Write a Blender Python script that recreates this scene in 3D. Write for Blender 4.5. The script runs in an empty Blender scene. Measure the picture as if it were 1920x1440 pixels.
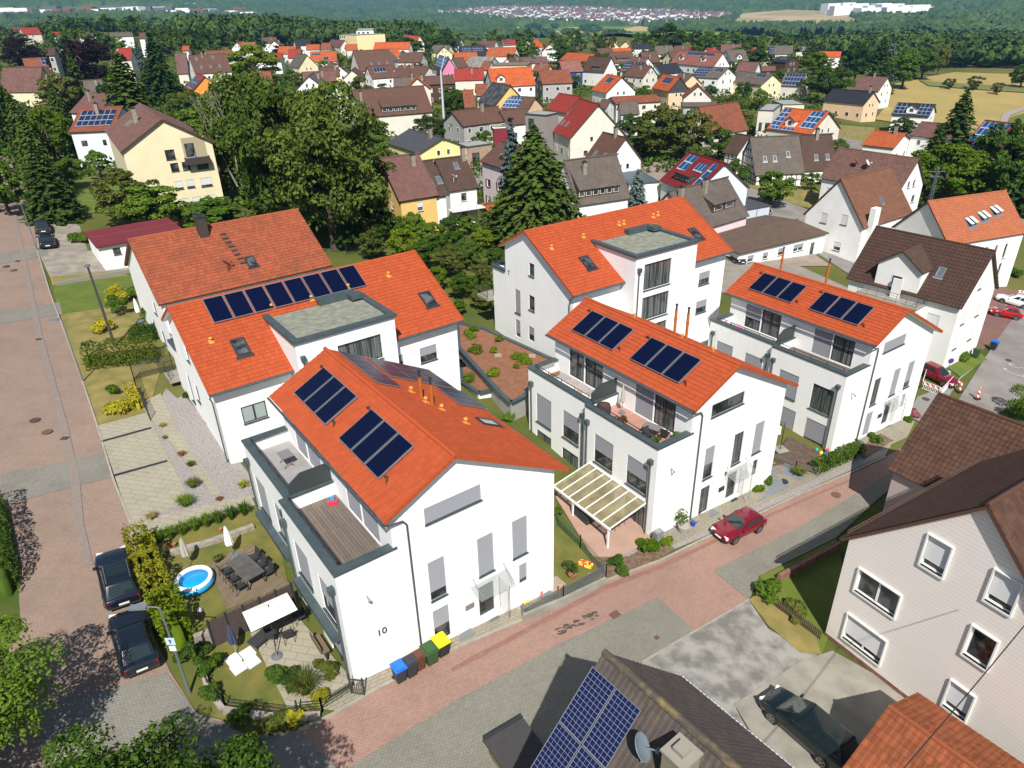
import bpy, bmesh, math, random
from mathutils import Vector, Matrix, noise as NZ
from math import sin, cos, radians, pi, hypot, sqrt, atan2, exp
scene = bpy.context.scene
COL = scene.collection
R = random.Random(7)
# ------------------------------------------------------------------ camera
FPX, PITCH, ROLL, CAMH = 1331.0, radians(28.16), radians(-1.553), 30.0
cp, sp, cr, sr = cos(PITCH), sin(PITCH), cos(ROLL), sin(ROLL)
cR = Vector((1, 0, 0)); cU = Vector((0, sp, cp)); cF = Vector((0, cp, -sp))
r2 = cR*cr + cU*sr; u2 = -cR*sr + cU*cr
camd = bpy.data.cameras.new('camera'); cam = bpy.data.objects.new('camera', camd); COL.objects.link(cam)
mw = Matrix(((r2.x, u2.x, -cF.x, 0), (r2.y, u2.y, -cF.y, 0), (r2.z, u2.z, -cF.z, CAMH), (0, 0, 0, 1)))
cam.matrix_world = mw
camd.sensor_fit = 'HORIZONTAL'; camd.sensor_width = 36.0; camd.lens = FPX/1920*36.0
camd.clip_start = 0.5; camd.clip_end = 40000
scene.camera = cam
# ------------------------------------------------------------------ light
SUN_EL, SUN_AZ = radians(49.5), radians(-4.5)      # shadows point to azimuth SUN_AZ measured from +Y towards +X
w = bpy.data.worlds.new('World'); scene.world = w; w.use_nodes = True
nt = w.node_tree; bgn = nt.nodes['Background']
sky = nt.nodes.new('ShaderNodeTexSky'); sky.sky_type = 'NISHITA'; sky.sun_disc = False
sky.sun_elevation = SUN_EL; sky.sun_rotation = SUN_AZ + pi
sky.air_density = 1.0; sky.dust_density = 1.0
nt.links.new(sky.outputs[0], bgn.inputs[0]); bgn.inputs[1].default_value = 0.06
sl = bpy.data.lights.new('sun', 'SUN'); sl.energy = 5.0; sl.angle = radians(0.55); sl.color = (1.0, 0.955, 0.88)
so = bpy.data.objects.new('sun', sl); COL.objects.link(so)
ldir = Vector((sin(SUN_AZ)*cos(SUN_EL), cos(SUN_AZ)*cos(SUN_EL), -sin(SUN_EL)))
so.rotation_euler = ldir.to_track_quat('-Z', 'Y').to_euler(); so.location = (0, -20, 60)
scene.view_settings.view_transform = 'Standard'; scene.view_settings.look = 'None'
scene.view_settings.exposure = 0.54; scene.view_settings.gamma = 1.0
# ------------------------------------------------------------------ terrain
TG = [287,278,268,258,247,237,226,213,198,177,150,120,88,55,23,-7,-41,-73,-104,-133,-162,-204,-243,-275,-300,-320,-336,-351,-365,-379,-392,-404,-415,-426,-435,-444,282,272,262,251,241,230,220,209,195,177,151,121,88,53,25,0,-33,-66,-103,-141,-171,-210,-248,-279,-302,-319,-334,-348,-362,-376,-389,-401,-412,-422,-432,-440,276,266,255,244,233,223,212,202,191,174,150,121,89,53,23,-3,-34,-63,-95,-144,-180,-218,-253,-280,-300,-315,-330,-344,-358,-371,-384,-396,-407,-418,-427,-436,270,259,248,237,225,214,204,194,183,170,149,121,91,57,21,-12,-43,-68,-99,-149,-188,-224,-255,-277,-293,-308,-322,-337,-351,-365,-378,-390,-402,-412,-421,-430,263,252,241,229,217,206,195,184,174,163,145,119,94,63,29,-15,-52,-81,-116,-154,-192,-224,-249,-268,-283,-298,-313,-328,-343,-357,-371,-383,-394,-405,-415,-423,256,245,233,221,209,197,185,174,164,153,138,115,91,69,38,-1,-46,-86,-119,-155,-189,-216,-237,-254,-270,-286,-302,-318,-334,-348,-362,-375,-386,-397,-407,-416,248,236,224,211,199,188,176,165,155,147,133,108,81,64,39,9,-31,-78,-114,-151,-192,-220,-230,-241,-257,-274,-291,-307,-323,-338,-352,-365,-377,-388,-398,-407,239,225,210,195,181,170,163,159,158,155,136,108,79,53,30,7,-28,-58,-94,-151,-198,-232,-238,-235,-245,-261,-279,-296,-312,-327,-342,-355,-367,-378,-388,-398,228,212,193,175,159,145,137,143,161,159,138,111,81,50,27,8,-32,-67,-99,-148,-193,-224,-234,-228,-233,-248,-266,-284,-301,-317,-331,-344,-356,-367,-378,-388,218,200,181,164,148,134,122,119,138,144,124,96,70,45,22,-3,-44,-76,-90,-114,-156,-191,-206,-208,-218,-237,-257,-277,-294,-310,-323,-335,-346,-357,-368,-378,209,192,175,159,144,130,118,109,111,116,97,72,49,28,9,-13,-41,-59,-63,-80,-114,-142,-159,-178,-204,-229,-252,-272,-291,-306,-318,-328,-338,-348,-358,-367,203,187,172,157,143,129,117,107,102,98,82,60,39,19,1,-17,-33,-41,-47,-65,-89,-105,-125,-161,-196,-224,-247,-268,-287,-303,-315,-323,-331,-339,-348,-357,199,184,170,155,142,129,117,107,101,94,79,60,41,22,3,-14,-27,-34,-43,-59,-73,-85,-111,-153,-190,-218,-242,-263,-282,-299,-311,-318,-324,-331,-339,-348,195,181,167,153,140,127,115,106,99,93,81,69,54,36,13,-10,-27,-38,-51,-62,-68,-78,-106,-147,-184,-212,-236,-258,-277,-293,-305,-313,-318,-323,-330,-339,189,175,161,147,133,119,107,97,91,87,82,80,74,56,28,-1,-24,-42,-57,-68,-72,-80,-106,-144,-178,-207,-231,-252,-271,-287,-299,-307,-312,-317,-323,-331,181,166,150,134,118,103,91,82,78,76,78,83,84,69,41,11,-14,-34,-53,-66,-73,-83,-108,-141,-174,-201,-225,-247,-266,-282,-295,-303,-308,-313,-318,-324,171,154,136,118,101,87,77,71,69,70,72,76,76,65,43,19,-2,-20,-38,-53,-66,-82,-107,-138,-169,-197,-222,-244,-264,-280,-294,-303,-308,-312,-315,-320,162,143,124,105,90,79,72,68,67,67,67,66,61,50,36,21,7,-7,-22,-38,-55,-76,-102,-134,-166,-195,-221,-244,-264,-281,-295,-305,-311,-313,-315,-318,154,135,117,100,87,78,73,70,68,65,62,56,48,37,27,18,10,0,-12,-28,-46,-68,-96,-128,-161,-192,-219,-242,-263,-280,-295,-306,-313,-316,-317,-318,149,131,114,100,89,81,76,72,68,62,55,47,38,28,21,14,9,1,-9,-22,-39,-61,-88,-120,-154,-185,-213,-238,-259,-277,-293,-305,-313,-317,-317,-317,143,127,112,100,90,83,77,71,64,57,48,39,30,22,16,10,5,-1,-10,-21,-35,-54,-79,-109,-142,-174,-203,-229,-251,-270,-287,-300,-309,-314,-316,-315,137,122,109,98,89,81,74,66,58,49,40,31,24,17,11,6,1,-5,-12,-21,-33,-49,-70,-97,-127,-158,-187,-214,-238,-258,-276,-290,-300,-307,-310,-311,130,116,104,94,85,76,68,60,51,41,32,24,18,13,8,2,-3,-9,-15,-23,-33,-45,-62,-84,-110,-138,-167,-194,-219,-241,-259,-275,-287,-296,-301,-304,123,111,100,90,81,72,63,54,45,35,27,19,14,9,4,-1,-6,-12,-18,-24,-32,-42,-54,-71,-93,-118,-144,-171,-196,-219,-239,-256,-271,-282,-289,-295,118,107,96,86,78,69,60,51,41,32,24,17,11,7,2,-2,-8,-13,-19,-25,-31,-39,-48,-61,-78,-99,-123,-148,-173,-196,-218,-236,-252,-266,-276,-284,115,104,94,84,75,67,58,49,40,31,23,16,10,6,2,-3,-8,-13,-19,-25,-30,-37,-44,-54,-68,-86,-107,-130,-154,-177,-199,-219,-236,-252,-264,-275,112,102,92,83,74,66,57,48,40,31,23,17,11,6,2,-2,-7,-12,-18,-24,-29,-35,-42,-51,-63,-78,-98,-119,-142,-165,-187,-207,-226,-242,-256,-268,111,100,91,82,73,65,57,48,40,32,25,18,13,8,4,-1,-5,-11,-17,-22,-28,-34,-42,-51,-63,-78,-97,-118,-140,-162,-183,-203,-221,-238,-253,-265,110,100,90,82,73,65,56,48,40,33,26,19,14,9,5,1,-4,-9,-15,-22,-28,-35,-44,-54,-68,-84,-103,-123,-145,-165,-185,-204,-222,-238,-252,-265,110,100,90,81,73,65,56,48,41,33,26,20,15,10,6,2,-3,-9,-15,-21,-29,-37,-48,-61,-76,-93,-113,-132,-152,-172,-190,-208,-224,-240,-254,-267,110,100,90,81,73,64,56,48,40,33,26,20,15,10,6,1,-3,-9,-15,-22,-31,-41,-53,-68,-85,-104,-123,-142,-161,-179,-196,-212,-228,-243,-256,-268,110,100,90,81,72,64,56,48,40,32,25,19,14,9,5,0,-5,-10,-17,-24,-34,-46,-60,-76,-94,-113,-132,-150,-168,-185,-201,-217,-231,-245,-258,-270,110,100,90,81,72,64,55,47,39,32,25,18,13,8,3,-2,-7,-12,-19,-28,-38,-51,-66,-83,-101,-120,-139,-157,-174,-190,-206,-220,-234,-248,-260,-272,111,100,91,81,72,63,55,46,38,31,24,17,11,6,1,-4,-9,-15,-22,-32,-43,-57,-72,-89,-108,-126,-145,-162,-179,-194,-209,-223,-237,-249,-262,-273,111,101,91,81,72,63,54,46,38,30,23,16,10,4,-1,-6,-12,-18,-26,-36,-48,-62,-78,-95,-113,-131,-149,-166,-182,-197,-212,-225,-238,-251,-263,-274,112,101,91,82,72,63,54,46,37,29,22,15,9,3,-3,-9,-15,-22,-30,-41,-53,-68,-83,-100,-117,-135,-152,-169,-185,-199,-213,-227,-239,-252,-263,-274,113,102,92,82,72,63,54,45,37,29,21,14,7,1,-5,-11,-18,-26,-35,-45,-58,-72,-88,-104,-121,-138,-154,-171,-186,-201,-215,-228,-240,-252,-263,-274,113,102,92,82,72,63,54,45,37,28,21,13,6,-1,-7,-14,-21,-29,-38,-49,-62,-76,-92,-107,-124,-140,-156,-172,-187,-201,-215,-228,-240,-252,-263,-273,113,103,92,82,73,63,54,45,36,28,20,12,5,-3,-10,-17,-24,-32,-42,-53,-65,-79,-94,-110,-126,-142,-157,-173,-187,-202,-215,-228,-240,-251,-262,-272,114,103,93,82,73,63,54,45,36,27,19,11,3,-4,-12,-19,-26,-35,-44,-55,-68,-82,-97,-112,-127,-143,-158,-173,-187,-201,-214,-227,-239,-250,-261,-270,114,103,93,82,73,63,53,44,35,27,18,10,2,-6,-13,-21,-29,-37,-47,-58,-70,-84,-98,-113,-128,-143,-158,-172,-187,-200,-213,-226,-237,-248,-258,-268,114,103,93,82,72,63,53,44,35,26,17,9,1,-7,-15,-23,-31,-39,-49,-59,-71,-85,-99,-113,-128,-143,-157,-172,-185,-199,-211,-224,-235,-246,-256,-265,113,103,92,82,72,62,53,43,34,25,16,8,-1,-9,-16,-24,-32,-41,-50,-61,-73,-85,-99,-113,-128,-142,-156,-170,-184,-197,-209,-221,-232,-243,-252,-261,113,103,92,82,72,62,52,43,33,24,15,7,-2,-10,-18,-26,-34,-42,-52,-62,-73,-86,-99,-113,-127,-141,-155,-168,-181,-194,-206,-218,-229,-239,-248,-256,113,102,92,81,71,61,52,42,33,23,14,6,-3,-11,-19,-27,-35,-43,-53,-63,-74,-86,-98,-112,-125,-139,-152,-166,-178,-191,-203,-214,-224,-234,-243,-251]
TX0, TY0, TS, TNX, TNY = -240, -32, 16, 36, 45
def _cr(a, b, c, d, t): return .5*(2*b+(c-a)*t+(2*a-5*b+4*c-d)*t*t+(3*b-a-3*c+d)*t**3)
def _near(x, y):
 fx = min(max((x-TX0)/TS, 1), TNX-2.001); fy = min(max((y-TY0)/TS, 1), TNY-2.001)
 i = int(fx); j = int(fy); a = fx-i; b = fy-j
 q = []
 for k in (-1, 0, 1, 2):
  o = (j+k)*TNX+i
  q.append(_cr(TG[o-1], TG[o], TG[o+1], TG[o+2], a))
 return _cr(q[0], q[1], q[2], q[3], b)/20.0
def _lerp(tab, x):
 if x <= tab[0][0]: return tab[0][1]
 for (a, b), (c, d) in zip(tab, tab[1:]):
  if x <= c:
   t = (x-a)/(c-a); t = t*t*(3-2*t); return b+(d-b)*t
 return tab[-1][1]
PC = [(500, -1), (720, 1), (860, -4), (1150, -26), (1700, -44), (2500, -44), (3200, -22), (4200, 12), (5500, 60), (7500, 190), (9500, 330), (14000, 360)]
PL = [(500, 3), (720, 7), (900, 5), (1500, -14), (2200, 2), (3000, 44), (4500, 95), (7000, 260), (9500, 400), (14000, 420)]
PR = [(500, -8), (800, -20), (1300, -38), (2200, -40), (3500, -10), (5000, 30), (7000, 80), (9500, 200), (14000, 240)]
def sst(a, b, x):
 t = min(max((x-a)/(b-a), 0), 1); return t*t*(3-2*t)
def _far(x, y):
 r = hypot(x, y); q = x/max(y, 1.0) if y > 1 else (9 if x > 0 else -9)
 c = _lerp(PC, r); l = _lerp(PL, r); g = _lerp(PR, r)
 wl = sst(-.12, -.5, q) if q < 0 else 0; wr = sst(.25, .6, q)
 z = c*(1-wl-wr)+l*wl+g*wr
 k = sst(700, 2500, r)
 z += k*(6*sin(x/310+1)*sin(y/420)+4*sin(x/150+y/260)) + sst(4000, 7000, r)*(45*sin(x/900+.7)*sin(y/1500+1)+25*sin(x/420+y/700))
 return z
def H(x, y):
 return H1(x, y)+9*sst(-120, -260, x)*sst(320, 460, y)*(1-sst(900, 1600, y))
def H1(x, y):
 e = max(abs(x-40)-200, y-500, -30-y, 0)
 k = sst(0, 120, e)
 if k >= 1: return _far(x, y)
 n = _near(x, y)
 return n if k <= 0 else n*(1-k)+_far(x, y)*k
CP = Vector((0, 0, CAMH))
def ray(px, py): return cF + r2*((px-960)/FPX) - u2*((py-720)/FPX)
def A(px, py, z):                         # point of that view ray at height z
 d = ray(px, py); return CP + d*((z-CAMH)/d.z)
def G(px, py, dz=0.0):                    # point of that view ray on the terrain
 d = ray(px, py); t0 = 8.0
 t = t0
 while t < 14000:
  p = CP+d*t
  if p.z < H(p.x, p.y)+dz: break
  t0 = t; t *= 1.03
 a, b = t0, t
 for _ in range(26):
  m = (a+b)/2; p = CP+d*m
  if p.z < H(p.x, p.y)+dz: b = m
  else: a = m
 return CP+d*((a+b)/2)
def Gxy(px, py): p = G(px, py); return (p.x, p.y)
# ------------------------------------------------------------------ materials
MATS = {}
def newmat(name):
 m = bpy.data.materials.new(name); m.use_nodes = True
 return m, m.node_tree, m.node_tree.nodes['Principled BSDF']
def M(name, col, rough=.7, var=.0, scale=3.0, bump=0.0, bscale=None, metal=0.0, spec=.5, trans=0.0, col2=None, alpha=1.0, emit=None, coat=0, coords='Object', sharp=None):
 if name in MATS: return MATS[name]
 if .04 < max(col) < .6 and not name.startswith('render'): col = tuple(q*.72 for q in col); col2 = col2 and tuple(q*.72 for q in col2)
 m, t, b = newmat(name); L = t.links.new
 b.inputs['Roughness'].default_value = rough; b.inputs['Metallic'].default_value = metal
 b.inputs['Specular IOR Level'].default_value = spec
 b.inputs['Transmission Weight'].default_value = trans; b.inputs['Alpha'].default_value = alpha
 b.inputs['Coat Weight'].default_value = coat
 b.inputs['Base Color'].default_value = (*col, 1)
 if var or bump:
  tc = t.nodes.new('ShaderNodeTexCoord')
 if var:
  n = t.nodes.new('ShaderNodeTexNoise'); n.inputs['Scale'].default_value = scale; n.inputs['Detail'].default_value = 6
  L(tc.outputs[coords], n.inputs['Vector'])
  rp = t.nodes.new('ShaderNodeValToRGB'); e = rp.color_ramp.elements
  lo, hi = sharp or (.3, .7)
  e[0].position = lo; e[1].position = hi
  c2 = col2 or tuple(min(1, c*(1+var)) for c in col); c1 = tuple(c*(1-var) for c in col) if not col2 else col
  e[0].color = (*c1, 1); e[1].color = (*c2, 1)
  L(n.outputs[0], rp.inputs[0]); L(rp.outputs[0], b.inputs['Base Color'])
 if bump:
  n2 = t.nodes.new('ShaderNodeTexNoise'); n2.inputs['Scale'].default_value = bscale or scale*4; n2.inputs['Detail'].default_value = 4
  L(tc.outputs[coords], n2.inputs['Vector'])
  bp = t.nodes.new('ShaderNodeBump'); bp.inputs['Strength'].default_value = bump; bp.inputs['Distance'].default_value = .05
  L(n2.outputs[0], bp.inputs['Height']); L(bp.outputs[0], b.inputs['Normal'])
 MATS[name] = m; return m
def MN(t, kind, **kw):
 n = t.nodes.new('ShaderNode'+kind)
 for k, v in kw.items():
  if k in n.inputs: n.inputs[k].default_value = v
  else: setattr(n, k, v)
 return n
def mixc(t, fac, a, b, mode='MIX'):
 n = t.nodes.new('ShaderNodeMix'); n.data_type = 'RGBA'; n.blend_type = mode
 for s, v in ((n.inputs[0], fac), (n.inputs[6], a), (n.inputs[7], b)):
  if isinstance(v, (int, float)): s.default_value = v
  elif isinstance(v, tuple): s.default_value = (*v, 1) if len(v) == 3 else v
  else: t.links.new(v, s)
 return n.outputs[2]
def mathn(t, op, a, b=None, c=None):
 n = t.nodes.new('ShaderNodeMath'); n.operation = op
 for i, v in enumerate((a, b, c)):
  if v is None: continue
  if isinstance(v, (int, float)): n.inputs[i].default_value = v
  else: t.links.new(v, n.inputs[i])
 return n.outputs[0]
def TILE(name, col, var=.12, geo=False, dirt=(.05, .045, .04), dirtamt=.25, gap=.35, bump=.6, rough=.75):
 if name in MATS: return MATS[name]
 col = tuple(q*.70 for q in col); dirt = tuple(q*.7 for q in dirt)
 m, t, b = newmat(name); L = t.links.new
 uv = MN(t, 'UVMap'); sx = MN(t, 'SeparateXYZ'); L(uv.outputs[0], sx.inputs[0])
 fx = mathn(t, 'FLOOR', sx.outputs[0]); fy = mathn(t, 'FLOOR', sx.outputs[1])
 cx = MN(t, 'CombineXYZ'); L(fx, cx.inputs[0]); L(fy, cx.inputs[1])
 wn = MN(t, 'TexWhiteNoise', noise_dimensions='2D'); L(cx.outputs[0], wn.inputs['Vector'])
 c = mixc(t, wn.outputs[0], tuple(q*(1-var) for q in col), tuple(min(1, q*(1+var)) for q in col))
 tc = MN(t, 'TexCoord')
 ns = MN(t, 'TexNoise', Scale=.55, Detail=7.0, Roughness=.65); L(tc.outputs['Object'], ns.inputs['Vector'])
 k = mathn(t, 'MULTIPLY', mathn(t, 'MULTIPLY', mathn(t, 'MAXIMUM', mathn(t, 'SUBTRACT', ns.outputs[0], .48), 0.0), 4.0), dirtamt)
 c = mixc(t, mathn(t, 'MINIMUM', k, 1.0), c, dirt)
 ux = mathn(t, 'FRACT', sx.outputs[0]); uy = mathn(t, 'FRACT', sx.outputs[1])
 j = mathn(t, 'LESS_THAN', uy, .10)
 if not geo:
  j2 = mathn(t, 'LESS_THAN', ux, .12); j = mathn(t, 'MAXIMUM', j, j2)
  c = mixc(t, mathn(t, 'MULTIPLY', j, gap), c, tuple(q*.35 for q in col))  # shade at the tile overlaps, put into the colour as dark lines
  wv = mathn(t, 'ADD', mathn(t, 'SINE', mathn(t, 'MULTIPLY', ux, 6.283)), mathn(t, 'MULTIPLY', uy, -1.2))
  bp = MN(t, 'Bump', Strength=bump, Distance=.03); L(wv, bp.inputs['Height']); L(bp.outputs[0], b.inputs['Normal'])
 L(c, b.inputs['Base Color']); b.inputs['Roughness'].default_value = rough; b.inputs['Specular IOR Level'].default_value = .25
 MATS[name] = m; return m
def PAVE(name, c1, c2, mortar, ang, bw=.2, bh=.1, scale=1.0, bump=.4, stain=(.10, .09, .08), samt=.35):
 if name in MATS: return MATS[name]
 c1, c2, mortar, stain = [tuple(q*.62 for q in v) for v in (c1, c2, mortar, stain)]
 m, t, b = newmat(name); L = t.links.new
 g = MN(t, 'NewGeometry'); mp = MN(t, 'Mapping'); mp.inputs['Rotation'].default_value = (0, 0, ang)
 L(g.outputs['Position'], mp.inputs['Vector'])
 br = MN(t, 'TexBrick', Scale=1.0); br.inputs['Brick Width'].default_value = bw; br.inputs['Row Height'].default_value = bh
 br.inputs['Mortar Size'].default_value = bh*.085; br.inputs['Color1'].default_value = (*c1, 1); br.inputs['Color2'].default_value = (*c2, 1); br.inputs['Mortar'].default_value = (*mortar, 1)
 br.inputs['Mortar Smooth'].default_value = .3
 L(mp.outputs[0], br.inputs['Vector'])
 ns = MN(t, 'TexNoise', Scale=.35, Detail=8.0, Roughness=.7); L(mp.outputs[0], ns.inputs['Vector'])
 k = mathn(t, 'MINIMUM', mathn(t, 'MULTIPLY', mathn(t, 'MAXIMUM', mathn(t, 'SUBTRACT', ns.outputs[0], .46), 0.0), 5*samt), .6)
 c = mixc(t, k, br.outputs[0], stain)
 ns2 = MN(t, 'TexNoise', Scale=6.0, Detail=3.0); L(mp.outputs[0], ns2.inputs['Vector'])
 c = mixc(t, mathn(t, 'MULTIPLY', ns2.outputs[0], .35), c, tuple(min(1, q*1.35) for q in c1))
 L(c, b.inputs['Base Color'])
 bp = MN(t, 'Bump', Strength=bump, Distance=.01); L(br.outputs['Fac'], bp.inputs['Height']); bp.invert = True; L(bp.outputs[0], b.inputs['Normal'])
 b.inputs['Roughness'].default_value = .85; b.inputs['Specular IOR Level'].default_value = .2
 MATS[name] = m; return m
def LEAF(name, c1, c2, rough=.55, trans=.25):
 if name in MATS: return MATS[name]
 m, t, b = newmat(name); L = t.links.new
 g = MN(t, 'NewGeometry'); ns = MN(t, 'TexNoise', Scale=.5, Detail=5.0); L(g.outputs['Position'], ns.inputs['Vector'])
 oi = MN(t, 'ObjectInfo'); at = MN(t, 'TexWhiteNoise', noise_dimensions='3D')
 L(g.outputs['True Normal'], at.inputs['Vector'])
 f = mathn(t, 'ADD', mathn(t, 'MULTIPLY', ns.outputs[0], .6), mathn(t, 'MULTIPLY', at.outputs[0], .45))
 f = mathn(t, 'ADD', f, mathn(t, 'MULTIPLY', mathn(t, 'SUBTRACT', oi.outputs['Random'], .5), .5))
 rp = MN(t, 'ValToRGB'); e = rp.color_ramp.elements; e[0].position = .25; e[1].position = .8
 e[0].color = (*c1, 1); e[1].color = (*c2, 1); L(f, rp.inputs[0])
 L(rp.outputs[0], b.inputs['Base Color'])
 b.inputs['Roughness'].default_value = .85; b.inputs['Specular IOR Level'].default_value = .08
 tr = MN(t, 'BsdfTranslucent'); L(rp.outputs[0], tr.inputs['Color']); mx = MN(t, 'MixShader'); mx.inputs[0].default_value = trans
 out = t.nodes['Material Output']; L(b.outputs[0], mx.inputs[1]); L(tr.outputs[0], mx.inputs[2]); L(mx.outputs[0], out.inputs[0])
 MATS[name] = m; return m
# ------------------------------------------------------------------ mesh builder
class MB:
 def __init__(s): s.v = []; s.f = []; s.uv = {}; s.mi = []; s.cur = 0; s.T = None
 def mat(s, i): s.cur = i; return s
 def add(s, vs, fs, uvs=None):
  o = len(s.v)
  if s.T is not None: vs = [tuple(s.T @ Vector(q)) for q in vs]
  s.v += [tuple(q) for q in vs]
  for k, f in enumerate(fs):
   if uvs: s.uv[len(s.f)] = uvs[k]
   s.f.append(tuple(i+o for i in f)); s.mi.append(s.cur)
  return s
 def quad(s, a, b, c, d, uv=None): return s.add([a, b, c, d], [(0, 1, 2, 3)], [uv] if uv else None)
 def box(s, x0, y0, z0, x1, y1, z1):
  return s.add([(x0, y0, z0), (x1, y0, z0), (x1, y1, z0), (x0, y1, z0), (x0, y0, z1), (x1, y0, z1), (x1, y1, z1), (x0, y1, z1)],
                     [(0, 3, 2, 1), (4, 5, 6, 7), (0, 1, 5, 4), (1, 2, 6, 5), (2, 3, 7, 6), (3, 0, 4, 7)])
 def cbox(s, cx, cy, cz, sx, sy, sz, rot=0, tilt=None):
  T = Matrix.Translation((cx, cy, cz)) @ Matrix.Rotation(rot, 4, 'Z')
  if tilt: T = T @ Matrix.Rotation(tilt[1], 4, tilt[0])
  c = [(x*sx/2, y*sy/2, z*sz/2) for z in (-1, 1) for x, y in ((-1, -1), (1, -1), (1, 1), (-1, 1))]
  return s.add([tuple(T @ Vector(q)) for q in c], [(0, 3, 2, 1), (4, 5, 6, 7), (0, 1, 5, 4), (1, 2, 6, 5), (2, 3, 7, 6), (3, 0, 4, 7)])
 def bar(s, a, b, w, h=None, up=(0, 0, 1)):       # rectangular bar between points
  a = Vector(a); b = Vector(b); h = h or w; d = (b-a).normalized(); u = Vector(up)
  if abs(d.dot(u)) > .95: u = Vector((1, 0, 0))
  sx = d.cross(u).normalized()*w/2; sz = sx.cross(d).normalized()*h/2
  vs = [a-sx-sz, a+sx-sz, a+sx+sz, a-sx+sz, b-sx-sz, b+sx-sz, b+sx+sz, b-sx+sz]
  return s.add(vs, [(0, 1, 2, 3), (7, 6, 5, 4), (0, 4, 5, 1), (1, 5, 6, 2), (2, 6, 7, 3), (3, 7, 4, 0)])
 def tube(s, pts, r, n=8, cap=True):
  pts = [Vector(p) for p in pts]; rs = r if isinstance(r, (list, tuple)) else [r]*len(pts)
  vs = []; fs = []
  for i, p in enumerate(pts):
   d = (pts[min(i+1, len(pts)-1)]-pts[max(i-1, 0)]).normalized()
   u = Vector((0, 0, 1)) if abs(d.z) < .9 else Vector((1, 0, 0))
   e1 = d.cross(u).normalized(); e2 = d.cross(e1)
   vs += [tuple(p+(e1*cos(2*pi*k/n)+e2*sin(2*pi*k/n))*rs[i]) for k in range(n)]
  for i in range(len(pts)-1):
   for k in range(n):
    k2 = (k+1) % n; fs.append((i*n+k, i*n+k2, (i+1)*n+k2, (i+1)*n+k))
  if cap: fs.append(tuple(range(n))[::-1]); fs.append(tuple((len(pts)-1)*n+k for k in range(n)))
  return s.add(vs, fs)
 def lathe(s, prof, n=16, c=(0, 0, 0), sx=1, sy=1):
  vs = [(c[0]+r*cos(2*pi*k/n)*sx, c[1]+r*sin(2*pi*k/n)*sy, c[2]+z) for r, z in prof for k in range(n)]
  fs = [(i*n+k, i*n+(k+1) % n, (i+1)*n+(k+1) % n, (i+1)*n+k) for i in range(len(prof)-1) for k in range(n)]
  fs.append(tuple(range(n))[::-1]); fs.append(tuple((len(prof)-1)*n+k for k in range(n)))
  return s.add(vs, fs)
 def prism(s, poly, z0, z1):
  n = len(poly)
  vs = [(x, y, z0) for x, y in poly]+[(x, y, z1) for x, y in poly]
  fs = [tuple(range(n))[::-1], tuple(range(n, 2*n))]+[(i, (i+1) % n, n+(i+1) % n, n+i) for i in range(n)]
  return s.add(vs, fs)
 def build(s, name, mats, parent=None, smooth=False, loc=None, rot=None):
  me = bpy.data.meshes.new(name); me.from_pydata(s.v, [], s.f)
  if not isinstance(mats, (list, tuple)): mats = [mats]
  for m in mats: me.materials.append(m)
  if len(mats) > 1: me.polygons.foreach_set('material_index', s.mi)
  if s.uv:
   ul = me.uv_layers.new(name='UVMap'); k = 0
   data = [0.0]*(2*len(me.loops))
   for i, p in enumerate(me.polygons):
    u = s.uv.get(i)
    if u:
     for j in range(p.loop_total): data[2*(p.loop_start+j)] = u[j][0]; data[2*(p.loop_start+j)+1] = u[j][1]
   ul.data.foreach_set('uv', data)
  if smooth: me.polygons.foreach_set('use_smooth', [True]*len(me.polygons))
  me.update()
  o = bpy.data.objects.new(name, me); COL.objects.link(o)
  if parent: o.parent = parent
  if loc is not None: o.location = loc
  if rot is not None: o.rotation_euler = (0, 0, rot)
  return o
def tag(o, label=None, cat=None, group=None, kind=None):
 if label: o['label'] = label
 if cat: o['category'] = cat
 if group: o['group'] = group
 if kind: o['kind'] = kind
 return o
def thing(name, label, cat, loc=(0, 0, 0), rz=0, group=None):
 o = bpy.data.objects.new(name, None); COL.objects.link(o); o.empty_display_size = .3
 o.location = loc; o.rotation_euler = (0, 0, rz); return tag(o, label, cat, group)
KIDS = {}
def dup(src, loc=None, rz=None, label=None, group=None, scale=None):
 def cp_(o, par):
  c = o.copy(); COL.objects.link(c)
  if par: c.parent = par
  for ch in o.children: cp_(ch, c)
  return c
 c = cp_(src, None)
 if loc is not None: c.location = loc
 if rz is not None: c.rotation_euler = (0, 0, rz)
 if scale is not None: c.scale = scale if isinstance(scale, (tuple, list)) else (scale,)*3
 if label: c['label'] = label
 if group: c['group'] = group
 return c
def gz(x, y, dz=0): return (x, y, H(x, y)+dz)
# ------------------------------------------------------------------ shared building materials
def white_mat():
 m, t, b = newmat('white_render'); L = t.links.new; g = MN(t, 'NewGeometry'); mp = MN(t, 'Mapping'); mp.inputs['Scale'].default_value = (2.2, 2.2, .22); L(g.outputs['Position'], mp.inputs[0])
 n1 = MN(t, 'TexNoise', Scale=1.0, Detail=6.0); L(mp.outputs[0], n1.inputs['Vector']); n2 = MN(t, 'TexNoise', Scale=.5, Detail=4.0); L(g.outputs['Position'], n2.inputs['Vector'])
 k = mathn(t, 'MULTIPLY', mathn(t, 'MULTIPLY', n1.outputs[0], n2.outputs[0]), 1.1); L(mixc(t, mathn(t, 'MINIMUM', k, .6), (.86, .86, .85), (.70, .70, .68)), b.inputs['Base Color']); b.inputs['Roughness'].default_value = .9
 n3 = MN(t, 'TexNoise', Scale=55.0); L(g.outputs['Position'], n3.inputs['Vector']); bp = MN(t, 'Bump', Strength=.12, Distance=.05); L(n3.outputs[0], bp.inputs['Height']); L(bp.outputs[0], b.inputs['Normal']); return m
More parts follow.
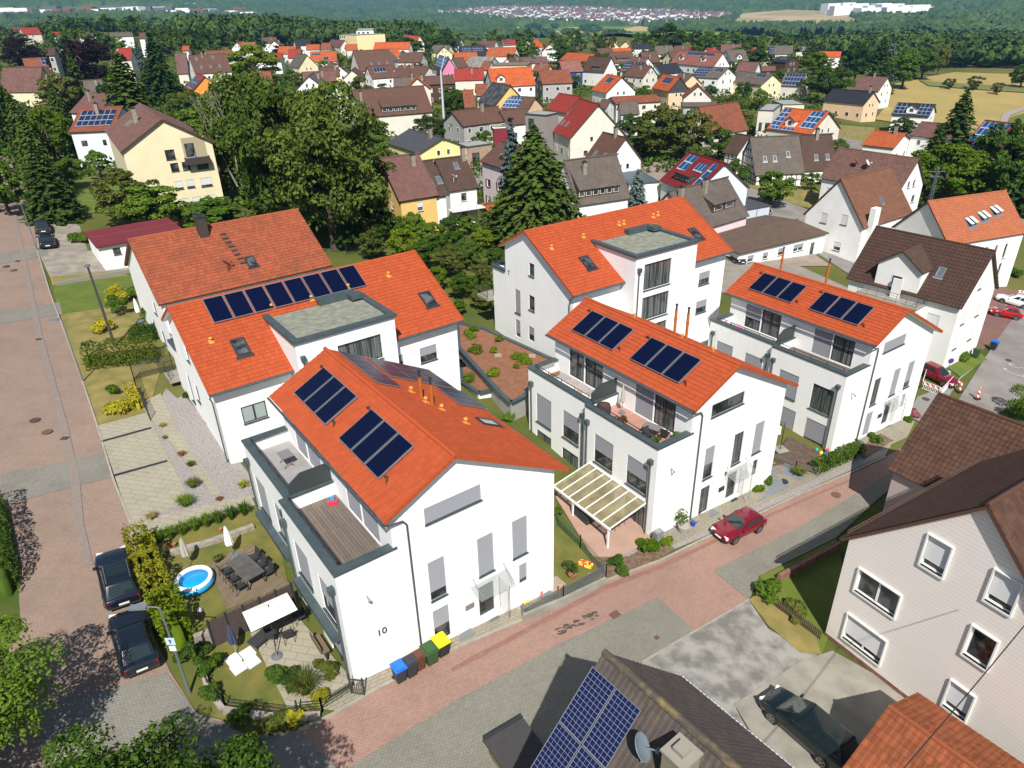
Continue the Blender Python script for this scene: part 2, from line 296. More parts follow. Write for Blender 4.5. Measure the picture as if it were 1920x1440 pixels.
WHITE = white_mat()
ANTH = M('anthracite_metal', (.035, .042, .048), .45, spec=.5)
ZINC = M('grey_zinc', (.10, .135, .145), .5, var=.15, scale=2, metal=.3)
GREYF = M('dark_window_frame', (.03, .034, .04), .5)
WFRAME = M('white_window_frame', (.78, .78, .76), .4)
SHUT = M('shutter_slats', (.36, .37, .41), .6)
def glass_mat():
 m, t, b = newmat('window_glass'); L = t.links.new
 g = MN(t, 'NewGeometry'); ns = MN(t, 'TexNoise', Scale=1.3, Detail=2.0); L(g.outputs['Position'], ns.inputs['Vector'])
 rp = MN(t, 'ValToRGB'); e = rp.color_ramp.elements; e[0].position = .4; e[1].position = .62
 e[0].color = (.012, .016, .018, 1); e[1].color = (.10, .11, .11, 1)
 L(ns.outputs[0], rp.inputs[0]); L(rp.outputs[0], b.inputs['Base Color'])
 b.inputs['Roughness'].default_value = .06; b.inputs['Specular IOR Level'].default_value = .8
 MATS['glass'] = m; return m
GLASS = glass_mat()
def curtain_mat():
 m, t, b = newmat('curtained_glass'); L = t.links.new
 g = MN(t, 'NewGeometry'); mp = MN(t, 'Mapping'); mp.inputs['Scale'].default_value = (14, 14, .25); L(g.outputs['Position'], mp.inputs[0])
 ns = MN(t, 'TexNoise', Scale=1.0, Detail=2.0); L(mp.outputs[0], ns.inputs['Vector'])
 rp = MN(t, 'ValToRGB'); e = rp.color_ramp.elements; e[0].position = .38; e[1].position = .6
 e[0].color = (.022, .03, .032, 1); e[1].color = (.15, .165, .16, 1)
 L(ns.outputs[0], rp.inputs[0]); L(rp.outputs[0], b.inputs['Base Color'])
 b.inputs['Roughness'].default_value = .08; b.inputs['Specular IOR Level'].default_value = .8
 return m
CURT = curtain_mat()
CONC = M('pale_concrete', (.36, .34, .29), .9, var=.18, scale=1.2, bump=.2)
ORANGE = TILE('orange_roof_tile', (.50, .092, .028), var=.12, geo=True, dirt=(.34, .055, .02), dirtamt=.3)
ORANGE_OLD = TILE('old_orange_tile', (.38, .098, .045), var=.16, geo=True, dirt=(.11, .07, .04), dirtamt=.5)
BROWNT = TILE('brown_tile', (.10, .047, .030), var=.22, geo=True, dirt=(.16, .13, .10), dirtamt=.25)
SPIPE = M('orange_roof_vent', (.55, .16, .02), .6)
OCHRE = M('ochre_roof_vent', (.62, .26, .05), .6)
def coll_mat():
 m, t, b = newmat('solar_glass'); b.inputs['Base Color'].default_value = (.002, .004, .022, 1)
 b.inputs['Roughness'].default_value = .12; b.inputs['Specular IOR Level'].default_value = .35; return m
COLLG = coll_mat()
def pv_mat(name, cw, ch, base=(.006, .008, .028), line=(.35, .37, .42), lw=.035):
 m, t, b = newmat(name); L = t.links.new
 uv = MN(t, 'UVMap'); sx = MN(t, 'SeparateXYZ'); L(uv.outputs[0], sx.inputs[0])
 ux = mathn(t, 'FRACT', mathn(t, 'MULTIPLY', sx.outputs[0], cw)); uy = mathn(t, 'FRACT', mathn(t, 'MULTIPLY', sx.outputs[1], ch))
 k = mathn(t, 'MAXIMUM', mathn(t, 'LESS_THAN', ux, lw*1.4), mathn(t, 'LESS_THAN', uy, lw*2.0))
 c = mixc(t, k, base, line); L(c, b.inputs['Base Color'])
 b.inputs['Roughness'].default_value = .3; b.inputs['Specular IOR Level'].default_value = .3; return m
PV = pv_mat('photovoltaic_cells', 6, 12, line=(.16, .17, .22))
PVFAR = pv_mat('photovoltaic_far', 1, 1, base=(.012, .022, .06), line=(.3, .33, .38), lw=.05)
PVBLUE = pv_mat('photovoltaic_blue', 1, 1, base=(.012, .06, .17), line=(.4, .45, .5), lw=.07)
ALU = M('aluminium', (.55, .56, .58), .35, metal=.7)
def clip_rect(poly, x0, z0, x1, z1):
 def cl(P, ins, inter):
  out = []
  for i in range(len(P)):
   a, b = P[i-1], P[i]
   ia, ib = ins(a), ins(b)
   if ib:
    if not ia: out.append(inter(a, b))
    out.append(b)
   elif ia: out.append(inter(a, b))
  return out
 def ix(c): return lambda a, b: (c, a[1]+(b[1]-a[1])*(c-a[0])/(b[0]-a[0]))
 def iz(c): return lambda a, b: (a[0]+(b[0]-a[0])*(c-a[1])/(b[1]-a[1]), c)
 P = list(poly)
 for ins, inter in ((lambda p: p[0] >= x0-1e-9, ix(x0)), (lambda p: p[0] <= x1+1e-9, ix(x1)), (lambda p: p[1] >= z0-1e-9, iz(z0)), (lambda p: p[1] <= z1+1e-9, iz(z1))):
  if not P: return []
  P = cl(P, ins, inter)
 return P
def wallface(mb, poly, holes, mp, rev=.14):
 xs = sorted({p[0] for p in poly} | {h[0] for h in holes} | {h[2] for h in holes})
 zlo = min(p[1] for p in poly); zhi = max(p[1] for p in poly)
 for x0, x1 in zip(xs, xs[1:]):
  if x1-x0 < 1e-6: continue
  cuts = sorted((h[1], h[3]) for h in holes if h[0] <= x0+1e-6 and h[2] >= x1-1e-6)
  z = zlo; spans = []
  for a, b in cuts:
   if a > z: spans.append((z, a))
   z = max(z, b)
  spans.append((z, zhi))
  for a, b in spans:
   P = clip_rect(poly, x0, a, x1, b)
   if len(P) >= 3: mb.add([mp(s, q, 0) for s, q in P], [tuple(range(len(P)))])
 for h in holes:
  s0, z0, s1, z1 = h[:4]
  c = [(s0, z0), (s1, z0), (s1, z1), (s0, z1)]
  for i in range(4):
   a, b = c[i], c[(i+1) % 4]
   mb.add([mp(*a, 0), mp(*b, 0), mp(*b, rev), mp(*a, rev)], [(0, 1, 2, 3)])
def mbox(mb, mp, s0, z0, d0, s1, z1, d1):
 vs = [mp(s, z, d) for d in (d0, d1) for s, z in ((s0, z0), (s1, z0), (s1, z1), (s0, z1))]
 return mb.add(vs, [(0, 1, 2, 3), (7, 6, 5, 4), (0, 4, 5, 1), (1, 5, 6, 2), (2, 6, 7, 3), (3, 7, 4, 0)])
def window(root, mp, h, kind='glass', fm=None, sill=None, rev=.14, detail=True, name=None, glass=None, shut=None, divs=None):
 s0, z0, s1, z1 = h[:4]; fm = fm or GREYF; glass = glass or GLASS; shut = shut or SHUT
 if not detail:
  mb = MB(); f = .1
  mb.mat(0); mbox(mb, mp, s0, z0, -.03, s1, z1, .0)
  mb.mat(1); mbox(mb, mp, s0+f, z0+f, -.035, s1-f, z1-f, -.03)
  return mb.build(name or 'window', [fm, shut if kind == 'shut' else glass], root)
 f = .065; mb = MB(); d0, d1 = rev-.07, rev-.005
 mbox(mb, mp, s0, z0, d0, s1, z0+f, d1); mbox(mb, mp, s0, z1-f, d0, s1, z1, d1)
 mbox(mb, mp, s0, z0+f, d0, s0+f, z1-f, d1); mbox(mb, mp, s1-f, z0+f, d0, s1, z1-f, d1)
 divs = divs if divs is not None else (1 if s1-s0 > 1.25 else 0)
 for k in range(divs):
  c = s0+(s1-s0)*(k+1)/(divs+1); mbox(mb, mp, c-f*.8, z0+f, d0, c+f*.8, z1-f, d1)
 w_ = mb.build(name or 'window', fm, root)
 mb = MB(); mb.quad(mp(s0+f, z0+f, rev-.02), mp(s1-f, z0+f, rev-.02), mp(s1-f, z1-f, rev-.02), mp(s0+f, z1-f, rev-.02)); mb.build('pane', glass, w_)
 if kind in ('shut', 'half', 'low'):
  zb = {'shut': z0+.03, 'half': z0+(z1-z0)*.45, 'low': z0+(z1-z0)*.22}[kind]
  mb = MB(); n = max(2, int((z1-zb)/.11))
  for i in range(n):                                       # slats with a small step each
   a = zb+(z1-zb)*i/n; b = zb+(z1-zb)*(i+1)/n
   mb.quad(mp(s0+.02, a, .035), mp(s1-.02, a, .035), mp(s1-.02, b, .055), mp(s0+.02, b, .055))
   mb.quad(mp(s0+.02, b, .055), mp(s1-.02, b, .055), mp(s1-.02, b, .035), mp(s0+.02, b, .035))
  mb.build('roller_shutter', shut, w_)
 if sill is not False and z0 > .3:
  mb = MB(); mbox(mb, mp, s0-.04, z0-.05, -.09, s1+.04, z0, .05); mb.build('sill', sill or ZINC, w_)
 return w_
def tiled(mb, e0, e1, r1, r0, tw=.15, th=.34, amp=.022, lift=.035, sub=3):
 e0, e1, r1, r0 = map(Vector, (e0, e1, r1, r0))
 wu = max((e1-e0).length, (r1-r0).length); lv = ((r0-e0).length+(r1-e1).length)/2
 nc = max(1, round(wu/tw)); nr = max(1, round(lv/th)); n = (e1-e0).cross(r0-e0).normalized()
 if n.z < 0: n = -n
 vs = []; fs = []; uvs = []; W_ = nc*sub+1
 for j in range(nr):
  for e, lf in ((0, lift), (1, 0.0)):
   t = (j+e)/nr
   for i in range(W_):
    s = i/(nc*sub); p = e0.lerp(e1, s).lerp(r0.lerp(r1, s), t)
    ph = (i % sub)/sub
    vs.append(tuple(p+n*(lf+amp*(0.5+0.5*sin(2*pi*ph)))))
 for j in range(nr):
  for i in range(W_-1):
   a = (2*j)*W_+i; b = (2*j+1)*W_+i
   fs.append((a, a+1, b+1, b)); u0, u1 = i/sub, (i+1)/sub; uvs.append([(u0, j+.0), (u1, j+.0), (u1, j+.99), (u0, j+.99)])
   if j < nr-1:
    c = (2*j+2)*W_+i
    fs.append((b, b+1, c+1, c)); uvs.append([(u0, j+1.01)]*4)
  if j == 0:
   pass
 mb.add(vs, fs, uvs)
def flatroof_uv(mb, e0, e1, r1, r0, tw=.30, th=.36):
 a = (Vector(e1)-Vector(e0)).length/tw; b = (Vector(r0)-Vector(e0)).length/th
 mb.quad(e0, e1, r1, r0, uv=[(0, 0), (a, 0), (a, b), (0, b)])
def slab(mb, e0, e1, r1, r0, t=.16, off=.03):
 P = [Vector(q) for q in (e0, e1, r1, r0)]; n = (P[1]-P[0]).cross(P[3]-P[0]).normalized()
 if n.z < 0: n = -n
 v = [tuple(p-n*off) for p in P]+[tuple(p-n*(off+t)) for p in P]
 mb.add(v, [(0, 1, 2, 3), (7, 6, 5, 4), (0, 4, 5, 1), (1, 5, 6, 2), (2, 6, 7, 3), (3, 7, 4, 0)])
def ridgecap(mb, a, b, r=.11, seg=.4):
 a = Vector(a); b = Vector(b); n = max(1, round((b-a).length/seg))
 for i in range(n):
  p = a.lerp(b, i/n); q = a.lerp(b, (i+1.08)/n); mb.tube([p, q], [r, r*1.15], n=8)
class Slope:
 """local frame on a roof slope: P(s, t, h): s along eave, t up the slope in metres, h above it"""
 def __init__(s, e0, e1, r0):
  s.o = Vector(e0); s.x = (Vector(e1)-s.o).normalized(); s.y = (Vector(r0)-s.o); s.y = (s.y-s.x*s.y.dot(s.x)).normalized()
  s.n = s.x.cross(s.y)
  if s.n.z < 0: s.n = -s.n
 def P(s, a, b, h=0): return tuple(s.o+s.x*a+s.y*b+s.n*h)
 def box(s, mb, a0, b0, h0, a1, b1, h1):
  vs = [s.P(a, b, h) for h in (h0, h1) for a, b in ((a0, b0), (a1, b0), (a1, b1), (a0, b1))]
  return mb.add(vs, [(0, 3, 2, 1), (4, 5, 6, 7), (0, 1, 5, 4), (1, 2, 6, 5), (2, 3, 7, 6), (3, 0, 4, 7)])
def collector(roof, S, a0, b0, a1, b1, name='solar_collector', n=1):
 """n flat collectors side by side along the eave direction"""
 gap = .10; w_ = (a1-a0-gap*(n-1))/n
 for i in range(n):
  x = a0+i*(w_+gap); mb = MB(); f = .04
  S.box(mb, x, b0, .12, x+w_, b1, .22); o = mb.build(name, ALU, roof)
  mb = MB(); mb.quad(S.P(x+f, b0+f, .224), S.P(x+w_-f, b0+f, .224), S.P(x+w_-f, b1-f, .224), S.P(x+f, b1-f, .224)); mb.build('absorber_glass', COLLG, o)
def pvgrid(roof, S, a0, b0, a1, b1, nx, ny, mat=None, name='solar_panel'):
 mb = MB(); gx = (a1-a0)/nx; gy = (b1-b0)/ny
 for i in range(nx):
  for j in range(ny):
   x0, y0 = a0+i*gx+.02, b0+j*gy+.02; x1, y1 = x0+gx-.04, y0+gy-.04
   mb.mat(0); S.box(mb, x0, y0, .08, x1, y1, .13)
   mb.mat(1); e = .025
   mb.quad(S.P(x0+e, y0+e, .134), S.P(x1-e, y0+e, .134), S.P(x1-e, y1-e, .134), S.P(x0+e, y1-e, .134), uv=[(0, 0), (1, 0), (1, 1), (0, 1)])
 return mb.build(name, [ALU, mat or PV], roof)
def skylight(roof, S, a, b, w_=.9, h_=1.25, glass=None, frame=None, open_=0):
 mb = MB(); f = .1
 for q in ((a, b, a+w_, b+f), (a, b+h_-f, a+w_, b+h_), (a, b+f, a+f, b+h_-f), (a+w_-f, b+f, a+w_, b+h_-f)):
  S.box(mb, q[0], q[1], .0, q[2], q[3], .13)
 S.box(mb, a-.12, b-.28, .02, a+w_+.12, b-.02, .055)
 o = mb.build('skylight', frame or ANTH, roof)
 mb = MB(); mb.quad(S.P(a+f, b+f, .09), S.P(a+w_-f, b+f, .09), S.P(a+w_-f, b+h_-f, .09), S.P(a+f, b+h_-f, .09)); mb.build('pane', glass or GLASS, o)
def vent(roof, S, a, b, mat=None):
 p = Vector(S.P(a, b, 0)); mb = MB()
 S.box(mb, a-.16, b-.18, .02, a+.16, b+.18, .08)
 mb.lathe([(.09, 0), (.07, .22), (.07, .26), (.13, .27), (.13, .31), (.09, .38), (.0, .4)], 10, c=tuple(p))
 mb.build('roof_vent', mat or OCHRE, roof, smooth=False)
def flue(roof, S, a, b, h_=1.5):
 p = Vector(S.P(a, b, -.1)); mb = MB()
 mb.mat(0).lathe([(.10, 0), (.10, h_)], 12, c=tuple(p)); mb.lathe([(.125, h_*.62), (.125, h_*.7)], 12, c=tuple(p))
 mb.mat(1).lathe([(.07, h_), (.07, h_+.35), (.1, h_+.36), (.1, h_+.45)], 10, c=tuple(p))
 mb.build('flue_pipe', [SPIPE, ANTH], roof)
def chimney(roof, x, y, z0, z1, s=.6, mat=None, cap=None, s2=None):
 mb = MB(); s2 = s2 or s
 mb.mat(0).box(x-s/2, y-s2/2, z0, x+s/2, y+s2/2, z1); mb.mat(1).box(x-s/2-.06, y-s2/2-.06, z1, x+s/2+.06, y+s2/2+.06, z1+.1)
 mb.box(x-s*.25, y-s2*.25, z1+.1, x+s*.25, y+s2*.25, z1+.3)
 return mb.build('chimney', [mat or M('chimney_render', (.35, .3, .24), .9, var=.2), cap or ANTH], roof)
def dish(parent, p, r, az=0, mat=None, tilt=.6):
 mb = MB(); T = Matrix.Translation(p) @ Matrix.Rotation(az, 4, 'Z') @ Matrix.Rotation(pi/2-tilt, 4, 'X')
 mb.T = T; mb.lathe([(0.02, -.12*r), (r*.5, -.09*r), (r*.8, -.04*r), (r, 0), (r*.98, .02), (r*.5, -.06*r), (.01, -.09*r)], 22)
 mb.bar((0, 0, -.1*r), (0, -r*.6, r*.9), .04)
 mb.T = None; mb.tube([p, (p[0], p[1], p[2]-.8)], .035, 6); mb.bar(p, (p[0]+.1, p[1]+.3, p[2]-.5), .04)
 mb.cbox(*(T @ Vector((0, -r*.6, r*.9))), .12, .12, .2)
 return mb.build('satellite_dish', mat or M('dish_grey', (.24, .27, .3), .5), parent)
def downpipe(root, pts, r=.05):
 MB().tube(pts, r, 8).build('downpipe', ZINC, root)
def faces(L, W):
 return {'A': lambda s, z, d: (s, d, z), 'B': lambda s, z, d: (s, W-d, z), '0': lambda s, z, d: (d, s, z), '1': lambda s, z, d: (L-d, s, z)}
def house(name, label, pose, dims, wall, roofm, wins=None, detail=False, ov=.45, ovg=.3, geo=False, fascia=None, cat='house', base=None, group=None, tw=.2, th=.36, shutm=None, fm=None, low=3.0, gable=None, hip=0):
 """dims = L, W, heA, hr, rf ; ridge runs along local x, front slope A at y=0"""
 L_, W, he, hr, rf = dims; x, y, a, z0 = pose
 heB = hr-(hr-he)*(1-rf)/rf
 root = thing(name, label, cat, (x, y, z0), a, group)
 m = (hr-he)/(W*rf); i = .35                                # wall inset under the eaves
 wa, wb = i, W-i; zA = he+m*i-.12; zB = heB+m*i-.12; zr = hr-.12; ui = .3
 F = {'A': lambda s, z, d: (s, wa+d, z), 'B': lambda s, z, d: (s, wb-d, z), '0': lambda s, z, d: (ui+d, s, z), '1': lambda s, z, d: (L_-ui-d, s, z)}
 wins = wins or {}
 mb = MB()
 gp = [(wa, -low), (wb, -low), (wb, zB), (W*rf, zr), (wa, zA)]
 polys = {'A': [(ui, -low), (L_-ui, -low), (L_-ui, zA), (ui, zA)], 'B': [(ui, -low), (L_-ui, -low), (L_-ui, zB), (ui, zB)], '0': gp, '1': gp}
 for k, pl in polys.items():
  mb.mat(1 if gable and k in gable else 0)
  wallface(mb, pl, [q[:4] for q in wins.get(k, [])] if detail else [], F[k])
 if detail:                                                  # dark room behind openings
  mb.mat(0)
 mb.build('wall', [wall] + ([list(gable.values())[0]] if gable else []), root)
 for k, ws in wins.items():
  for q in ws:
   kind = q[4] if len(q) > 4 else 'glass'
   if kind == 'door':
    window(root, F[k], q, 'glass', fm=fm, detail=detail, name='door', sill=False)
   else: window(root, F[k], q, kind, fm=fm or (GREYF if detail else WFRAME), detail=detail, shut=shutm)
 if base:
  mb = MB(); mb.box(ui-.03, wa-.03, -low, L_-ui+.03, wb+.03, base[0]); mb.build('plinth', base[1], root)
 rb = MB(); e = 0.0
 eA = [(0, e, he+m*e), (L_, e, he+m*e)]; rg = [(L_, W*rf, hr), (0, W*rf, hr)]; eB = [(L_, W, heB), (0, W, heB)]
 if hip:
  rg = [(L_-hip, W*rf, hr), (hip, W*rf, hr)]
 q1 = (eA[0], eA[1], rg[0], rg[1]); q2 = (eB[0], eB[1], rg[1], rg[0])
 for q in (q1, q2):
  rb.mat(0); (tiled if geo else flatroof_uv)(rb, *q, tw=tw, th=th)
  rb.mat(1); slab(rb, *q, t=.14, off=.02)
 if hip:
  rb.mat(0)
  for q in ((eA[1], eB[0], rg[0]), (eB[1], eA[0], rg[1])):
   rb.add(q, [(0, 1, 2)], [[(0, 0), (W/tw, 0), (W/tw/2, W/2/th)]])
 rb.mat(0); ridgecap(rb, rg[1], rg[0], r=.11 if geo else .13, seg=.4 if geo else 3)
 rf_ = rb.build('roof', [roofm, fascia or M('brown_fascia', (.09, .05, .03), .7)], root)
 SA = Slope(eA[0], eA[1], rg[1]); SB = Slope(eB[0], eB[1], rg[0])
 root_len = SA
 return root, rf_, SA, SB, F
# ------------------------------------------------------------------ the three double houses
def number(root, mp, s, z, txt, h=.42, mat=None):
 cu = bpy.data.curves.new('house_number', 'FONT'); cu.body = txt; cu.size = h*1.35; cu.extrude = .02; cu.align_x = 'LEFT'
 ob = bpy.data.objects.new('tmp', cu); COL.objects.link(ob)
 dg = bpy.context.evaluated_depsgraph_get(); me = bpy.data.meshes.new_from_object(ob.evaluated_get(dg))
 bpy.data.objects.remove(ob); o = bpy.data.objects.new('house_number', me); COL.objects.link(o)
 me.materials.clear(); me.materials.append(mat or M('navy_paint', (.01, .03, .12), .5)); o.parent = root
 a = Vector(mp(s, z, -.03)); b = Vector(mp(s+1, z, -.03)); c = Vector(mp(s, z+1, -.03))
 X = (b-a); Y = (c-a); Zn = X.cross(Y)
 o.matrix_local = Matrix(((X.x, Y.x, Zn.x, a.x), (X.y, Y.y, Zn.y, a.y), (X.z, Y.z, Zn.z, a.z), (0, 0, 0, 1)))
 return o
DECKT = {'wood': PAVE('weathered_terrace_boards', (.27, .22, .185), (.18, .145, .125), (.07, .055, .05), -.62-pi/2, 2.2, .17, samt=.3), 'conc': M('grey_terrace_slabs', (.36, .35, .34), .9, var=.12, scale=1), 'pink': M('pink_terrace_tiles', (.52, .27, .21), .85, var=.12, scale=2)}
def rail(root, pts, z0, h=.9, post=1.4, mat=None, bars=3, name='railing'):
 mb = MB()
 for a, b in zip(pts, pts[1:]):
  a = Vector((*a, z0)); b = Vector((*b, z0)); n = max(1, round((b-a).length/post))
  for i in range(n+1):
   p = a.lerp(b, i/n); mb.bar(p, p+Vector((0, 0, h)), .04)
  for k in range(bars+1):
   zz = h*(1-k*.28) if k else h
   mb.bar(a+Vector((0, 0, zz)), b+Vector((0, 0, zz)), .04 if k == 0 else .018)
 return mb.build(name, mat or ANTH, root)
def duplex(name, label, pose, st, near_floor, far_floor, num, canopy=True):
 """st: dict of window kinds"""
 x, y, a, z0 = pose
 root = thing(name, label, 'house', (x, y, z0), a, 'white double houses with orange roofs')
 PH, TF, HS = 7.42, 6.62, .32             # parapet top, terrace floor, set-back of the far unit
 UR, UE, UW, V, V1, VP = 6.43, 13.42, 12.74, 14.59, 7.0, 14.05
 UM = 2.95
 fG = lambda s, z, d: (s, d, z)
 fA = lambda s, z, d: (d, s, z); fA2 = lambda s, z, d: (HS+d, s, z)
 fM = lambda s, z, d: (UM+d, s, z); fR = lambda s, z, d: (UW-d, s, z); fBk = lambda s, z, d: (s, VP-d, z)
 zl = 9.5+.51*(UM-2.51)-.12; zr = 7.75+.536*(UE-UW)-.12; hr = 11.5-.12
 gw = [(4.75, 8.0, 8.0, 8.96, st.get('long', 'shut')), (4.65, 3.05, 5.6, 5.62, st.get('A', 'half')), (4.65, 0.05, 5.6, 2.33, st.get('B', 'shut')),
          (7.6, 3.0, 8.6, 5.6, st.get('C', 'shut')), (9.85, 3.02, 10.85, 5.62, st.get('D', 'shut')), (10.25, .95, 10.78, 2.34, st.get('E', 'low'))]
 door = (7.5, .12, 8.5, 2.3)
 gw2 = gw+[door]
 wn = [(.75, 3.4, 2.65, 5.72, st.get('W1', 'half')), (4.0, 3.4, 5.9, 5.72, st.get('W2', 'half')), (.75, .1, 2.65, 2.45, st.get('L1', 'glass')), (3.7, .1, 5.9, 2.45, st.get('L2', 'glass'))]
 wf = [(7.95, 3.4, 9.8, 5.72, st.get('W3', 'half')), (11.2, 3.2, 13.05, 5.72, st.get('W4', 'shut')), (7.95, .1, 9.85, 2.45, st.get('L3', 'glass')), (11.2, .1, 13.05, 2.45, st.get('L4', 'glass'))]
 tn = [(1.45, 6.72, 3.35, 9.02, st.get('T1', 'glass')), (3.45, 6.72, 5.15, 9.02, st.get('T2', 'shut'))]
 tf = [(8.5, 6.72, 10.5, 9.02, st.get('T3', 'glass')), (10.6, 6.72, 12.3, 9.02, st.get('T4', 'glass'))]
 mb = MB(); LO = -3.0
 wallface(mb, [(0, LO), (UM, LO), (UM, PH), (0, PH)], [], fG)
 wallface(mb, [(UM, LO), (UW, LO), (UW, zr), (UR, hr), (UM, zl)], [q[:4] for q in gw2], fG)
 wallface(mb, [(0, LO), (V1, LO), (V1, PH), (0, PH)], [q[:4] for q in wn], fA)
 wallface(mb, [(V1, LO), (VP, LO), (VP, PH), (V1, PH)], [q[:4] for q in wf], fA2)
 mb.quad((0, V1, LO), (HS, V1, LO), (HS, V1, PH), (0, V1, PH))
 wallface(mb, [(0, TF-.2), (VP, TF-.2), (VP, zl), (0, zl)], [q[:4] for q in tn+tf], fM)
 wallface(mb, [(0, LO), (VP, LO), (VP, zr), (0, zr)], [(1.5, 3.2, 2.7, 4.6), (9.5, 3.2, 10.7, 4.6)], fR)
 wallface(mb, [(HS, LO), (UM, LO), (UM, PH), (HS, PH)], [], fBk)
 wallface(mb, [(UM, LO), (UW, LO), (UW, zr), (UR, hr), (UM, zl)], [(7, 3.1, 8, 5.4)], fBk)
 T = .28
 mb.quad((T, T, TF), (T, V1-.14, TF), (T, V1-.14, PH), (T, T, PH)); mb.quad((T, T, TF), (UM, T, TF), (UM, T, PH), (T, T, PH))
 mb.quad((HS+T, V1+.14, TF), (HS+T, VP-T, TF), (HS+T, VP-T, PH), (HS+T, V1+.14, PH)); mb.quad((HS+T, VP-T, TF), (UM, VP-T, TF), (UM, VP-T, PH), (HS+T, VP-T, PH))
 mb.quad((T, V1-.14, TF), (UM, V1-.14, TF), (UM, V1-.14, PH), (T, V1-.14, PH)); mb.quad((HS+T, V1+.14, TF), (UM, V1+.14, TF), (UM, V1+.14, PH), (HS+T, V1+.14, PH))
 mb.build('wall', WHITE, root)
 for ws, f in ((gw, fG), (wn, fA), (wf, fA2), (tn+tf, fM)):
  for q in ws: window(root, f, q, q[4], rev=.14, glass=CURT if q[4] == 'glass' and q[3]-q[1] > 2 else None, sill=None if q[1] > 1 and f is not fM else False)
 window(root, fR, (1.5, 3.2, 2.7, 4.6), 'glass'); window(root, fR, (9.5, 3.2, 10.7, 4.6), 'glass'); window(root, fBk, (7, 3.1, 8, 5.4), 'glass')
 mb = MB(); f = fG; s0, z0_, s1, z1 = door
 mbox(mb, f, s0, z0_, .08, s1, z1, .13); mbox(mb, f, s0+.7, z0_+.9, .02, s0+.74, z0_+1.3, .08)
 d = mb.build('door', M('door_anthracite', (.06, .07, .08), .4), root)
 MB().quad(f(s0+.1, z0_+.15, .076), f(s0+.45, z0_+.15, .076), f(s0+.45, z1-.15, .076), f(s0+.1, z1-.15, .076)).build('pane', GLASS, d)
 mb = MB(); mb.quad((s0-.5, 0.02, 2.62), (s1+.9, 0.02, 2.62), (s1+.9, -1.05, 2.42), (s0-.5, -1.05, 2.42)); mb.quad((s0-.5, .02, 2.605), (s1+.9, .02, 2.605), (s1+.9, -1.05, 2.405), (s0-.5, -1.05, 2.405))
 mb.quad((s1+.35, -.02, .15), (s1+.35, -1.0, .15), (s1+.35, -1.0, 2.38), (s1+.35, -.02, 2.38))
 GL = M('canopy_glass', (.42, .5, .47), .05, alpha=.22, spec=.8)
 cn = mb.build('door_canopy', GL, root)
 mb = MB()
 for s in (s0-.3, s1+.7): mb.bar((s, 0, 3.1), (s, -.9, 2.5), .025); mb.lathe([(.05, 0), (.05, .03)], 8, c=(s, -.02, 3.08))
 mb.bar((s1+.35, -.02, .15), (s1+.35, -.02, 2.4), .03); mb.bar((s1+.35, -1.0, .15), (s1+.35, -1.0, 2.4), .03)
 mb.build('canopy_fitting', ALU, cn)
 MB().box(6.6, -.07, 1.2, 7.15, 0, 1.55).build('mailbox', ALU if num == '10' else ANTH, root)
 def cop(mb, p, q, w_=.5, h_=.12, z=PH):
  (ax, ay), (bx, by) = p, q
  mb.box(min(ax, bx)-(w_/2 if ax == bx else 0), min(ay, by)-(w_/2 if ay == by else 0), z, max(ax, bx)+(w_/2 if ax == bx else 0), max(ay, by)+(w_/2 if ay == by else 0), z+h_)
 mb = MB(); c = .19
 cop(mb, (c, -.06), (c, V1)); cop(mb, (c+.25, c), (3.15, c)); cop(mb, (HS+c, V1), (HS+c, VP+.06)); cop(mb, (HS+c+.25, VP-c), (UM, VP-c)); mb.box(c+.25, V1-.2, PH+.001, UM, V1+.2, PH+.13)
 mb.build('parapet_coping', ZINC, root)
 MB().box(T, T, TF-.2, UM, V1-.14, TF).build('terrace_floor', DECKT[near_floor], root)
 MB().box(HS+T, V1+.14, TF-.2, UM, VP-T, TF).build('terrace_floor', DECKT[far_floor], root)
 rail(root, [(c+.18, .5), (c+.18, V1-.4)], PH-.35, .72, bars=2); rail(root, [(HS+c+.18, V1+.4), (HS+c+.18, VP-.5)], PH-.35, .72, bars=2)
 mb = MB(); pp = [(.55, PH+.15), (2.9, PH+.15), (2.9, PH+1.25), (1.3, PH+1.25), (.55, PH+.75)]
 mb.add([(u, V1-.03, z) for u, z in pp]+[(u, V1+.03, z) for u, z in pp], [(0, 1, 2, 3, 4), (9, 8, 7, 6, 5)]+[(i, (i+1) % 5, 5+(i+1) % 5, 5+i) for i in range(5)])
 mb.box(.9, V1-.04, PH, .96, V1+.04, PH+.2); mb.box(2.4, V1-.04, PH, 2.46, V1+.04, PH+.2)
 mb.build('privacy_screen', M('dark_screen', (.05, .065, .065), .5), root)
 for s, ff in ((.45, 0), (6.6, 0), (7.45, HS), (13.55, HS)):
  mb = MB(); mb.box(ff-.3, s-.16, 6.15, ff-.01, s+.16, 6.5); mb.tube([(ff-.14, s, 6.2), (ff-.14, s, -1.5)], .055, 8); mb.build('downpipe', ZINC, root)
 downpipe(root, [(2.45, -.32, 9.32), (2.75, -.3, 9.15), (3.55, -.12, 8.9), (3.75, -.1, 8.6), (3.75, -.1, -1.5)])
 if st.get('awning', True):
  for s0, s1, ff in ((.9, 6.1, 0), (7.9, 13.2, HS)):
   mb = MB(); mb.box(ff-.42, s0, 2.62, ff, s1, 2.95); mb.build('awning_box', ZINC, root)
 mb = MB(); mb.bar((1.3, -.02, 5.5), (1.3, -.3, 5.42), .06); mb.lathe([(.07, 0), (.07, .1)], 8, c=(1.3, -.32, 5.34)); mb.build('wall_lamp', ALU, root)
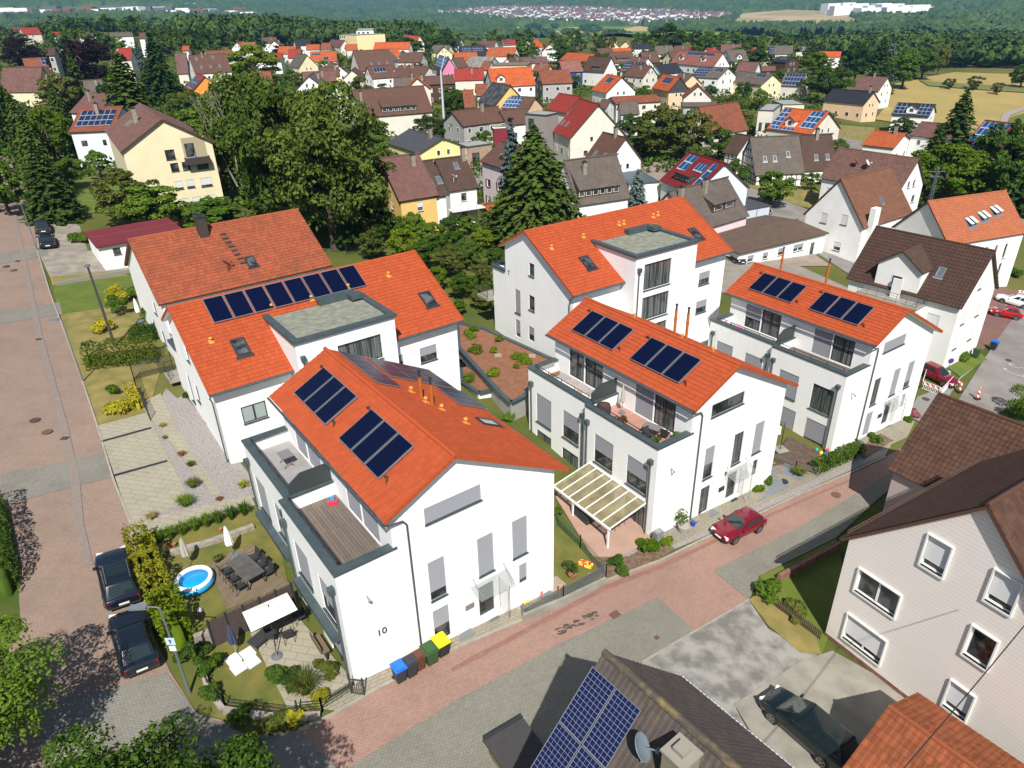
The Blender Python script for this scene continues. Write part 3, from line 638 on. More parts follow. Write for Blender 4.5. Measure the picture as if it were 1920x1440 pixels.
 eL0, eL1 = (2.51, -.42, 9.5), (2.51, V, 9.5); r0, r1 = (UR, -.42, 11.5), (UR, V, 11.5); eR0, eR1 = (UE, -.42, 7.75), (UE, V, 7.75)
 rb = MB(); rb.mat(0); tiled(rb, eL1, eL0, r0, r1); tiled(rb, eR0, eR1, r1, r0); ridgecap(rb, (UR, -.45, 11.52), (UR, V+.03, 11.52))
 n = 14
 for k in range(26):                                        # verge tiles
  for (ea, ra) in ((Vector(eL0), Vector(r0)), (Vector(eR0), Vector(r0))):
   N = 12 if ea.x < 5 else 22
   if k >= N: continue
   p = ea.lerp(ra, k/N); q = ea.lerp(ra, (k+1.05)/N); rb.bar(p+Vector((0, -.01, -.02)), q+Vector((0, -.01, .0)), .07, .22)
 rb.mat(1); slab(rb, eL1, eL0, r0, r1, .12, .03); slab(rb, eR0, eR1, r1, r0, .12, .03)
 roof = rb.build('roof', [ORANGE, WHITE], root)
 MB().tube([(2.43, -.42, 9.42), (2.43, V, 9.42)], .075, 8).build('gutter', ZINC, roof); MB().tube([(UE+.06, -.42, 7.68), (UE+.06, V, 7.68)], .075, 8).build('gutter', ZINC, roof)
 SL = Slope((2.51, 0, 9.5), (2.51, 1, 9.5), (UR, 0, 11.5)); SR_ = Slope((UE, 0, 7.75), (UE, 1, 7.75), (UR, 0, 11.5))
 k = sqrt(1+.51**2)
 collector(roof, SL, 1.9, 1.05*k, 6.45, 3.1*k, n=3); collector(roof, SL, 8.2, 1.05*k, 12.75, 3.1*k, n=3)
 mb = MB()
 for s, t in ((1.75, 1.3), (6.6, 3.0), (8.05, 1.4), (12.9, 3.0)):
  mb.tube([SL.P(s, t*k, .15), SL.P(s-.15, t*k+.1, .22), SL.P(s-.3, t*k-.05, .15), SL.P(s-.32, t*k-.2, .0)] if s < 5 or s == 8.05 else [SL.P(s, t*k, .15), SL.P(s+.15, t*k+.1, .22), SL.P(s+.3, t*k, .12), SL.P(s+.32, t*k+.1, .0)], .05, 6)
 mb.build('collector_pipe', M('pipe_lagging', (.08, .035, .02), .8), roof)
 return root, roof, SL, SR_
P10, P8, P6 = (-8.22, 24.20, .62, 0.0), (9.0, 36.89, .604, -2.11), (26.32, 49.09, .597, -3.84)
k2 = sqrt(1+.536**2)
d10, rf10, SL10, SR10 = duplex('double_house', 'white double house number 10 in front, with black solar panels behind its ridge', P10,
 dict(W1='half', W2='shut', W3='shut', W4='shut', L1='half', L2='glass', L3='glass', L4='shut', T1='shut', T2='shut', T3='shut', T4='shut', A='low', B='half'), 'wood', 'conc', '10')
number(d10, lambda s, z, d: (s, d, z), 1.5, 2.65, '10')
d8, rf8, SL8, SR8 = duplex('double_house', 'middle white double house number 8 with furnished terraces and translucent patio roof', P8,
 dict(long='glass', A='half', B='glass', C='glass', D='shut', E='glass', W1='half', W2='half', W3='half', W4='shut', L1='glass', L2='glass', T1='glass', T2='shut', T3='glass', T4='glass', awning=False), 'pink', 'conc', '8')
number(d8, lambda s, z, d: (s, d, z), 7.0, 2.45, '8', h=.34)
d6, rf6, SL6, SR6 = duplex('double_house', 'rightmost of three white double houses, with a play deck at its garden door', P6,
 dict(long='shut', A='glass', B='shut', C='shut', D='low', E='shut', W1='glass', W2='shut', W3='shut', W4='shut', L1='low', L2='low', T1='glass', T2='shut', T3='glass', T4='half', awning=False), 'wood', 'conc', '6')
def tR(u): return (13.42-u)*k2
pvgrid(rf10, SR10, 8.9, tR(8.55), 14.3, tR(7.05), 5, 1); pvgrid(rf10, SR10, 10.9, tR(13.3), 14.4, tR(8.85), 3, 3)
pvgrid(rf10, SR10, 7.6, tR(13.6), 10.6, tR(11.6), 3, 1)
flue(rf10, SR10, 7.7, tR(9.2)); flue(rf10, SR10, 6.65, tR(9.3))
for s, u in ((7.1, 9.1), (6.2, 9.6), (4.5, 10.1), (8.6, 9.0)): vent(rf10, SR10, s, tR(u))
skylight(rf10, SR10, 4.7, tR(12.6), .95, 1.35, glass=M('pale_blind', (.5, .55, .55), .2))
for rr, SS, lst in ((rf8, SR8, ((3.0, 8.0), (6.0, 8.2), (11, 8.3))), (rf6, SR6, ((4.0, 9.0), (9, 8.6)))):
 for s, u in lst: vent(rr, SS, s, tR(u))
flue(rf8, SR8, 6.9, tR(8.4), 2.1); flue(rf8, SR8, 5.6, tR(8.2), 2.2); flue(rf6, SR6, 8.2, tR(8.4), 2.4); flue(rf6, SR6, 13.0, tR(8.4), 2.3)
# ------------------------------------------------------------------ the two apartment houses with a glazed stair bay
def apartments(name, label, pose, coll, skys, vents, glassrows):
 x, y, a, z0 = pose; L_, W, he, hr, rf = 19.65, 11.33, 6.55, 10.45, .63; m = (hr-he)/(W*rf); heB = hr-m*W*(1-rf)
 root = thing(name, label, 'apartment house', (x, y, z0), a, 'white apartment houses with stair bays')
 wa = .5; wb = W-.5; ui = .35; u1 = L_-.35; LO = -4
 F = {'A': lambda s, z, d: (s, wa+d, z), 'B': lambda s, z, d: (s, wb-d, z), '0': lambda s, z, d: (ui+d, s, z), '1': lambda s, z, d: (u1-d, s, z)}
 zA = he+m*wa-.12; zB = heB+m*.5-.12; zr = hr-.12
 wins = {'A': [(1.8, 3.45, 3.5, 4.75, 'glass'), (1.8, .6, 3.5, 1.9, 'glass'), (15.8, 3.7, 17.3, 5.0, 'half'), (13.85, 4.0, 14.3, 5.0, 'half'), (15.8, .75, 17.3, 2.05, 'half'), (13.7, .9, 14.2, 2.05, 'glass')],
   '0': [(8.4, 2.0, 9.3, 4.4, 'shut'), (6.1, 3.05, 7.0, 4.5, 'glass'), (8.5, -.5, 9.3, 1.3, 'low'), (6.2, -.1, 7.1, 1.35, 'half'), (6.1, 6.4, 6.9, 7.6, 'glass')]}
 mb = MB(); gp = [(wa, LO), (wb, LO), (wb, zB), (W*rf, zr), (wa, zA)]
 wallface(mb, [(ui, LO), (u1, LO), (u1, zA), (ui, zA)], [q[:4] for q in wins['A']], F['A'])
 wallface(mb, [(ui, LO), (u1, LO), (u1, zB), (ui, zB)], [], F['B'])
 wallface(mb, gp, [q[:4] for q in wins['0']], F['0']); wallface(mb, gp, [], F['1'])
 mb.build('wall', WHITE, root)
 for k, ws in wins.items():
  for q in ws: window(root, F[k], q, q[4], glass=M('frosted_pane', (.42, .5, .48), .15) if (q[0], q[1]) == (1.8, 3.45) else None)
 rb = MB(); q1 = ((0, 0, he), (L_, 0, he), (L_, W*rf, hr), (0, W*rf, hr)); q2 = ((L_, W, heB), (0, W, heB), (0, W*rf, hr), (L_, W*rf, hr))
 for q in (q1, q2): rb.mat(0); tiled(rb, *q); rb.mat(1); slab(rb, *q, t=.12, off=.03)
 rb.mat(0); ridgecap(rb, q1[3], q1[2])
 for ea, ra, N in ((Vector(q1[0]), Vector(q1[3]), 24), (Vector(q1[1]), Vector(q1[2]), 24), (Vector(q2[1]), Vector(q1[3]), 14), (Vector(q2[0]), Vector(q1[2]), 14)):
  for k in range(N): rb.bar(ea.lerp(ra, k/N)+Vector((0, 0, -.02)), ea.lerp(ra, (k+1.05)/N), .07, .2)
 roof = rb.build('roof', [ORANGE, WHITE], root)
 MB().tube([(0, -.06, he-.06), (L_, -.06, he-.06)], .075, 8).build('gutter', ZINC, roof)
 SA = Slope(q1[0], q1[1], q1[3]); SB = Slope(q2[0], q2[1], q1[2]); kk = sqrt(1+m*m)
 for (s0, v0, s1, v1, n) in coll: collector(roof, SA, s0, v0*kk, s1, v1*kk, n=n)
 for s, v in skys: skylight(roof, SA, s, v*kk, 1.0, 1.5)
 for s, v in vents: vent(roof, SA, s, v*kk)
 U0_, U1_, V0_, V1_, ZT = 5.7, 13.1, -1.25, 4.3, 9.0
 fT = lambda s, z, d: (s, V0_+d, z)
 gl = glassrows
 mb = MB(); wallface(mb, [(U0_, LO), (U1_, LO), (U1_, ZT), (U0_, ZT)], gl, fT)
 mb.quad((U0_, V0_, LO), (U0_, V1_, LO), (U0_, V1_, ZT), (U0_, V0_, ZT)); mb.quad((U1_, V0_, LO), (U1_, V1_, LO), (U1_, V1_, ZT), (U1_, V0_, ZT))
 mb.quad((U0_, V1_, LO), (U1_, V1_, LO), (U1_, V1_, ZT), (U0_, V1_, ZT))
 bay = mb.build('stair_bay', WHITE, root)
 for g in gl: window(root, fT, g, 'glass', divs=3, glass=CURT, rev=.2)
 mb = MB(); e = .16; w_ = .5
 mb.box(U0_-e, V0_-e, ZT, U1_+e, V0_-e+w_, ZT+.22); mb.box(U0_-e, V0_-e+w_, ZT, U0_-e+w_, V1_+.3, ZT+.22); mb.box(U1_+e-w_, V0_-e+w_, ZT, U1_+e, V1_+.3, ZT+.22)
 mb.box(U1_-3.4, V1_-.3, ZT, U1_-.5, V1_+.4, ZT+.5); mb.box(U1_-1.2, V1_-1.2, ZT+.2, U1_-.2, V1_-.3, ZT+.55)
 mb.build('parapet_coping', ZINC, bay)
 MB().box(U0_-e+w_, V0_-e+w_, ZT-.1, U1_+e-w_, V1_, ZT+.03).build('flat_roof', M('bay_roof_gravel', (.27, .28, .22), .95, var=.3, scale=2), bay)
 for s in (U0_+.35,):
  mb = MB(); mb.box(s-.16, V0_-.3, 7.7, s+.16, V0_-.01, 8.05); mb.tube([(s, V0_-.12, 7.8), (s, V0_-.12, -2)], .055, 8); mb.build('downpipe', ZINC, bay)
 downpipe(root, [(.1, .1, he-.1), (.05, .5, he-.5), (.2, .8, he-1), (.2, .8, -3)])
 mb = MB(); mb.box(ui+.03, wb-.2, -4, ui+6, wb+2.3, 5.6); mb.build('side_wing', WHITE, root)
 mb = MB(); mb.box(ui-.1, wb+.1, 5.6, ui+.35, wb+2.45, 5.78); mb.box(ui+.35, wb+2.0, 5.6, ui+6, wb+2.45, 5.78); mb.build('parapet_coping', ZINC, root)
 rail(root, [(ui+.2, wb+.2), (ui+.2, wb+2.2)], 5.75, .6)
 rail(root, [(-.3, wb+2.4), (-.3, wb+4.2), (3, wb+4.2)], 2.3, .9); MB().box(-.4, wb+2.3, 2.05, 3, wb+4.3, 2.3).build('balcony_slab', CONC, root)
 return root, roof, SA, SB
P9, P7 = (-19.69, 40.604, .621, 1.464), (5.334, 55.666, .582, 1.81)
a9 = apartments('apartment_house', 'white apartment house behind number 10 with a row of eight solar collectors along its ridge', P9, [(2.3, 4.95, 14.0, 7.0, 8)], [(2.7, 2.1), (17.5, 1.9)], [(1.6, 3.7), (6.5, 5.1), (9.5, 5.0), (12.6, 5.2), (16.2, 5.4)], [(8.6, 6.1, 11.9, 8.0), (8.6, 3.0, 11.9, 4.9)])
a7 = apartments('apartment_house', 'white apartment house without solar panels standing beyond the planted garage roof', P7, [], [(3.1, 2.0), (16.7, 2.1)], [(1.3, 4.8), (5.2, 5.2), (9.8, 5.6), (10.4, 5.6), (14.2, 5.6), (14.9, 5.7)], [(6.75, 5.8, 10.0, 8.2), (6.75, 2.9, 10.0, 5.15), (6.75, .2, 10.0, 2.3)])
number(a7[0], lambda s, z, d: (.35+d, 10.3-s, z), -.1, 5.5, '7', h=.5, mat=M('grey_sign', (.2, .22, .25), .5))
# ------------------------------------------------------------------ ground and paved sheets
import numpy as np
def npmesh(name, vs, fs, mat, parent=None, smooth=False, link=True):
 me = bpy.data.meshes.new(name); vs = np.asarray(vs, np.float32); fs = np.asarray(fs, np.int32); k = fs.shape[1]
 me.vertices.add(len(vs)); me.vertices.foreach_set('co', vs.ravel())
 me.loops.add(fs.size); me.loops.foreach_set('vertex_index', fs.ravel())
 me.polygons.add(len(fs)); me.polygons.foreach_set('loop_start', np.arange(0, fs.size, k, dtype=np.int32)); me.polygons.foreach_set('loop_total', np.full(len(fs), k, np.int32))
 if smooth: me.polygons.foreach_set('use_smooth', np.ones(len(fs), bool))
 me.materials.append(mat); me.update(calc_edges=True); me.validate()
 o = bpy.data.objects.new(name, me)
 if link: COL.objects.link(o)
 if parent: o.parent = parent
 return o
def ground_mat():
 m, t, b = newmat('ground_soil_and_grass'); L = t.links.new
 g = MN(t, 'NewGeometry')
 n1 = MN(t, 'TexNoise', Scale=.045, Detail=8.0, Roughness=.6); L(g.outputs['Position'], n1.inputs['Vector'])
 n2 = MN(t, 'TexNoise', Scale=1.2, Detail=6.0); L(g.outputs['Position'], n2.inputs['Vector'])
 rp = MN(t, 'ValToRGB'); e = rp.color_ramp.elements; e[0].position = .38; e[1].position = .62
 e[0].color = (.045, .070, .014, 1); e[1].color = (.15, .125, .04, 1); L(n1.outputs[0], rp.inputs[0])
 c = mixc(t, mathn(t, 'MULTIPLY', n2.outputs[0], .6), rp.outputs[0], (.07, .11, .02))
 L(c, b.inputs['Base Color']); b.inputs['Roughness'].default_value = .95; b.inputs['Specular IOR Level'].default_value = .1
 bp = MN(t, 'Bump', Strength=.5, Distance=.15); L(n2.outputs[0], bp.inputs['Height']); L(bp.outputs[0], b.inputs['Normal'])
 return m
def axis(c, lo, hi, d0, g):
 out = [c]; d = d0
 while out[-1] < hi: out.append(out[-1]+d); d *= g
 d = d0; left = [c]
 while left[-1] > lo: left.append(left[-1]-d); d *= g
 return left[:0:-1]+out
xs = axis(0, -9000, 9000, 1.6, 1.032); ys = axis(45, -60, 13500, 1.6, 1.026)
gv = [(x, y, H(x, y)) for y in ys for x in xs]; nx = len(xs)
gf = [(j*nx+i, j*nx+i+1, (j+1)*nx+i+1, (j+1)*nx+i) for j in range(len(ys)-1) for i in range(nx-1)]
tag(npmesh('ground', gv, gf, ground_mat(), smooth=True), kind='structure')
def sheet(name, poly, mat, dz=.05, res=1.6, px=True, thick=0, kind='structure', label=None, cat=None):
 P = [Gxy(*q) for q in poly] if px else poly
 x0 = min(p[0] for p in P); x1 = max(p[0] for p in P); y0 = min(p[1] for p in P); y1 = max(p[1] for p in P)
 mb = MB(); ident = {}; vs = []; fs = []
 nx_ = max(1, int((x1-x0)/res)+1); ny_ = max(1, int((y1-y0)/res)+1)
 def vid(x, y):
  k = (round(x, 3), round(y, 3))
  if k not in ident: ident[k] = len(vs); vs.append((x, y, H(x, y)+dz))
  return ident[k]
 for i in range(nx_):
  for j in range(ny_):
   a, b = x0+i*res, y0+j*res
   C_ = clip_rect(P, a, b, a+res, b+res)
   if len(C_) < 3: continue
   f = []
   for q in C_:
    v = vid(*q)
    if not f or (f[-1] != v and f[0] != v): f.append(v)
   if len(f) >= 3: fs.append(tuple(f))
 mb.v = vs; mb.f = fs; mb.mi = [0]*len(fs)
 n = len(P)
 if thick:
  for k in range(n):
   a, b = P[k], P[(k+1) % n]; m = max(1, int(hypot(a[0]-b[0], a[1]-b[1])/res))
   for q in range(m):
    p = (a[0]+(b[0]-a[0])*q/m, a[1]+(b[1]-a[1])*q/m); r = (a[0]+(b[0]-a[0])*(q+1)/m, a[1]+(b[1]-a[1])*(q+1)/m)
    mb.quad((*p, H(*p)+dz-thick), (*r, H(*r)+dz-thick), (*r, H(*r)+dz), (*p, H(*p)+dz))
 o = mb.build(name, mat)
 return tag(o, label, cat, kind=kind)
def strip(pts, w):                     # polygon around a centre line given in world xy
 L_, R_ = [], []
 for i, p in enumerate(pts):
  a = pts[max(i-1, 0)]; b = pts[min(i+1, len(pts)-1)]; d = Vector((b[0]-a[0], b[1]-a[1])).normalized(); ww = w[i] if isinstance(w, list) else w
  L_.append((p[0]-d.y*ww/2, p[1]+d.x*ww/2)); R_.append((p[0]+d.y*ww/2, p[1]-d.x*ww/2))
 return L_+R_[::-1]
SANG = -.60
PINK = PAVE('pink_pavers', (.50, .315, .25), (.42, .255, .205), (.18, .11, .09), SANG, .21, .11, samt=.28)
GREY = PAVE('grey_pavers', (.33, .32, .265), (.27, .26, .215), (.09, .085, .075), SANG, .21, .11, samt=.25)
PINKL = PAVE('pink_pavers_left', (.43, .31, .245), (.37, .265, .205), (.2, .145, .12), .12, .21, .11, samt=.28)
GREYL = PAVE('grey_pavers_left', (.35, .33, .28), (.29, .275, .24), (.11, .10, .09), .12, .21, .11, samt=.4)
TAN = PAVE('tan_slabs', (.47, .43, .33), (.445, .405, .31), (.34, .31, .23), .12, .9, .45, samt=.25)
TANR = PAVE('tan_pavers', (.42, .38, .29), (.37, .33, .25), (.2, .18, .14), SANG, .4, .2, samt=.3)
ASPH = M('asphalt', (.27, .245, .225), .92, var=.22, scale=.35, bump=.25, bscale=25)
ASPH2 = M('worn_tarmac_yard', (.19, .185, .165), .95, var=.5, scale=1.1, bump=.4, bscale=14, col2=(.38, .365, .33), sharp=(.38, .62))
GRAVEL = M('pale_gravel', (.24, .215, .20), .95, var=.35, scale=14, bump=.9, bscale=22, col2=(.50, .45, .43), sharp=(.35, .65))
GRAVELG = M('grey_gravel', (.15, .17, .19), .95, var=.35, scale=14, bump=.9, bscale=22, col2=(.33, .36, .38))
LAWN = M('lawn_grass', (.10, .135, .018), .95, var=.3, scale=.9, bump=.8, bscale=18, col2=(.24, .20, .045))
LAWNG = M('green_lawn', (.085, .15, .012), .95, var=.3, scale=.5, bump=.8, bscale=15, col2=(.16, .20, .02))
DRY = M('dry_grass', (.36, .27, .085), .95, var=.3, scale=.8, bump=.8, bscale=10, col2=(.17, .17, .04))
HAY = M('mown_hay_field', (.47, .34, .10), .95, var=.2, scale=.07, bump=.4, bscale=2, col2=(.36, .29, .09))
SOIL = M('red_brown_substrate', (.33, .15, .085), .95, var=.3, scale=2.2, bump=.8, bscale=14, col2=(.24, .10, .05))
KERB = M('kerb_stone', (.40, .36, .30), .9, var=.15, scale=2)
def kerb(pts, w_=.14, h_=.10, px=True):
 P = [Gxy(*q) for q in pts] if px else pts
 mb = MB()
 for a, b in zip(P, P[1:]):
  n = max(1, int(hypot(b[0]-a[0], b[1]-a[1])/1.5))
  for k in range(n):
   p = (a[0]+(b[0]-a[0])*k/n, a[1]+(b[1]-a[1])*k/n); q = (a[0]+(b[0]-a[0])*(k+1)/n, a[1]+(b[1]-a[1])*(k+1)/n)
   mb.bar((*p, H(*p)+h_/2), (*q, H(*q)+h_/2), w_, h_+.1)
 return tag(mb.build('kerb', KERB), kind='structure')
LSR = [(20, 262), (45, 330), (62, 400), (70, 470), (94, 550), (125, 633), (155, 716), (182, 797), (213, 900), (246, 985), (262, 1080), (283, 1178), (320, 1262), (371, 1340)]
LSL = [(-12, 262), (-30, 330), (-50, 400), (-80, 470), (-110, 560), (-120, 700), (-60, 850), (12, 960), (34, 1080), (40, 1180), (-30, 1300), (-80, 1440), (0, 1600)]
sheet('street', LSR + [(420, 1352), (500, 1500), (300, 1650), (100, 1650)] + LSL[::-1], PINKL, .05, 2.0)
sheet('street', [(4, 890), (196, 850), (213, 895), (2, 950)], GREYL, .075); sheet('street', [(-60, 486), (88, 462), (92, 480), (-60, 506)], GREYL, .075)
sheet('street', [(-60, 592), (112, 568), (118, 590), (-60, 618)], GREYL, .075)
sheet('street', [(24, 400), (30, 400), (78, 620), (128, 800), (150, 900), (158, 985), (176, 1060), (160, 1060), (140, 985), (132, 900), (112, 800), (66, 620)], M('grey_drain_pavers', (.28, .23, .20), .9, var=.1, scale=3), .09)
KL = [(371, 1340), (470, 1382), (560, 1372), (632, 1338), (700, 1300), (850, 1222), (985, 1164), (1132, 1092), (1240, 1052), (1320, 1012), (1400, 976), (1500, 928), (1590, 890), (1660, 858), (1700, 835), (1760, 790), (1800, 745), (1840, 700), (1925, 610)]
KR = [(100, 1650), (500, 1700), (960, 1640), (1090, 1330), (1205, 1243), (1303, 1185), (1404, 1126), (1424, 1080), (1466, 1060), (1567, 1010), (1642, 940), (1740, 860), (1830, 800), (1900, 760), (1960, 700)]
sheet('street', KL + KR[::-1], PINK, .055, 2.0)
sheet('street', [(640, 1450), (860, 1313), (1050, 1208), (1233, 1122), (1303, 1185), (1205, 1243), (1090, 1330), (960, 1640), (500, 1700)], GREY, .085)
sheet('street', [(1337, 1072), (1490, 994), (1600, 930), (1700, 868), (1745, 835), (1800, 800), (1830, 800), (1740, 860), (1642, 940), (1567, 1010), (1466, 1060), (1424, 1080), (1404, 1126)], GREY, .085)
sheet('street', [(70, 1334), (200, 1296), (311, 1262), (371, 1340), (470, 1382), (560, 1372), (640, 1450), (500, 1700), (150, 1640)], GREYL, .085)
sheet('street', [(1745, 835), (1800, 745), (1925, 560), (2050, 600), (1960, 700), (1900, 760), (1830, 800)], ASPH, .085)
sheet('street', [(845, 1255), (1132, 1100), (1240, 1060), (1400, 984), (1600, 897), (1600, 900), (1400, 990), (1240, 1068), (1132, 1110), (850, 1262)], M('red_gutter_pavers', (.30, .15, .12), .9, var=.15, scale=3), .10)
kerb([(560, 1372), (632, 1338), (700, 1298), (850, 1220), (980, 1164)]); kerb([(1205, 1243), (1303, 1185), (1404, 1126)], .12, .06)
kerb([(1132, 1092), (1240, 1052), (1320, 1012), (1400, 976), (1500, 928), (1590, 890), (1660, 858)]); kerb(LSR[3:12], .12, .08)
sheet('pavement', [(590, 1330), (632, 1336), (700, 1298), (850, 1220), (980, 1164), (985, 1150), (945, 1128), (860, 1168), (780, 1214), (660, 1290)], TANR, .12)
sheet('pavement', [(1075, 1072), (1140, 1085), (1320, 1008), (1500, 925), (1660, 855), (1690, 800), (1660, 790), (1600, 850), (1500, 900), (1330, 985), (1250, 1020), (1180, 1010)], GRAVEL, .09)
sheet('pavement', [(1232, 1022), (1250, 1030), (1420, 950), (1700, 822), (1715, 792), (1680, 790), (1500, 882), (1450, 888), (1225, 1012)], TANR, .12)
sheet('parking_bay', [(184, 800), (275, 776), (358, 942), (246, 985)], TAN, .10);
for q in ([(190, 829), (284, 803), (285, 806), (191, 832)], [(212, 893), (314, 865), (315, 868), (213, 897)]): sheet('drain_channel', q, ANTH, .13)
sheet('footpath', [(246, 985), (262, 1012), (480, 950), (470, 930), (300, 970)], TAN, .12)
sheet('footpath', [(266, 757), (302, 740), (330, 800), (412, 930), (402, 932), (275, 776)], TAN, .13)
sheet('gravel_bed', [(275, 776), (345, 742), (480, 905), (478, 935), (300, 972), (246, 986), (358, 942)], GRAVEL, .07)
sheet('gravel_bed', [(275, 776), (400, 935), (460, 900), (420, 860), (345, 760), (312, 730), (300, 752)], GRAVEL, .09)
sheet('gravel_bed', [(246, 985), (300, 970), (470, 932), (475, 905), (420, 900), (356, 942)], GRAVEL, .11)
sheet('lawn', [(262, 1012), (480, 950), (520, 1000), (540, 1090), (400, 1160), (330, 1230), (300, 1160), (275, 1070)], LAWN, .08)
sheet('lawn', [(380, 1215), (400, 1180), (480, 1160), (560, 1300), (600, 1360), (480, 1365), (400, 1345)], LAWN, .08)
sheet('wooden_deck', [(388, 1062), (476, 1024), (545, 1098), (428, 1146)], PAVE('deck_boards', (.31, .235, .15), (.22, .165, .11), (.08, .06, .045), -1.03, 3.0, .15, samt=.3), .16, thick=.16)
sheet('patio', [(470, 1190), (560, 1160), (665, 1280), (600, 1320), (540, 1330), (490, 1230)], TAN, .12)
sheet('lawn', [(1038, 985), (1135, 1060), (1128, 1085), (1080, 1105), (1005, 1148), (960, 1135), (1036, 1085)], LAWN, .09)
sheet('gravel_strip', [(955, 1138), (1043, 1082), (1062, 1098), (975, 1150)], M('beige_pebbles', (.34, .28, .20), .95, var=.4, scale=12, bump=.9, bscale=20, col2=(.6, .5, .38)), .12)
sheet('patio', [(1042, 935), (1060, 900), (1215, 990), (1220, 1015), (1160, 1048), (1110, 1045)], M('salmon_slabs', (.50, .32, .245), .9, var=.1, scale=.8), .14, thick=.1)
sheet('flower_bed', [(1105, 1048), (1135, 1090), (1240, 1050), (1265, 1030), (1225, 1015), (1180, 1045)], M('bed_soil', (.20, .13, .08), .95, var=.4, scale=4, bump=.8), .11)
sheet('gravel_bed', [(1415, 925), (1440, 880), (1475, 870), (1520, 888), (1505, 905), (1420, 945)], GRAVELG, .12)
sheet('wooden_deck', [(1450, 862), (1478, 822), (1558, 862), (1530, 892)], M('dark_deck_boards', (.13, .085, .06), .8, var=.3, scale=2), .25, thick=.3)
sheet('flower_bed', [(1600, 850), (1650, 815), (1675, 828), (1620, 862)], M('bed_soil', (.20, .13, .08)), .14)
sheet('verge', [(94, 520), (190, 490), (245, 520), (262, 600), (300, 700), (282, 760), (275, 776), (184, 800), (155, 716), (125, 633)], DRY, .045)
sheet('lawn', [(98, 535), (265, 515), (262, 560), (180, 580), (115, 590)], LAWNG, .06)
sheet('driveway', [(70, 470), (94, 520), (255, 505), (250, 480), (190, 475), (110, 460)], M('pale_dirt_drive', (.33, .29, .24), .95, var=.25, scale=.8, bump=.3), .06)
sheet('driveway', [(50, 400), (66, 430), (72, 475), (165, 470), (150, 425), (110, 400)], M('pale_dirt_drive', (.3, .27, .23)), .07)
sheet('lawn', [(125, 340), (140, 326), (218, 322), (226, 360), (200, 400), (160, 400)], LAWNG, .08, 3)
sheet('yard', [(1205, 1243), (1303, 1185), (1404, 1126), (1440, 1180), (1500, 1215), (1535, 1225), (1520, 1245), (1380, 1330), (1500, 1560), (1400, 1600), (1090, 1330)], ASPH2, .06)
sheet('driveway', [(1376, 1322), (1500, 1242), (1560, 1222), (1700, 1300), (1800, 1440), (1850, 1560), (1540, 1600)], M('old_concrete_drive', (.27, .255, .21), .92, var=.3, scale=.9, bump=.3, col2=(.40, .37, .31)), .10)
sheet('lawn', [(1424, 1080), (1466, 1062), (1567, 1012), (1590, 1100), (1540, 1230), (1520, 1210), (1440, 1150)], LAWNG, .07)
sheet('verge', [(1404, 1126), (1424, 1112), (1530, 1195), (1540, 1230), (1500, 1225), (1440, 1175)], DRY, .09)
sheet('street', [(1330, 372), (1360, 350), (1420, 352), (1530, 402), (1640, 470), (1600, 520), (1480, 440)], ASPH, .08, 3)
sheet('pavement', [(1345, 385), (1400, 398), (1500, 460), (1560, 500), (1480, 500), (1380, 470), (1350, 420)], M('warm_paving', (.34, .27, .22), .9, var=.15, scale=.6), .10, 3)
sheet('pavement', [(1360, 470), (1500, 500), (1600, 545), (1560, 640), (1490, 600), (1340, 545)], M('yard_paving', (.33, .29, .24), .9, var=.15, scale=.6), .10, 3)
sheet('meadow_slope', [(1400, 350), (1440, 345), (1530, 352), (1540, 395), (1500, 388)], DRY, .12, 3)
sheet('meadow_slope', [(1570, 235), (1640, 240), (1640, 290), (1600, 300), (1572, 275)], DRY, .12, 4)
sheet('street', [(1570, 258), (1660, 275), (1800, 262), (1800, 275), (1665, 292), (1560, 272)], ASPH, .14, 4)
sheet('parking_lot', [(1770, 640), (1800, 560), (1870, 540), (2000, 560), (1960, 640), (1860, 640), (1840, 660)], PAVE('red_yard_pavers', (.33, .17, .14), (.28, .15, .12), (.14, .1, .08), SANG, .21, .11), .07)
sheet('parking_lot', [(1870, 400), (1880, 365), (2000, 350), (2000, 430), (1920, 440)], ASPH, .07)
sheet('grass_verge', [(1775, 690), (1835, 660), (1850, 675), (1800, 708)], LAWNG, .1)
sheet('pavement', [(1700, 780), (1720, 745), (1790, 720), (1835, 665), (1850, 672), (1800, 712), (1775, 750), (1740, 800)], M('grey_path', (.3, .29, .27), .9, var=.1), .09)
sheet('meadow', [(1640, 225), (1668, 190), (1640, 165), (1722, 150), (1790, 136), (1960, 140), (2100, 200), (2100, 260), (1890, 250), (1875, 280), (1800, 262), (1740, 240)], HAY, .25, 7)
sheet('meadow_strip', [(1722, 152), (1745, 155), (1920, 165), (1925, 176), (1740, 163)], M('green_meadow_strip', (.17, .18, .045), .95, var=.2, scale=.1), .6, 8)
sheet('field_path', [(1870, 262), (1868, 240), (1880, 215), (1925, 200), (1925, 206), (1893, 219), (1884, 240), (1886, 265)], M('gravel_path', (.38, .34, .30), .9), .5, 4)
sheet('lawn', [(1886, 262), (1884, 240), (1893, 222), (1940, 208), (1950, 260)], LAWNG, .45, 5)
sheet('street', [(780, 330), (900, 300), (930, 330), (900, 360), (800, 360)], M('village_lane', (.3, .27, .24), .9, var=.15), .08, 3)
sheet('footway', [(1120, 330), (1250, 300), (1340, 330), (1340, 345), (1200, 345)], M('warm_paving', (.34, .27, .22)), .10, 3)
PW = P7;
def L7(u, v, z=0):
 c, s = cos(PW[2]), sin(PW[2]); return (PW[0]+u*c-v*s, PW[1]+u*s+v*c, z)
pod = [(-6.2, 11.5), (-1.0, 10.9), (.2, .2), (1.4, -1.8), (-2.5, -5.2), (-7.2, -3.9), (-9.4, .2)]
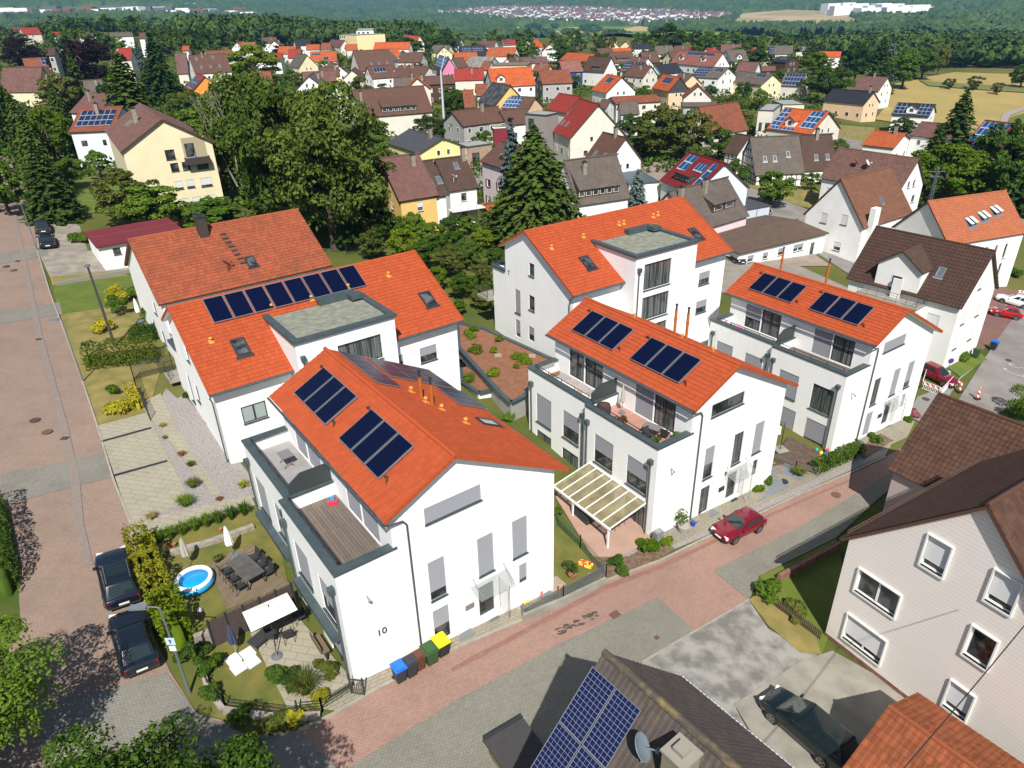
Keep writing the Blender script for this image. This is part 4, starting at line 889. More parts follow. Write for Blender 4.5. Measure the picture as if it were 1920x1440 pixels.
pw = [(-6.5, 10.5), (-.6, 9.2), (-.2, .2), (0, -5.0), (-6.2, -5.0)]
# ------------------------------------------------------------------ foliage makers (leaf cards)
LM = {
 'green': LEAF('foliage_green', (.034, .075, .009), (.125, .205, .022)),
 'dark': LEAF('foliage_dark', (.022, .055, .010), (.08, .135, .020)),
 'conifer': LEAF('foliage_conifer', (.018, .045, .009), (.078, .118, .020), trans=.15),
 'bright': LEAF('foliage_bright', (.045, .10, .006), (.16, .22, .012)),
 'olive': LEAF('foliage_olive', (.05, .075, .012), (.15, .16, .035)),
 'birch': LEAF('foliage_birch', (.045, .085, .012), (.155, .205, .036)),
 'purple': LEAF('foliage_purple', (.012, .008, .010), (.045, .018, .022)),
 'blue': LEAF('foliage_blue', (.05, .085, .08), (.17, .22, .20), trans=.1),
 'yellow': LEAF('foliage_yellow', (.16, .17, .015), (.42, .37, .03)),
 'hedge': LEAF('foliage_hedge', (.035, .06, .008), (.12, .15, .02)),
 'straw': LEAF('foliage_straw', (.12, .10, .03), (.32, .26, .09)),
 'rose': LEAF('foliage_rose', (.05, .08, .02), (.40, .13, .18)),
 'rust': LEAF('foliage_rust', (.10, .045, .015), (.25, .12, .04)),
}
BARK = M('bark', (.09, .065, .045), .95, var=.3, scale=3, bump=.5)
BIRCHB = M('birch_bark', (.50, .47, .42), .8, var=.3, scale=3, col2=(.2, .18, .16))
rng = np.random.default_rng(5)
def cards(C, N, size, asp=1.6, jit=.7, rs=rng, flat=0.0):
 """quads centred on C with normals near N"""
 n = len(C); N = N + rs.normal(0, jit, (n, 3)); N[:, 2] += flat; N /= np.linalg.norm(N, axis=1)[:, None]+1e-9
 t = rs.normal(0, 1, (n, 3)); t -= N*(t*N).sum(1)[:, None]; t /= np.linalg.norm(t, axis=1)[:, None]+1e-9
 b = np.cross(N, t); s = (size*rs.uniform(.6, 1.35, n))[:, None]
 t = t*s*asp/2; b = b*s/2
 V = np.stack([C-t, C-b*.9+t*.1, C+t, C+b*.9+t*.1], 1).reshape(-1, 3)
 F = np.arange(4*n).reshape(n, 4)
 return V, F
def blob(cs, rs_, per, size, rs=rng, squash=.8, jit=.6, up=.25):
 Cs = []; Ns = []
 for c, r in zip(cs, rs_):
  d = rs.normal(0, 1, (per, 3)); d /= np.linalg.norm(d, axis=1)[:, None]; d[:, 2] = np.where(d[:, 2] < -.3, -d[:, 2], d[:, 2])
  rad = r*rs.uniform(.55, 1.08, per)**.6
  Cs.append(np.array(c)+d*rad[:, None]*np.array([1, 1, squash])); Ns.append(d+np.array([0, 0, up]))
 return cards(np.concatenate(Cs), np.concatenate(Ns), size, jit=jit, rs=rs)
def crown_deciduous(h, r, nclump, per, size, seed, bottom=.12, irregular=.25, shape=1.0):
 rs = np.random.default_rng(seed); cs = []; rr = []
 zc = h*(bottom+1)/2; hz = h*(1-bottom)/2
 k = 0
 while len(cs) < nclump:
  d = rs.normal(0, 1, 3); d /= np.linalg.norm(d)
  q = rs.uniform(.35, 1)**.5
  lob = 1+irregular*(sin(3*atan2(d[1], d[0])+seed)+sin(2.3*d[2]*3+seed*2))*.6
  f = (1-.35*max(0, d[2])**2*shape)
  c = np.array([d[0]*r*q*lob*f, d[1]*r*q*lob*f, zc+d[2]*hz*q*.88]);
  if c[2] < h*bottom*.9: continue
  cs.append(c); rr.append(r*rs.uniform(.17, .32))
 return blob(cs, rr, per, size, rs=rs), cs
def limbs(h, r, cs, seed, r0=.28, top=.75, mat_n=8):
 rs = random.Random(seed); mb = MB()
 pts = [(0, 0, -1.0), (0, 0, h*.12), (rs.uniform(-.2, .2), rs.uniform(-.2, .2), h*.35), (rs.uniform(-.4, .4), rs.uniform(-.4, .4), h*top)]
 mb.tube(pts, [r0*1.3, r0, r0*.75, r0*.2], 8)
 for c in cs[::max(1, len(cs)//12)]:
  z = max(h*.22, min(c[2]*.62, h*.6)); a = Vector((0, 0, z)); b = Vector(c); m = a.lerp(b, .5)+Vector((0, 0, -.03*h))
  mb.tube([a, m, b], [r0*.42, r0*.28, r0*.08], 5)
 return mb
def mk_tree(name, kind, h, r, nclump, per, size, seed, bark=None, **kw):
 (V, F), cs = crown_deciduous(h, r, nclump, per, size, seed, **kw)
 root = bpy.data.objects.new(name, None)
 c = npmesh('crown', V, F, LM[kind], link=False); c.parent = root
 tb = limbs(h, r, cs, seed, r0=.03*h)
 me = bpy.data.meshes.new('trunk'); me.from_pydata(tb.v, [], tb.f); me.materials.append(bark or BARK)
 t = bpy.data.objects.new('trunk', me); t.parent = root
 return dict(root=root, kids=[c, t], h=h, r=r)
def mk_conifer(name, kind, h, r, seed, layers=30, br=15, size=.46, droop=.30):
 rs = np.random.default_rng(seed); C = []; N = []; SZ = []
 for i in range(layers):
  t = i/(layers-1); z = h*(.05+.93*t); R_ = r*1.12*(1-t)**.75*(.9+.2*rs.random())+.15
  nb = max(4, int(br*(1-t*.6)))
  for k in range(nb):
   a = 2*pi*(k+rs.random()*.8)/nb+i*.7; L_ = R_*rs.uniform(.72, 1.12); n = max(3, int(L_/size*3))
   for j in range(n):
    q = (j+.5)/n; rad = L_*q
    wd = size*.9*(1-q)*min(1, rad)+.05
    off = rs.normal(0, wd*.5)
    C.append((cos(a)*rad-sin(a)*off, sin(a)*rad+cos(a)*off, z-droop*L_*q*q+rs.normal(0, .07)))
    N.append((cos(a)*.5, sin(a)*.5, 1.0));
 C = np.array(C); N = np.array(N)
 V, F = cards(C, N, size, asp=1.9, jit=.45, rs=rs)
 root = bpy.data.objects.new(name, None)
 c = npmesh('crown', V, F, LM[kind], link=False); c.parent = root
 tb = MB().tube([(0, 0, -1), (0, 0, h*.5), (0, 0, h*.97)], [.022*h, .014*h, .01], 7)
 me = bpy.data.meshes.new('trunk'); me.from_pydata(tb.v, [], tb.f); me.materials.append(BARK)
 t = bpy.data.objects.new('trunk', me); t.parent = root
 return dict(root=root, kids=[c, t], h=h, r=r)
def plant_tree(proto, x, y, h, r, label, name=None, cat='tree', rz=None, group=None, z=None):
 o = proto['root'].copy(); COL.objects.link(o)
 if name: o.name = name
 for k in proto['kids']:
  c = k.copy(); COL.objects.link(c); c.parent = o
 s = r/proto['r']; o.scale = (s, s*R.uniform(.92, 1.08), h/proto['h']); o.rotation_euler = (0, 0, R.uniform(0, 6.28) if rz is None else rz)
 o.location = (x, y, H(x, y) if z is None else z)
 return tag(o, label, cat, group)
def bush(x, y, r, h, kind, label, name='bush', cat='bush', n=None, size=.13, z=None, group=None):
 rs = np.random.default_rng(int(abs(x*131+y*17)*10) % 100000); nc = 9
 cs = [np.array([rs.normal(0, r*.38), rs.normal(0, r*.38), h*rs.uniform(.3, .75)]) for _ in range(nc)]
 V, F = blob(cs, [r*.5]*nc, n or max(60, int(220*min(2.2, r))), size, rs=rs)
 V[:, 2] = np.maximum(V[:, 2], .02)
 o = npmesh(name, V, F, LM[kind]); o.location = (x, y, H(x, y) if z is None else z); return tag(o, label, cat, group)
def tuft(x, y, r, h, kind, label, name='ornamental_grass', n=160, z=None, group=None, wd=.02):
 rs = random.Random(int(x*77+y*31)); mb = MB()
 for _ in range(n):
  a = rs.uniform(0, 2*pi); l = rs.uniform(.4, 1); q = rs.uniform(0, .25)*r
  b = Vector((cos(a)*q, sin(a)*q, 0)); m = b+Vector((cos(a)*r*l*.45, sin(a)*r*l*.45, h*.75)); e = b+Vector((cos(a)*r*l, sin(a)*r*l, h*rs.uniform(.5, 1)))
  s = Vector((-sin(a), cos(a), 0))*wd
  mb.add([b-s, b+s, m+s, m-s], [(0, 1, 2, 3)]); mb.add([m-s, m+s, e], [(0, 1, 2)])
 o = mb.build(name, LM[kind]); o.location = (x, y, H(x, y)+.08 if z is None else z); return tag(o, label, 'ornamental grass', group)
def hedge(pts, w_, h_, kind, label, dens=95, size=.12, name='hedge', px=True, wob=.12, kind2=None, z0=0.0):
 P = [Gxy(*q) for q in pts] if px else pts
 rs = np.random.default_rng(int(abs(P[0][0]*50))); C = []; N = []
 core = MB()
 for a, b in zip(P, P[1:]):
  L_ = hypot(b[0]-a[0], b[1]-a[1]); d = np.array([(b[0]-a[0])/L_, (b[1]-a[1])/L_]); s = np.array([-d[1], d[0]])
  n = int(dens*L_*(w_+2*h_))
  t = rs.uniform(0, L_, n); f = rs.uniform(0, w_+2*h_, n)
  lat = np.where(f < h_, -w_/2, np.where(f > h_+w_, w_/2, f-h_-w_/2)); z = np.where(f < h_, f, np.where(f > h_+w_, f-h_-w_, h_))
  nn = np.stack([np.where(f < h_, -s[0], np.where(f > h_+w_, s[0], 0)), np.where(f < h_, -s[1], np.where(f > h_+w_, s[1], 0)), np.where((f >= h_) & (f <= h_+w_), 1, .15)], 1)
  lump = wob*(np.sin(t*2.3+a[0])+np.sin(t*5.1+z*2))
  x = a[0]+d[0]*t+s[0]*lat*(1+lump*.4); y = a[1]+d[1]*t+s[1]*lat*(1+lump*.4)
  g = np.array([H(q, r_) for q, r_ in zip(x, y)])
  C.append(np.stack([x, y, g+z0+z*(1+lump*.35)], 1)+nn*rs.uniform(-.12, .06, n)[:, None]); N.append(nn)
  za, zb = H(*a)+z0, H(*b)+z0; q = w_/2*.35
  vs = [(a[0]+s[0]*e, a[1]+s[1]*e, za-.2+zz) for e in (-q, q) for zz in (0, h_*.5+.2)]+[(b[0]+s[0]*e, b[1]+s[1]*e, zb-.2+zz) for e in (-q, q) for zz in (0, h_*.5+.2)]
  core.add(vs, [(0, 1, 3, 2), (4, 6, 7, 5), (0, 4, 5, 1), (2, 3, 7, 6), (1, 5, 7, 3)])
 V, F = cards(np.concatenate(C), np.concatenate(N), size, jit=.75, rs=rs)
 V = np.concatenate([V, np.array(core.v, np.float32)]); F = np.concatenate([F, np.array(core.f, np.int32)+len(V)-len(core.v)])
 o = npmesh(name, V, F, LM[kind]); return tag(o, label, 'hedge')
# ------------------------------------------------------------------ cars
TYRE = M('tyre_rubber', (.015, .015, .016), .9); RIM = M('wheel_rim', (.42, .43, .45), .35, metal=.8); CGL = M('car_glass', (.012, .022, .022), .04, spec=.9)
HL = M('headlight_lens', (.72, .74, .76), .1, spec=.8); TLM = M('tail_light_red', (.30, .008, .010), .15); BLK = M('black_plastic', (.015, .015, .016), .6)
PLATE = M('number_plate', (.75, .75, .72), .4); CHR = M('chrome_strip', (.6, .6, .6), .2, metal=.9)
def paint(n, c): return M(n, c, .2, spec=.5, coat=.45)
def car(name, label, x, y, hd, col, L_=4.2, W=1.76, Hh=1.46, kind='hatch', z=None, group='parked cars', plate=True, extras=()):
 """x forward in local frame"""
 zz = H(x, y) if z is None else z
 root = thing(name, label, 'car', (x, y, zz+.06), hd, group)
 c, s = cos(hd), sin(hd); gx = (H(x+c*1.3, y+s*1.3)-H(x-c*1.3, y-s*1.3))/2.6; gy = (H(x-s*.8, y+c*.8)-H(x+s*.8, y-c*.8))/1.6
 root.rotation_mode = 'XYZ'; root.rotation_euler = (math.atan(gy), -math.atan(gx), hd)
 h = L_/2; wb = L_*.30; hw = W/2; belt = Hh*.62; bz = .20
 P = {'hatch': [(-h, .50, .80, .80), (-h+.06, .28, .93, .93), (-h+.35, .2, .98, 1.0), (-wb, .2, 1.0, 1.0), (0, .2, 1.0, .98), (wb*.75, .2, 1.0, .95), (wb+.15, .2, .985, .90), (h-.30, .2, .93, .80), (h-.06, .26, .82, .68), (h, .45, .70, .60)]}['hatch']
 mb = MB(); rings = []
 for (px_, zb, wk, zt) in P:
  w2 = hw*wk; zt_ = belt*zt; zm = (zb+zt_)/2
  rings.append([(px_, -w2*.90, zb), (px_, -w2, zm*.85), (px_, -w2*.985, zt_*.90), (px_, -w2*.90, zt_), (px_, -w2*.4, zt_+.035), (px_, w2*.4, zt_+.035), (px_, w2*.90, zt_), (px_, w2*.985, zt_*.90), (px_, w2, zm*.85), (px_, w2*.90, zb)])
 vs = [v for r_ in rings for v in r_]; n = 10; fs = []
 for i in range(len(rings)-1):
  for k in range(n): fs.append((i*n+k, i*n+(k+1) % n, (i+1)*n+(k+1) % n, (i+1)*n+k))
 fs.append(tuple(range(n))[::-1]); fs.append(tuple((len(rings)-1)*n+k for k in range(n)))
 mb.add(vs, fs)
 rear = {'hatch': -h+.28, 'van': -h+.14, 'estate': -h+.16}[kind]; rt = {'hatch': -h+.80, 'van': -h+.50, 'estate': -h+.62}[kind]
 fb = {'hatch': wb*.72, 'van': wb*.98, 'estate': wb*.70}[kind]; ft = {'hatch': wb*.10, 'van': wb*.22, 'estate': wb*.05}[kind]
 b0, b1 = hw*.90, hw*.70; zb = belt-.03; zt = Hh-.06
 base = [(rear, -b0*.93, zb), (fb, -b0*.95, zb*.98), (fb, b0*.95, zb*.98), (rear, b0*.93, zb)]
 mid = [(rt, -b1, zt), (ft, -b1, zt), (ft, b1, zt), (rt, b1, zt)]
 top = [(rt+.22, -b1*.82, Hh), (ft-.22, -b1*.82, Hh), (ft-.22, b1*.82, Hh), (rt+.22, b1*.82, Hh)]
 mb.add(base+mid+top, [(i, (i+1) % 4, 4+(i+1) % 4, 4+i) for i in range(4)]+[(4+i, 4+(i+1) % 4, 8+(i+1) % 4, 8+i) for i in range(4)]+[(8, 9, 10, 11)])
 body = mb.build('body', col, root)
 bv = body.modifiers.new('bevel', 'BEVEL'); bv.width = .045; bv.segments = 3; bv.limit_method = 'ANGLE'; bv.angle_limit = radians(18)
 body.data.polygons.foreach_set('use_smooth', [True]*len(body.data.polygons))
 def lerp3(a, b, t): return tuple(a[i]+(b[i]-a[i])*t for i in range(3))
 def pane(nm, a, b, c_, d, e0, e1, f0, f1, off):
  def q(u, v): p = lerp3(lerp3(a, b, u), lerp3(d, c_, u), v); return (p[0]+off[0], p[1]+off[1], p[2]+off[2])
  m_ = MB(); m_.quad(q(e0, f0), q(e1, f0), q(e1, f1), q(e0, f1)); return m_.build(nm, CGL, root)
 pane('windscreen', base[1], base[2], mid[2], mid[1], .06, .94, .10, .95, (.012, 0, .012))
 pane('rear_window', base[3], base[0], mid[0], mid[3], .10, .90, .16, .90, (-.014, 0, .010))
 for sd, (A_, B_, C_, D_) in ((-1, (base[0], base[1], mid[1], mid[0])), (1, (base[3], base[2], mid[2], mid[3]))):
  cuts = [(.13, .46), (.50, .80)] if kind == 'hatch' else [(.06, .24), (.28, .52), (.56, .80)]
  for e0, e1 in cuts: pane('side_window', A_, B_, C_, D_, e0, e1, .14, .88, (0, sd*.014, .006))
  m_ = MB(); m_.cbox(fb-.28, sd*(b0+.12), zb+.05, .12, .2, .14); m_.build('wing_mirror', col, root)
  m_ = MB()
  for wx in (-wb, wb):
   m_.tube([(wx, sd*(hw-.06), .33), (wx, sd*(hw+.008), .33)], .385, 20)
  m_.build('wheel_arch', BLK, body)
 for wx in (-wb, wb):
  for sd in (-1, 1):
   m_ = MB(); m_.tube([(wx, sd*(hw-.20), .31), (wx, sd*(hw+.015), .31)], .315, 20); t_ = m_.build('wheel', TYRE, root)
   m_ = MB(); m_.tube([(wx, sd*(hw+.0), .31), (wx, sd*(hw+.022), .31)], .07, 8)
   for k in range(5):
    a = 2*pi*k/5; m_.bar((wx, sd*(hw+.020), .31), (wx+.2*cos(a), sd*(hw+.020), .31+.2*sin(a)), .07, .012, up=(0, 1, 0))
   m_.lathe([(.2, 0)], 1) if False else None
   for k in range(16):
    a = 2*pi*k/16; b_ = 2*pi*(k+1)/16; m_.bar((wx+.215*cos(a), sd*(hw+.02), .31+.215*sin(a)), (wx+.215*cos(b_), sd*(hw+.02), .31+.215*sin(b_)), .035, .014, up=(0, 1, 0))
   m_.build('rim', RIM, t_)
 for sd in (-1, 1):
  m_ = MB(); m_.cbox(h-.12, sd*hw*.63, belt*.655, .16, .34, .15, rot=-sd*.35); m_.build('headlight', HL, root)
  m_ = MB()
  m_.cbox(-h+.075, sd*hw*.74, belt*.80, .10, .22, .2, rot=sd*.2); m_.build('tail_light', TLM, root)
 m_ = MB(); m_.cbox(h-.01, 0, .34, .06, W*.62, .16); m_.cbox(h-.035, 0, belt*.58, .04, W*.36, .08); m_.build('grille', BLK, root)
 m_ = MB(); m_.cbox(h+.022, 0, .42, .02, .5, .11); m_.build('number_plate', PLATE, root)
 m_ = MB(); m_.cbox(-h-.012, 0, .56, .02, .5, .11); m_.build('number_plate', PLATE, root)
 if 'rails' in extras:
  for sd in (-1, 1): MB().tube([(rt+.1, sd*b1*.88, Hh+.03), (ft-.1, sd*b1*.88, Hh+.03)], .022, 6).build('roof_rail', CHR, root)
 if 'sunroof' in extras: MB().cbox(ft-.65, 0, Hh+.004, .75, .95, .012).build('sunroof', CGL, root)
 return root
def hdg(a, b): p = Gxy(*a); q = Gxy(*b); return atan2(q[1]-p[1], q[0]-p[0])
def mid2(a, b): p = Gxy(*a); q = Gxy(*b); return ((p[0]+q[0])/2, (p[1]+q[1])/2)
BLACKP = paint('black_blue_paint', (.008, .012, .020)); REDP = paint('dark_red_paint', (.20, .006, .018));
c = mid2((215, 1050), (235, 1145)); car('parked_car', 'black estate car with sunroof and roof rails beside the golden hedge', c[0], c[1], hdg((240, 1150), (215, 1050)), BLACKP, 4.45, 1.84, 1.55, 'estate', extras=('rails', 'sunroof'))
c = mid2((240, 1170), (268, 1262)); car('parked_car', 'black hatchback with round tail lights close behind the black estate car', c[0], c[1], hdg((268, 1262), (240, 1170)), BLACKP, 4.2, 1.76, 1.46, 'hatch')
c = mid2((1350, 1010), (1412, 985)); car('parked_car', 'dark red hatchback parked on pink pavers before house number 8', c[0], c[1], hdg((1426, 998), (1360, 1030)), REDP, 4.1, 1.72, 1.42, 'hatch')
c = mid2((1450, 1330), (1560, 1425)); car('parked_car', 'black minivan on the concrete drive below the cladded house', c[0]+.1, c[1]-.1, hdg((1556, 1448), (1440, 1345)), paint('green_black_paint', (.006, .012, .013)), 4.7, 1.84, 1.62, 'van')
c = mid2((88, 432), (92, 458)); c2 = Gxy(84, 432); car('parked_car', 'black car parked nearer of two beside the brown shed drive', *Gxy(90, 460), hdg((92, 462), (86, 430)), BLACKP, 4.2, 1.76, 1.5, 'hatch')
car('parked_car', 'dark grey car with silver tail parked farther of two left of the shed', *Gxy(82, 434), hdg((92, 462), (86, 430)), paint('dark_grey_paint', (.03, .04, .05)), 4.2, 1.76, 1.5, 'hatch')
car('parked_car', 'silver car at the far end of the left street', *Gxy(15, 268), hdg((15, 285), (13, 262)), paint('silver_paint', (.45, .47, .5)), 4.2, 1.76, 1.5, 'hatch')
car('parked_car', 'dark car beyond the silver one at the far end of the street', *Gxy(16, 252), hdg((15, 285), (13, 262)), BLACKP, 4.3, 1.76, 1.5, 'estate')
car('parked_car', 'black hatchback waiting at the edge of the asphalt road', *Gxy(1423, 399), hdg((1404, 392), (1442, 402)), BLACKP, 4.2, 1.76, 1.46, 'hatch')
car('parked_car', 'dark blue car parked nearest to the white garage doors', *Gxy(1440, 444), hdg((1425, 432), (1455, 452)), paint('navy_paint', (.01, .02, .05)), 4.2, 1.76, 1.46, 'hatch')
car('parked_car', 'black saloon right of the dark blue car by the garages', *Gxy(1456, 437), hdg((1440, 424), (1470, 448)), BLACKP, 4.4, 1.76, 1.46, 'hatch')
car('parked_car', 'dark car half hidden behind the white hall by the apartment house', *Gxy(1374, 490), hdg((1366, 486), (1384, 494)), BLACKP, 4.2, 1.76, 1.46, 'hatch')
car('parked_car', 'bright red hatchback in the red paved yard', *Gxy(1880, 594), hdg((1900, 598), (1860, 590)), paint('bright_red_paint', (.42, .006, .010)), 3.9, 1.7, 1.5, 'hatch')
car('parked_car', 'white car behind the bright red hatchback', *Gxy(1898, 572), hdg((1920, 578), (1880, 566)), paint('white_paint', (.7, .71, .72)), 4.4, 1.8, 1.55, 'estate')
car('parked_car', 'dark red car behind the white crash barriers', *Gxy(1752, 712), hdg((1730, 700), (1775, 722)), REDP, 4.2, 1.74, 1.45, 'hatch')
car('parked_car', 'dark blue car parked under the dark trees at the right edge', *Gxy(1899, 379), 2.2, paint('navy_paint', (.01, .02, .05)), 4.2, 1.76, 1.46, 'hatch')
car('parked_car', 'lime green car before the solar roofed house', *Gxy(1489, 184), .2, paint('lime_paint', (.3, .55, .02)), 4.2, 1.76, 1.5, 'hatch')
# ------------------------------------------------------------------ other buildings close by
STEEP = M('dark_verge', (.05, .045, .045), .7)
hw_ = {'0': [(8.29, 4.85, 10.6, 6.35, 'glass'), (8.29, 1.35, 10.55, 3.1, 'low'), (6.8, 8.8, 7.9, 10.6, 'low'), (3.8, 9.0, 4.9, 10.75, 'low'), (3.82, 5.5, 4.92, 7.3, 'glass'), (3.82, 1.85, 4.92, 3.6, 'low')], 'B': [(3, 1.4, 4.4, 3.1, 'glass')]}
CLAD = M('beige_cladding_boards', (.55, .50, .47), .75)
def clad_mat():
 m, t, b = newmat('beige_clapboards'); L = t.links.new
 tc = MN(t, 'TexCoord'); sx = MN(t, 'SeparateXYZ'); L(tc.outputs['Object'], sx.inputs[0])
 z = mathn(t, 'FRACT', mathn(t, 'MULTIPLY', sx.outputs[2], 4.4));
 cx = MN(t, 'CombineXYZ'); L(mathn(t, 'MULTIPLY', sx.outputs[1], .45), cx.inputs[0]); L(mathn(t, 'FLOOR', mathn(t, 'MULTIPLY', sx.outputs[2], 4.4)), cx.inputs[1])
 wn = MN(t, 'TexNoise', Scale=1.0); L(cx.outputs[0], wn.inputs['Vector'])
 c = mixc(t, wn.outputs[0], (.78, .72, .665), (.85, .79, .735)); c = mixc(t, mathn(t, 'MULTIPLY', mathn(t, 'LESS_THAN', z, .12), .38), c, (.25, .22, .2))
 L(c, b.inputs['Base Color']); bp = MN(t, 'Bump', Strength=.3, Distance=.02); L(z, bp.inputs['Height']); L(bp.outputs[0], b.inputs['Normal']); b.inputs['Roughness'].default_value = .6
 return m
CLB = clad_mat(); SAND = M('red_sandstone', (.27, .14, .10), .9, var=.3, scale=3, bump=.6)
PRG = (23.303, 19.041, .528, -3.205)
root, rf_, SA, SB, F = house('cladded_house', 'tall house with pale clapboard gable and dark brown roof at the lower right', PRG, (13.0, 11.92, 7.6, 13.72, .5), CLB, BROWNT, hw_, detail=True, geo=True, ov=.5, fm=WFRAME, shutm=M('pale_shutter', (.6, .6, .6), .6), base=(.75, SAND), fascia=M('brown_boards', (.13, .06, .035), .7))
for q in hw_['0']:                                              # wide white surrounds
 mb = MB(); a, b, c_, d = q[:4]; f = F['0']
 for e in ((a-.08, b-.12, c_+.08, b), (a-.08, d, c_+.08, d+.07), (a-.08, b, a, d), (c_, b, c_+.08, d)): mbox(mb, f, e[0], e[1], -.10, e[2], e[3], .02)
 mb.build('window_surround', WFRAME, root)
mb = MB(); mb.add([SB.P(0, 6.9, .08), SB.P(.9, 7.9, .1), SA.P(0, 6.9, .08)], [(0, 1, 2)]); mb.build('half_hip', BROWNT, rf_)
MB().tube([(.1, 11.95, 7.45), (13.0, 11.95, 7.45)], .08, 8).build('gutter', M('copper_brown', (.12, .06, .04), .5), rf_)
mb = MB()
for k in range(40): mb.bar((.3+k*.32, 11.75, 7.9), (.3+k*.32, 11.75, 8.1), .03)
mb.bar((.3, 11.75, 8.1), (13, 11.75, 8.1), .05); mb.bar((.3, 11.75, 7.9), (13, 11.75, 7.9), .05); mb.build('snow_guard', M('rust_metal', (.12, .07, .05), .7), rf_)
house('tiled_annexe', 'pale house with weathered brown pantile roof between cladded house and street', (26.049, 40.561, -.963, -4.457), (13, 9.2, 5.19, 9.7, .5), M('pale_pink_render', (.55, .45, .42), .9), BROWNT, {'A': [(1, 1, 2, 2.4, 'glass')]}, detail=True, geo=True, tw=.3, th=.36)
PSR = (3.16, 18.66, -.917, 0)
GREYT = TILE('grey_brown_tile', (.105, .085, .075), var=.18, geo=True, dirt=(.22, .20, .08), dirtamt=.12)
m = 1.03; Wd = 10.2; hr_ = 10.1; he_ = hr_-m*Wd/2
x0, y0 = PSR[0]-(-sin(PSR[2]))*Wd/2, PSR[1]-cos(PSR[2])*Wd/2
root, rf_, SA, SB, F = house('solar_roof_house', 'steep grey tiled house with blue photovoltaic panels at the bottom edge', (x0, y0, PSR[2], 8.5-hr_), (11.5, Wd, he_, hr_, .5), WHITE, GREYT, {'0': [(3, 1.2, 4.2, 2.6, 'glass'), (6, 1.2, 7.2, 2.6, 'glass')]}, detail=True, geo=True, tw=.24, th=.36)
tt = Wd/2*sqrt(1+m*m)
pvgrid(rf_, SA, -.05, tt-.62-7.2, 2.42, tt-.62, 2, 3, mat=pv_mat('photovoltaic_near', 6, 12, base=(.008, .012, .05), line=(.26, .29, .38), lw=.032))
RIDGEM = M('lichened_ridge', (.10, .085, .07), .95, var=.5, scale=2.5, col2=(.30, .22, .07), sharp=(.5, .75))
mb = MB(); ridgecap(mb, (0, Wd/2, hr_+.03), (11.5, Wd/2, hr_+.03), .14); mb.build('ridge', RIDGEM, rf_)
p = SA.P(3.35, tt-1.35, .75); dish(rf_, p, .48, az=2.2, mat=M('dish_blue_grey', (.22, .27, .32), .45))
chimney(rf_, 4.6, Wd/2-1.1, 8.0, 10.4, .85, M('beige_chimney', (.30, .26, .18), .9), M('white_cap', (.36, .33, .27), .7))
mb = MB()
for k in range(60): mb.cbox(.1+k*.19, Wd+.03, he_-.02, .12, .1, .08)
mb.build('eave_trim', M('blue_white_metal', (.5, .58, .66), .5), rf_)
root, rf_, SA, SB, F = house('tiled_garage', 'low garage with worn orange pantile roof at the bottom right edge', (13.98, 19.29, -.948, -2.2), (9, 6.56, 2.25, 3.87, .49), M('garage_wall', (.5, .47, .43), .9), TILE('worn_orange_tile', (.30, .085, .033), var=.22, geo=True, dirt=(.16, .06, .02), dirtamt=.6), {}, geo=True, tw=.27, th=.36)
root, rf_, SA, SB, F = house('old_orange_house', 'white house with large weathered orange pantile roof and wooden gable overhang', (-29.1, 55.3, .63, 2.6), (15.5, 13.6, 6.1, 10.1, .5), WHITE, ORANGE_OLD, {'0': [(3.5, 1.0, 4.6, 2.4, 'glass'), (7, 1, 8, 2.4, 'glass'), (4, 3.8, 5, 5.0, 'glass')], 'A': [(5, 1, 6.2, 2.3, 'glass')]}, detail=True, geo=True, fascia=M('stained_wood', (.22, .10, .04), .7))
chimney(rf_, 6.1, 6.0, 9.0, 11.2, .8, M('dark_chimney_cladding', (.06, .05, .045), .6), s2=.9)
mb = MB()
for k in range(8): SA.box(mb, 7.4+k*.05, 6.3-k*.55, .05, 7.9+k*.05, 6.5-k*.55, .18)
mb.build('roof_steps', M('dark_step', (.1, .06, .05), .7), rf_)
skylight(rf_, SA, 8.3, 1.9, .85, 1.2); dish(rf_, SA.P(6.5, 2.3, .7), .42, az=1.9, mat=M('dish_red', (.3, .06, .04), .5))
zg = H(*Gxy(190, 500)); q0, q1, q2 = A(180, 463, zg+2.9), A(155, 434, zg+2.9), A(321, 413, zg+2.9); v_ = q0-q1; Wg = v_.length; ag = atan2(v_.y, v_.x)+pi/2; Lg = (q2-q1).dot(Vector((cos(ag), sin(ag), 0)))
root, rf_, SA, SB, F = house('garage', 'white garage with flat dark red roof beside old orange roofed house', (q0.x, q0.y, ag, zg), (Lg, Wg, 2.85, 2.95, .5), WHITE, M('dark_red_roofing', (.19, .02, .03), .8, var=.1, scale=.5), {'A': [(1.6, 1.5, 2.4, 2.3, 'glass'), (3.4, .05, 4.6, 2.1, 'shut')], '0': [(.6, 0.05, 2.8, 2.3, 'shut')]}, detail=True, shutm=WHITE, fascia=M('dark_red_trim', (.16, .02, .03), .7))
root, rf_, SA, SB, F = house('flat_hall', 'long white hall with almost flat brown roof right of the apartment house', (*A(1386, 476, -1.6).xy, .50, -5.0), (18.5, 12.5, 3.4, 4.0, .5), WHITE, M('brown_roof_felt', (.13, .085, .06), .95, var=.15, scale=.8), {'A': [(2.2, 1.6, 3.4, 2.6, 'half'), (5.2, 1.5, 6.3, 2.5, 'half'), (8.3, 1.5, 9.5, 2.6, 'half'), (11.5, 1.5, 13.6, 2.6, 'half'), (15.2, .1, 16.2, 2.3, 'glass')], '0': [(1.5, .05, 4.2, 2.4, 'shut'), (5, .05, 7.7, 2.4, 'shut')]}, detail=True, fm=WFRAME)
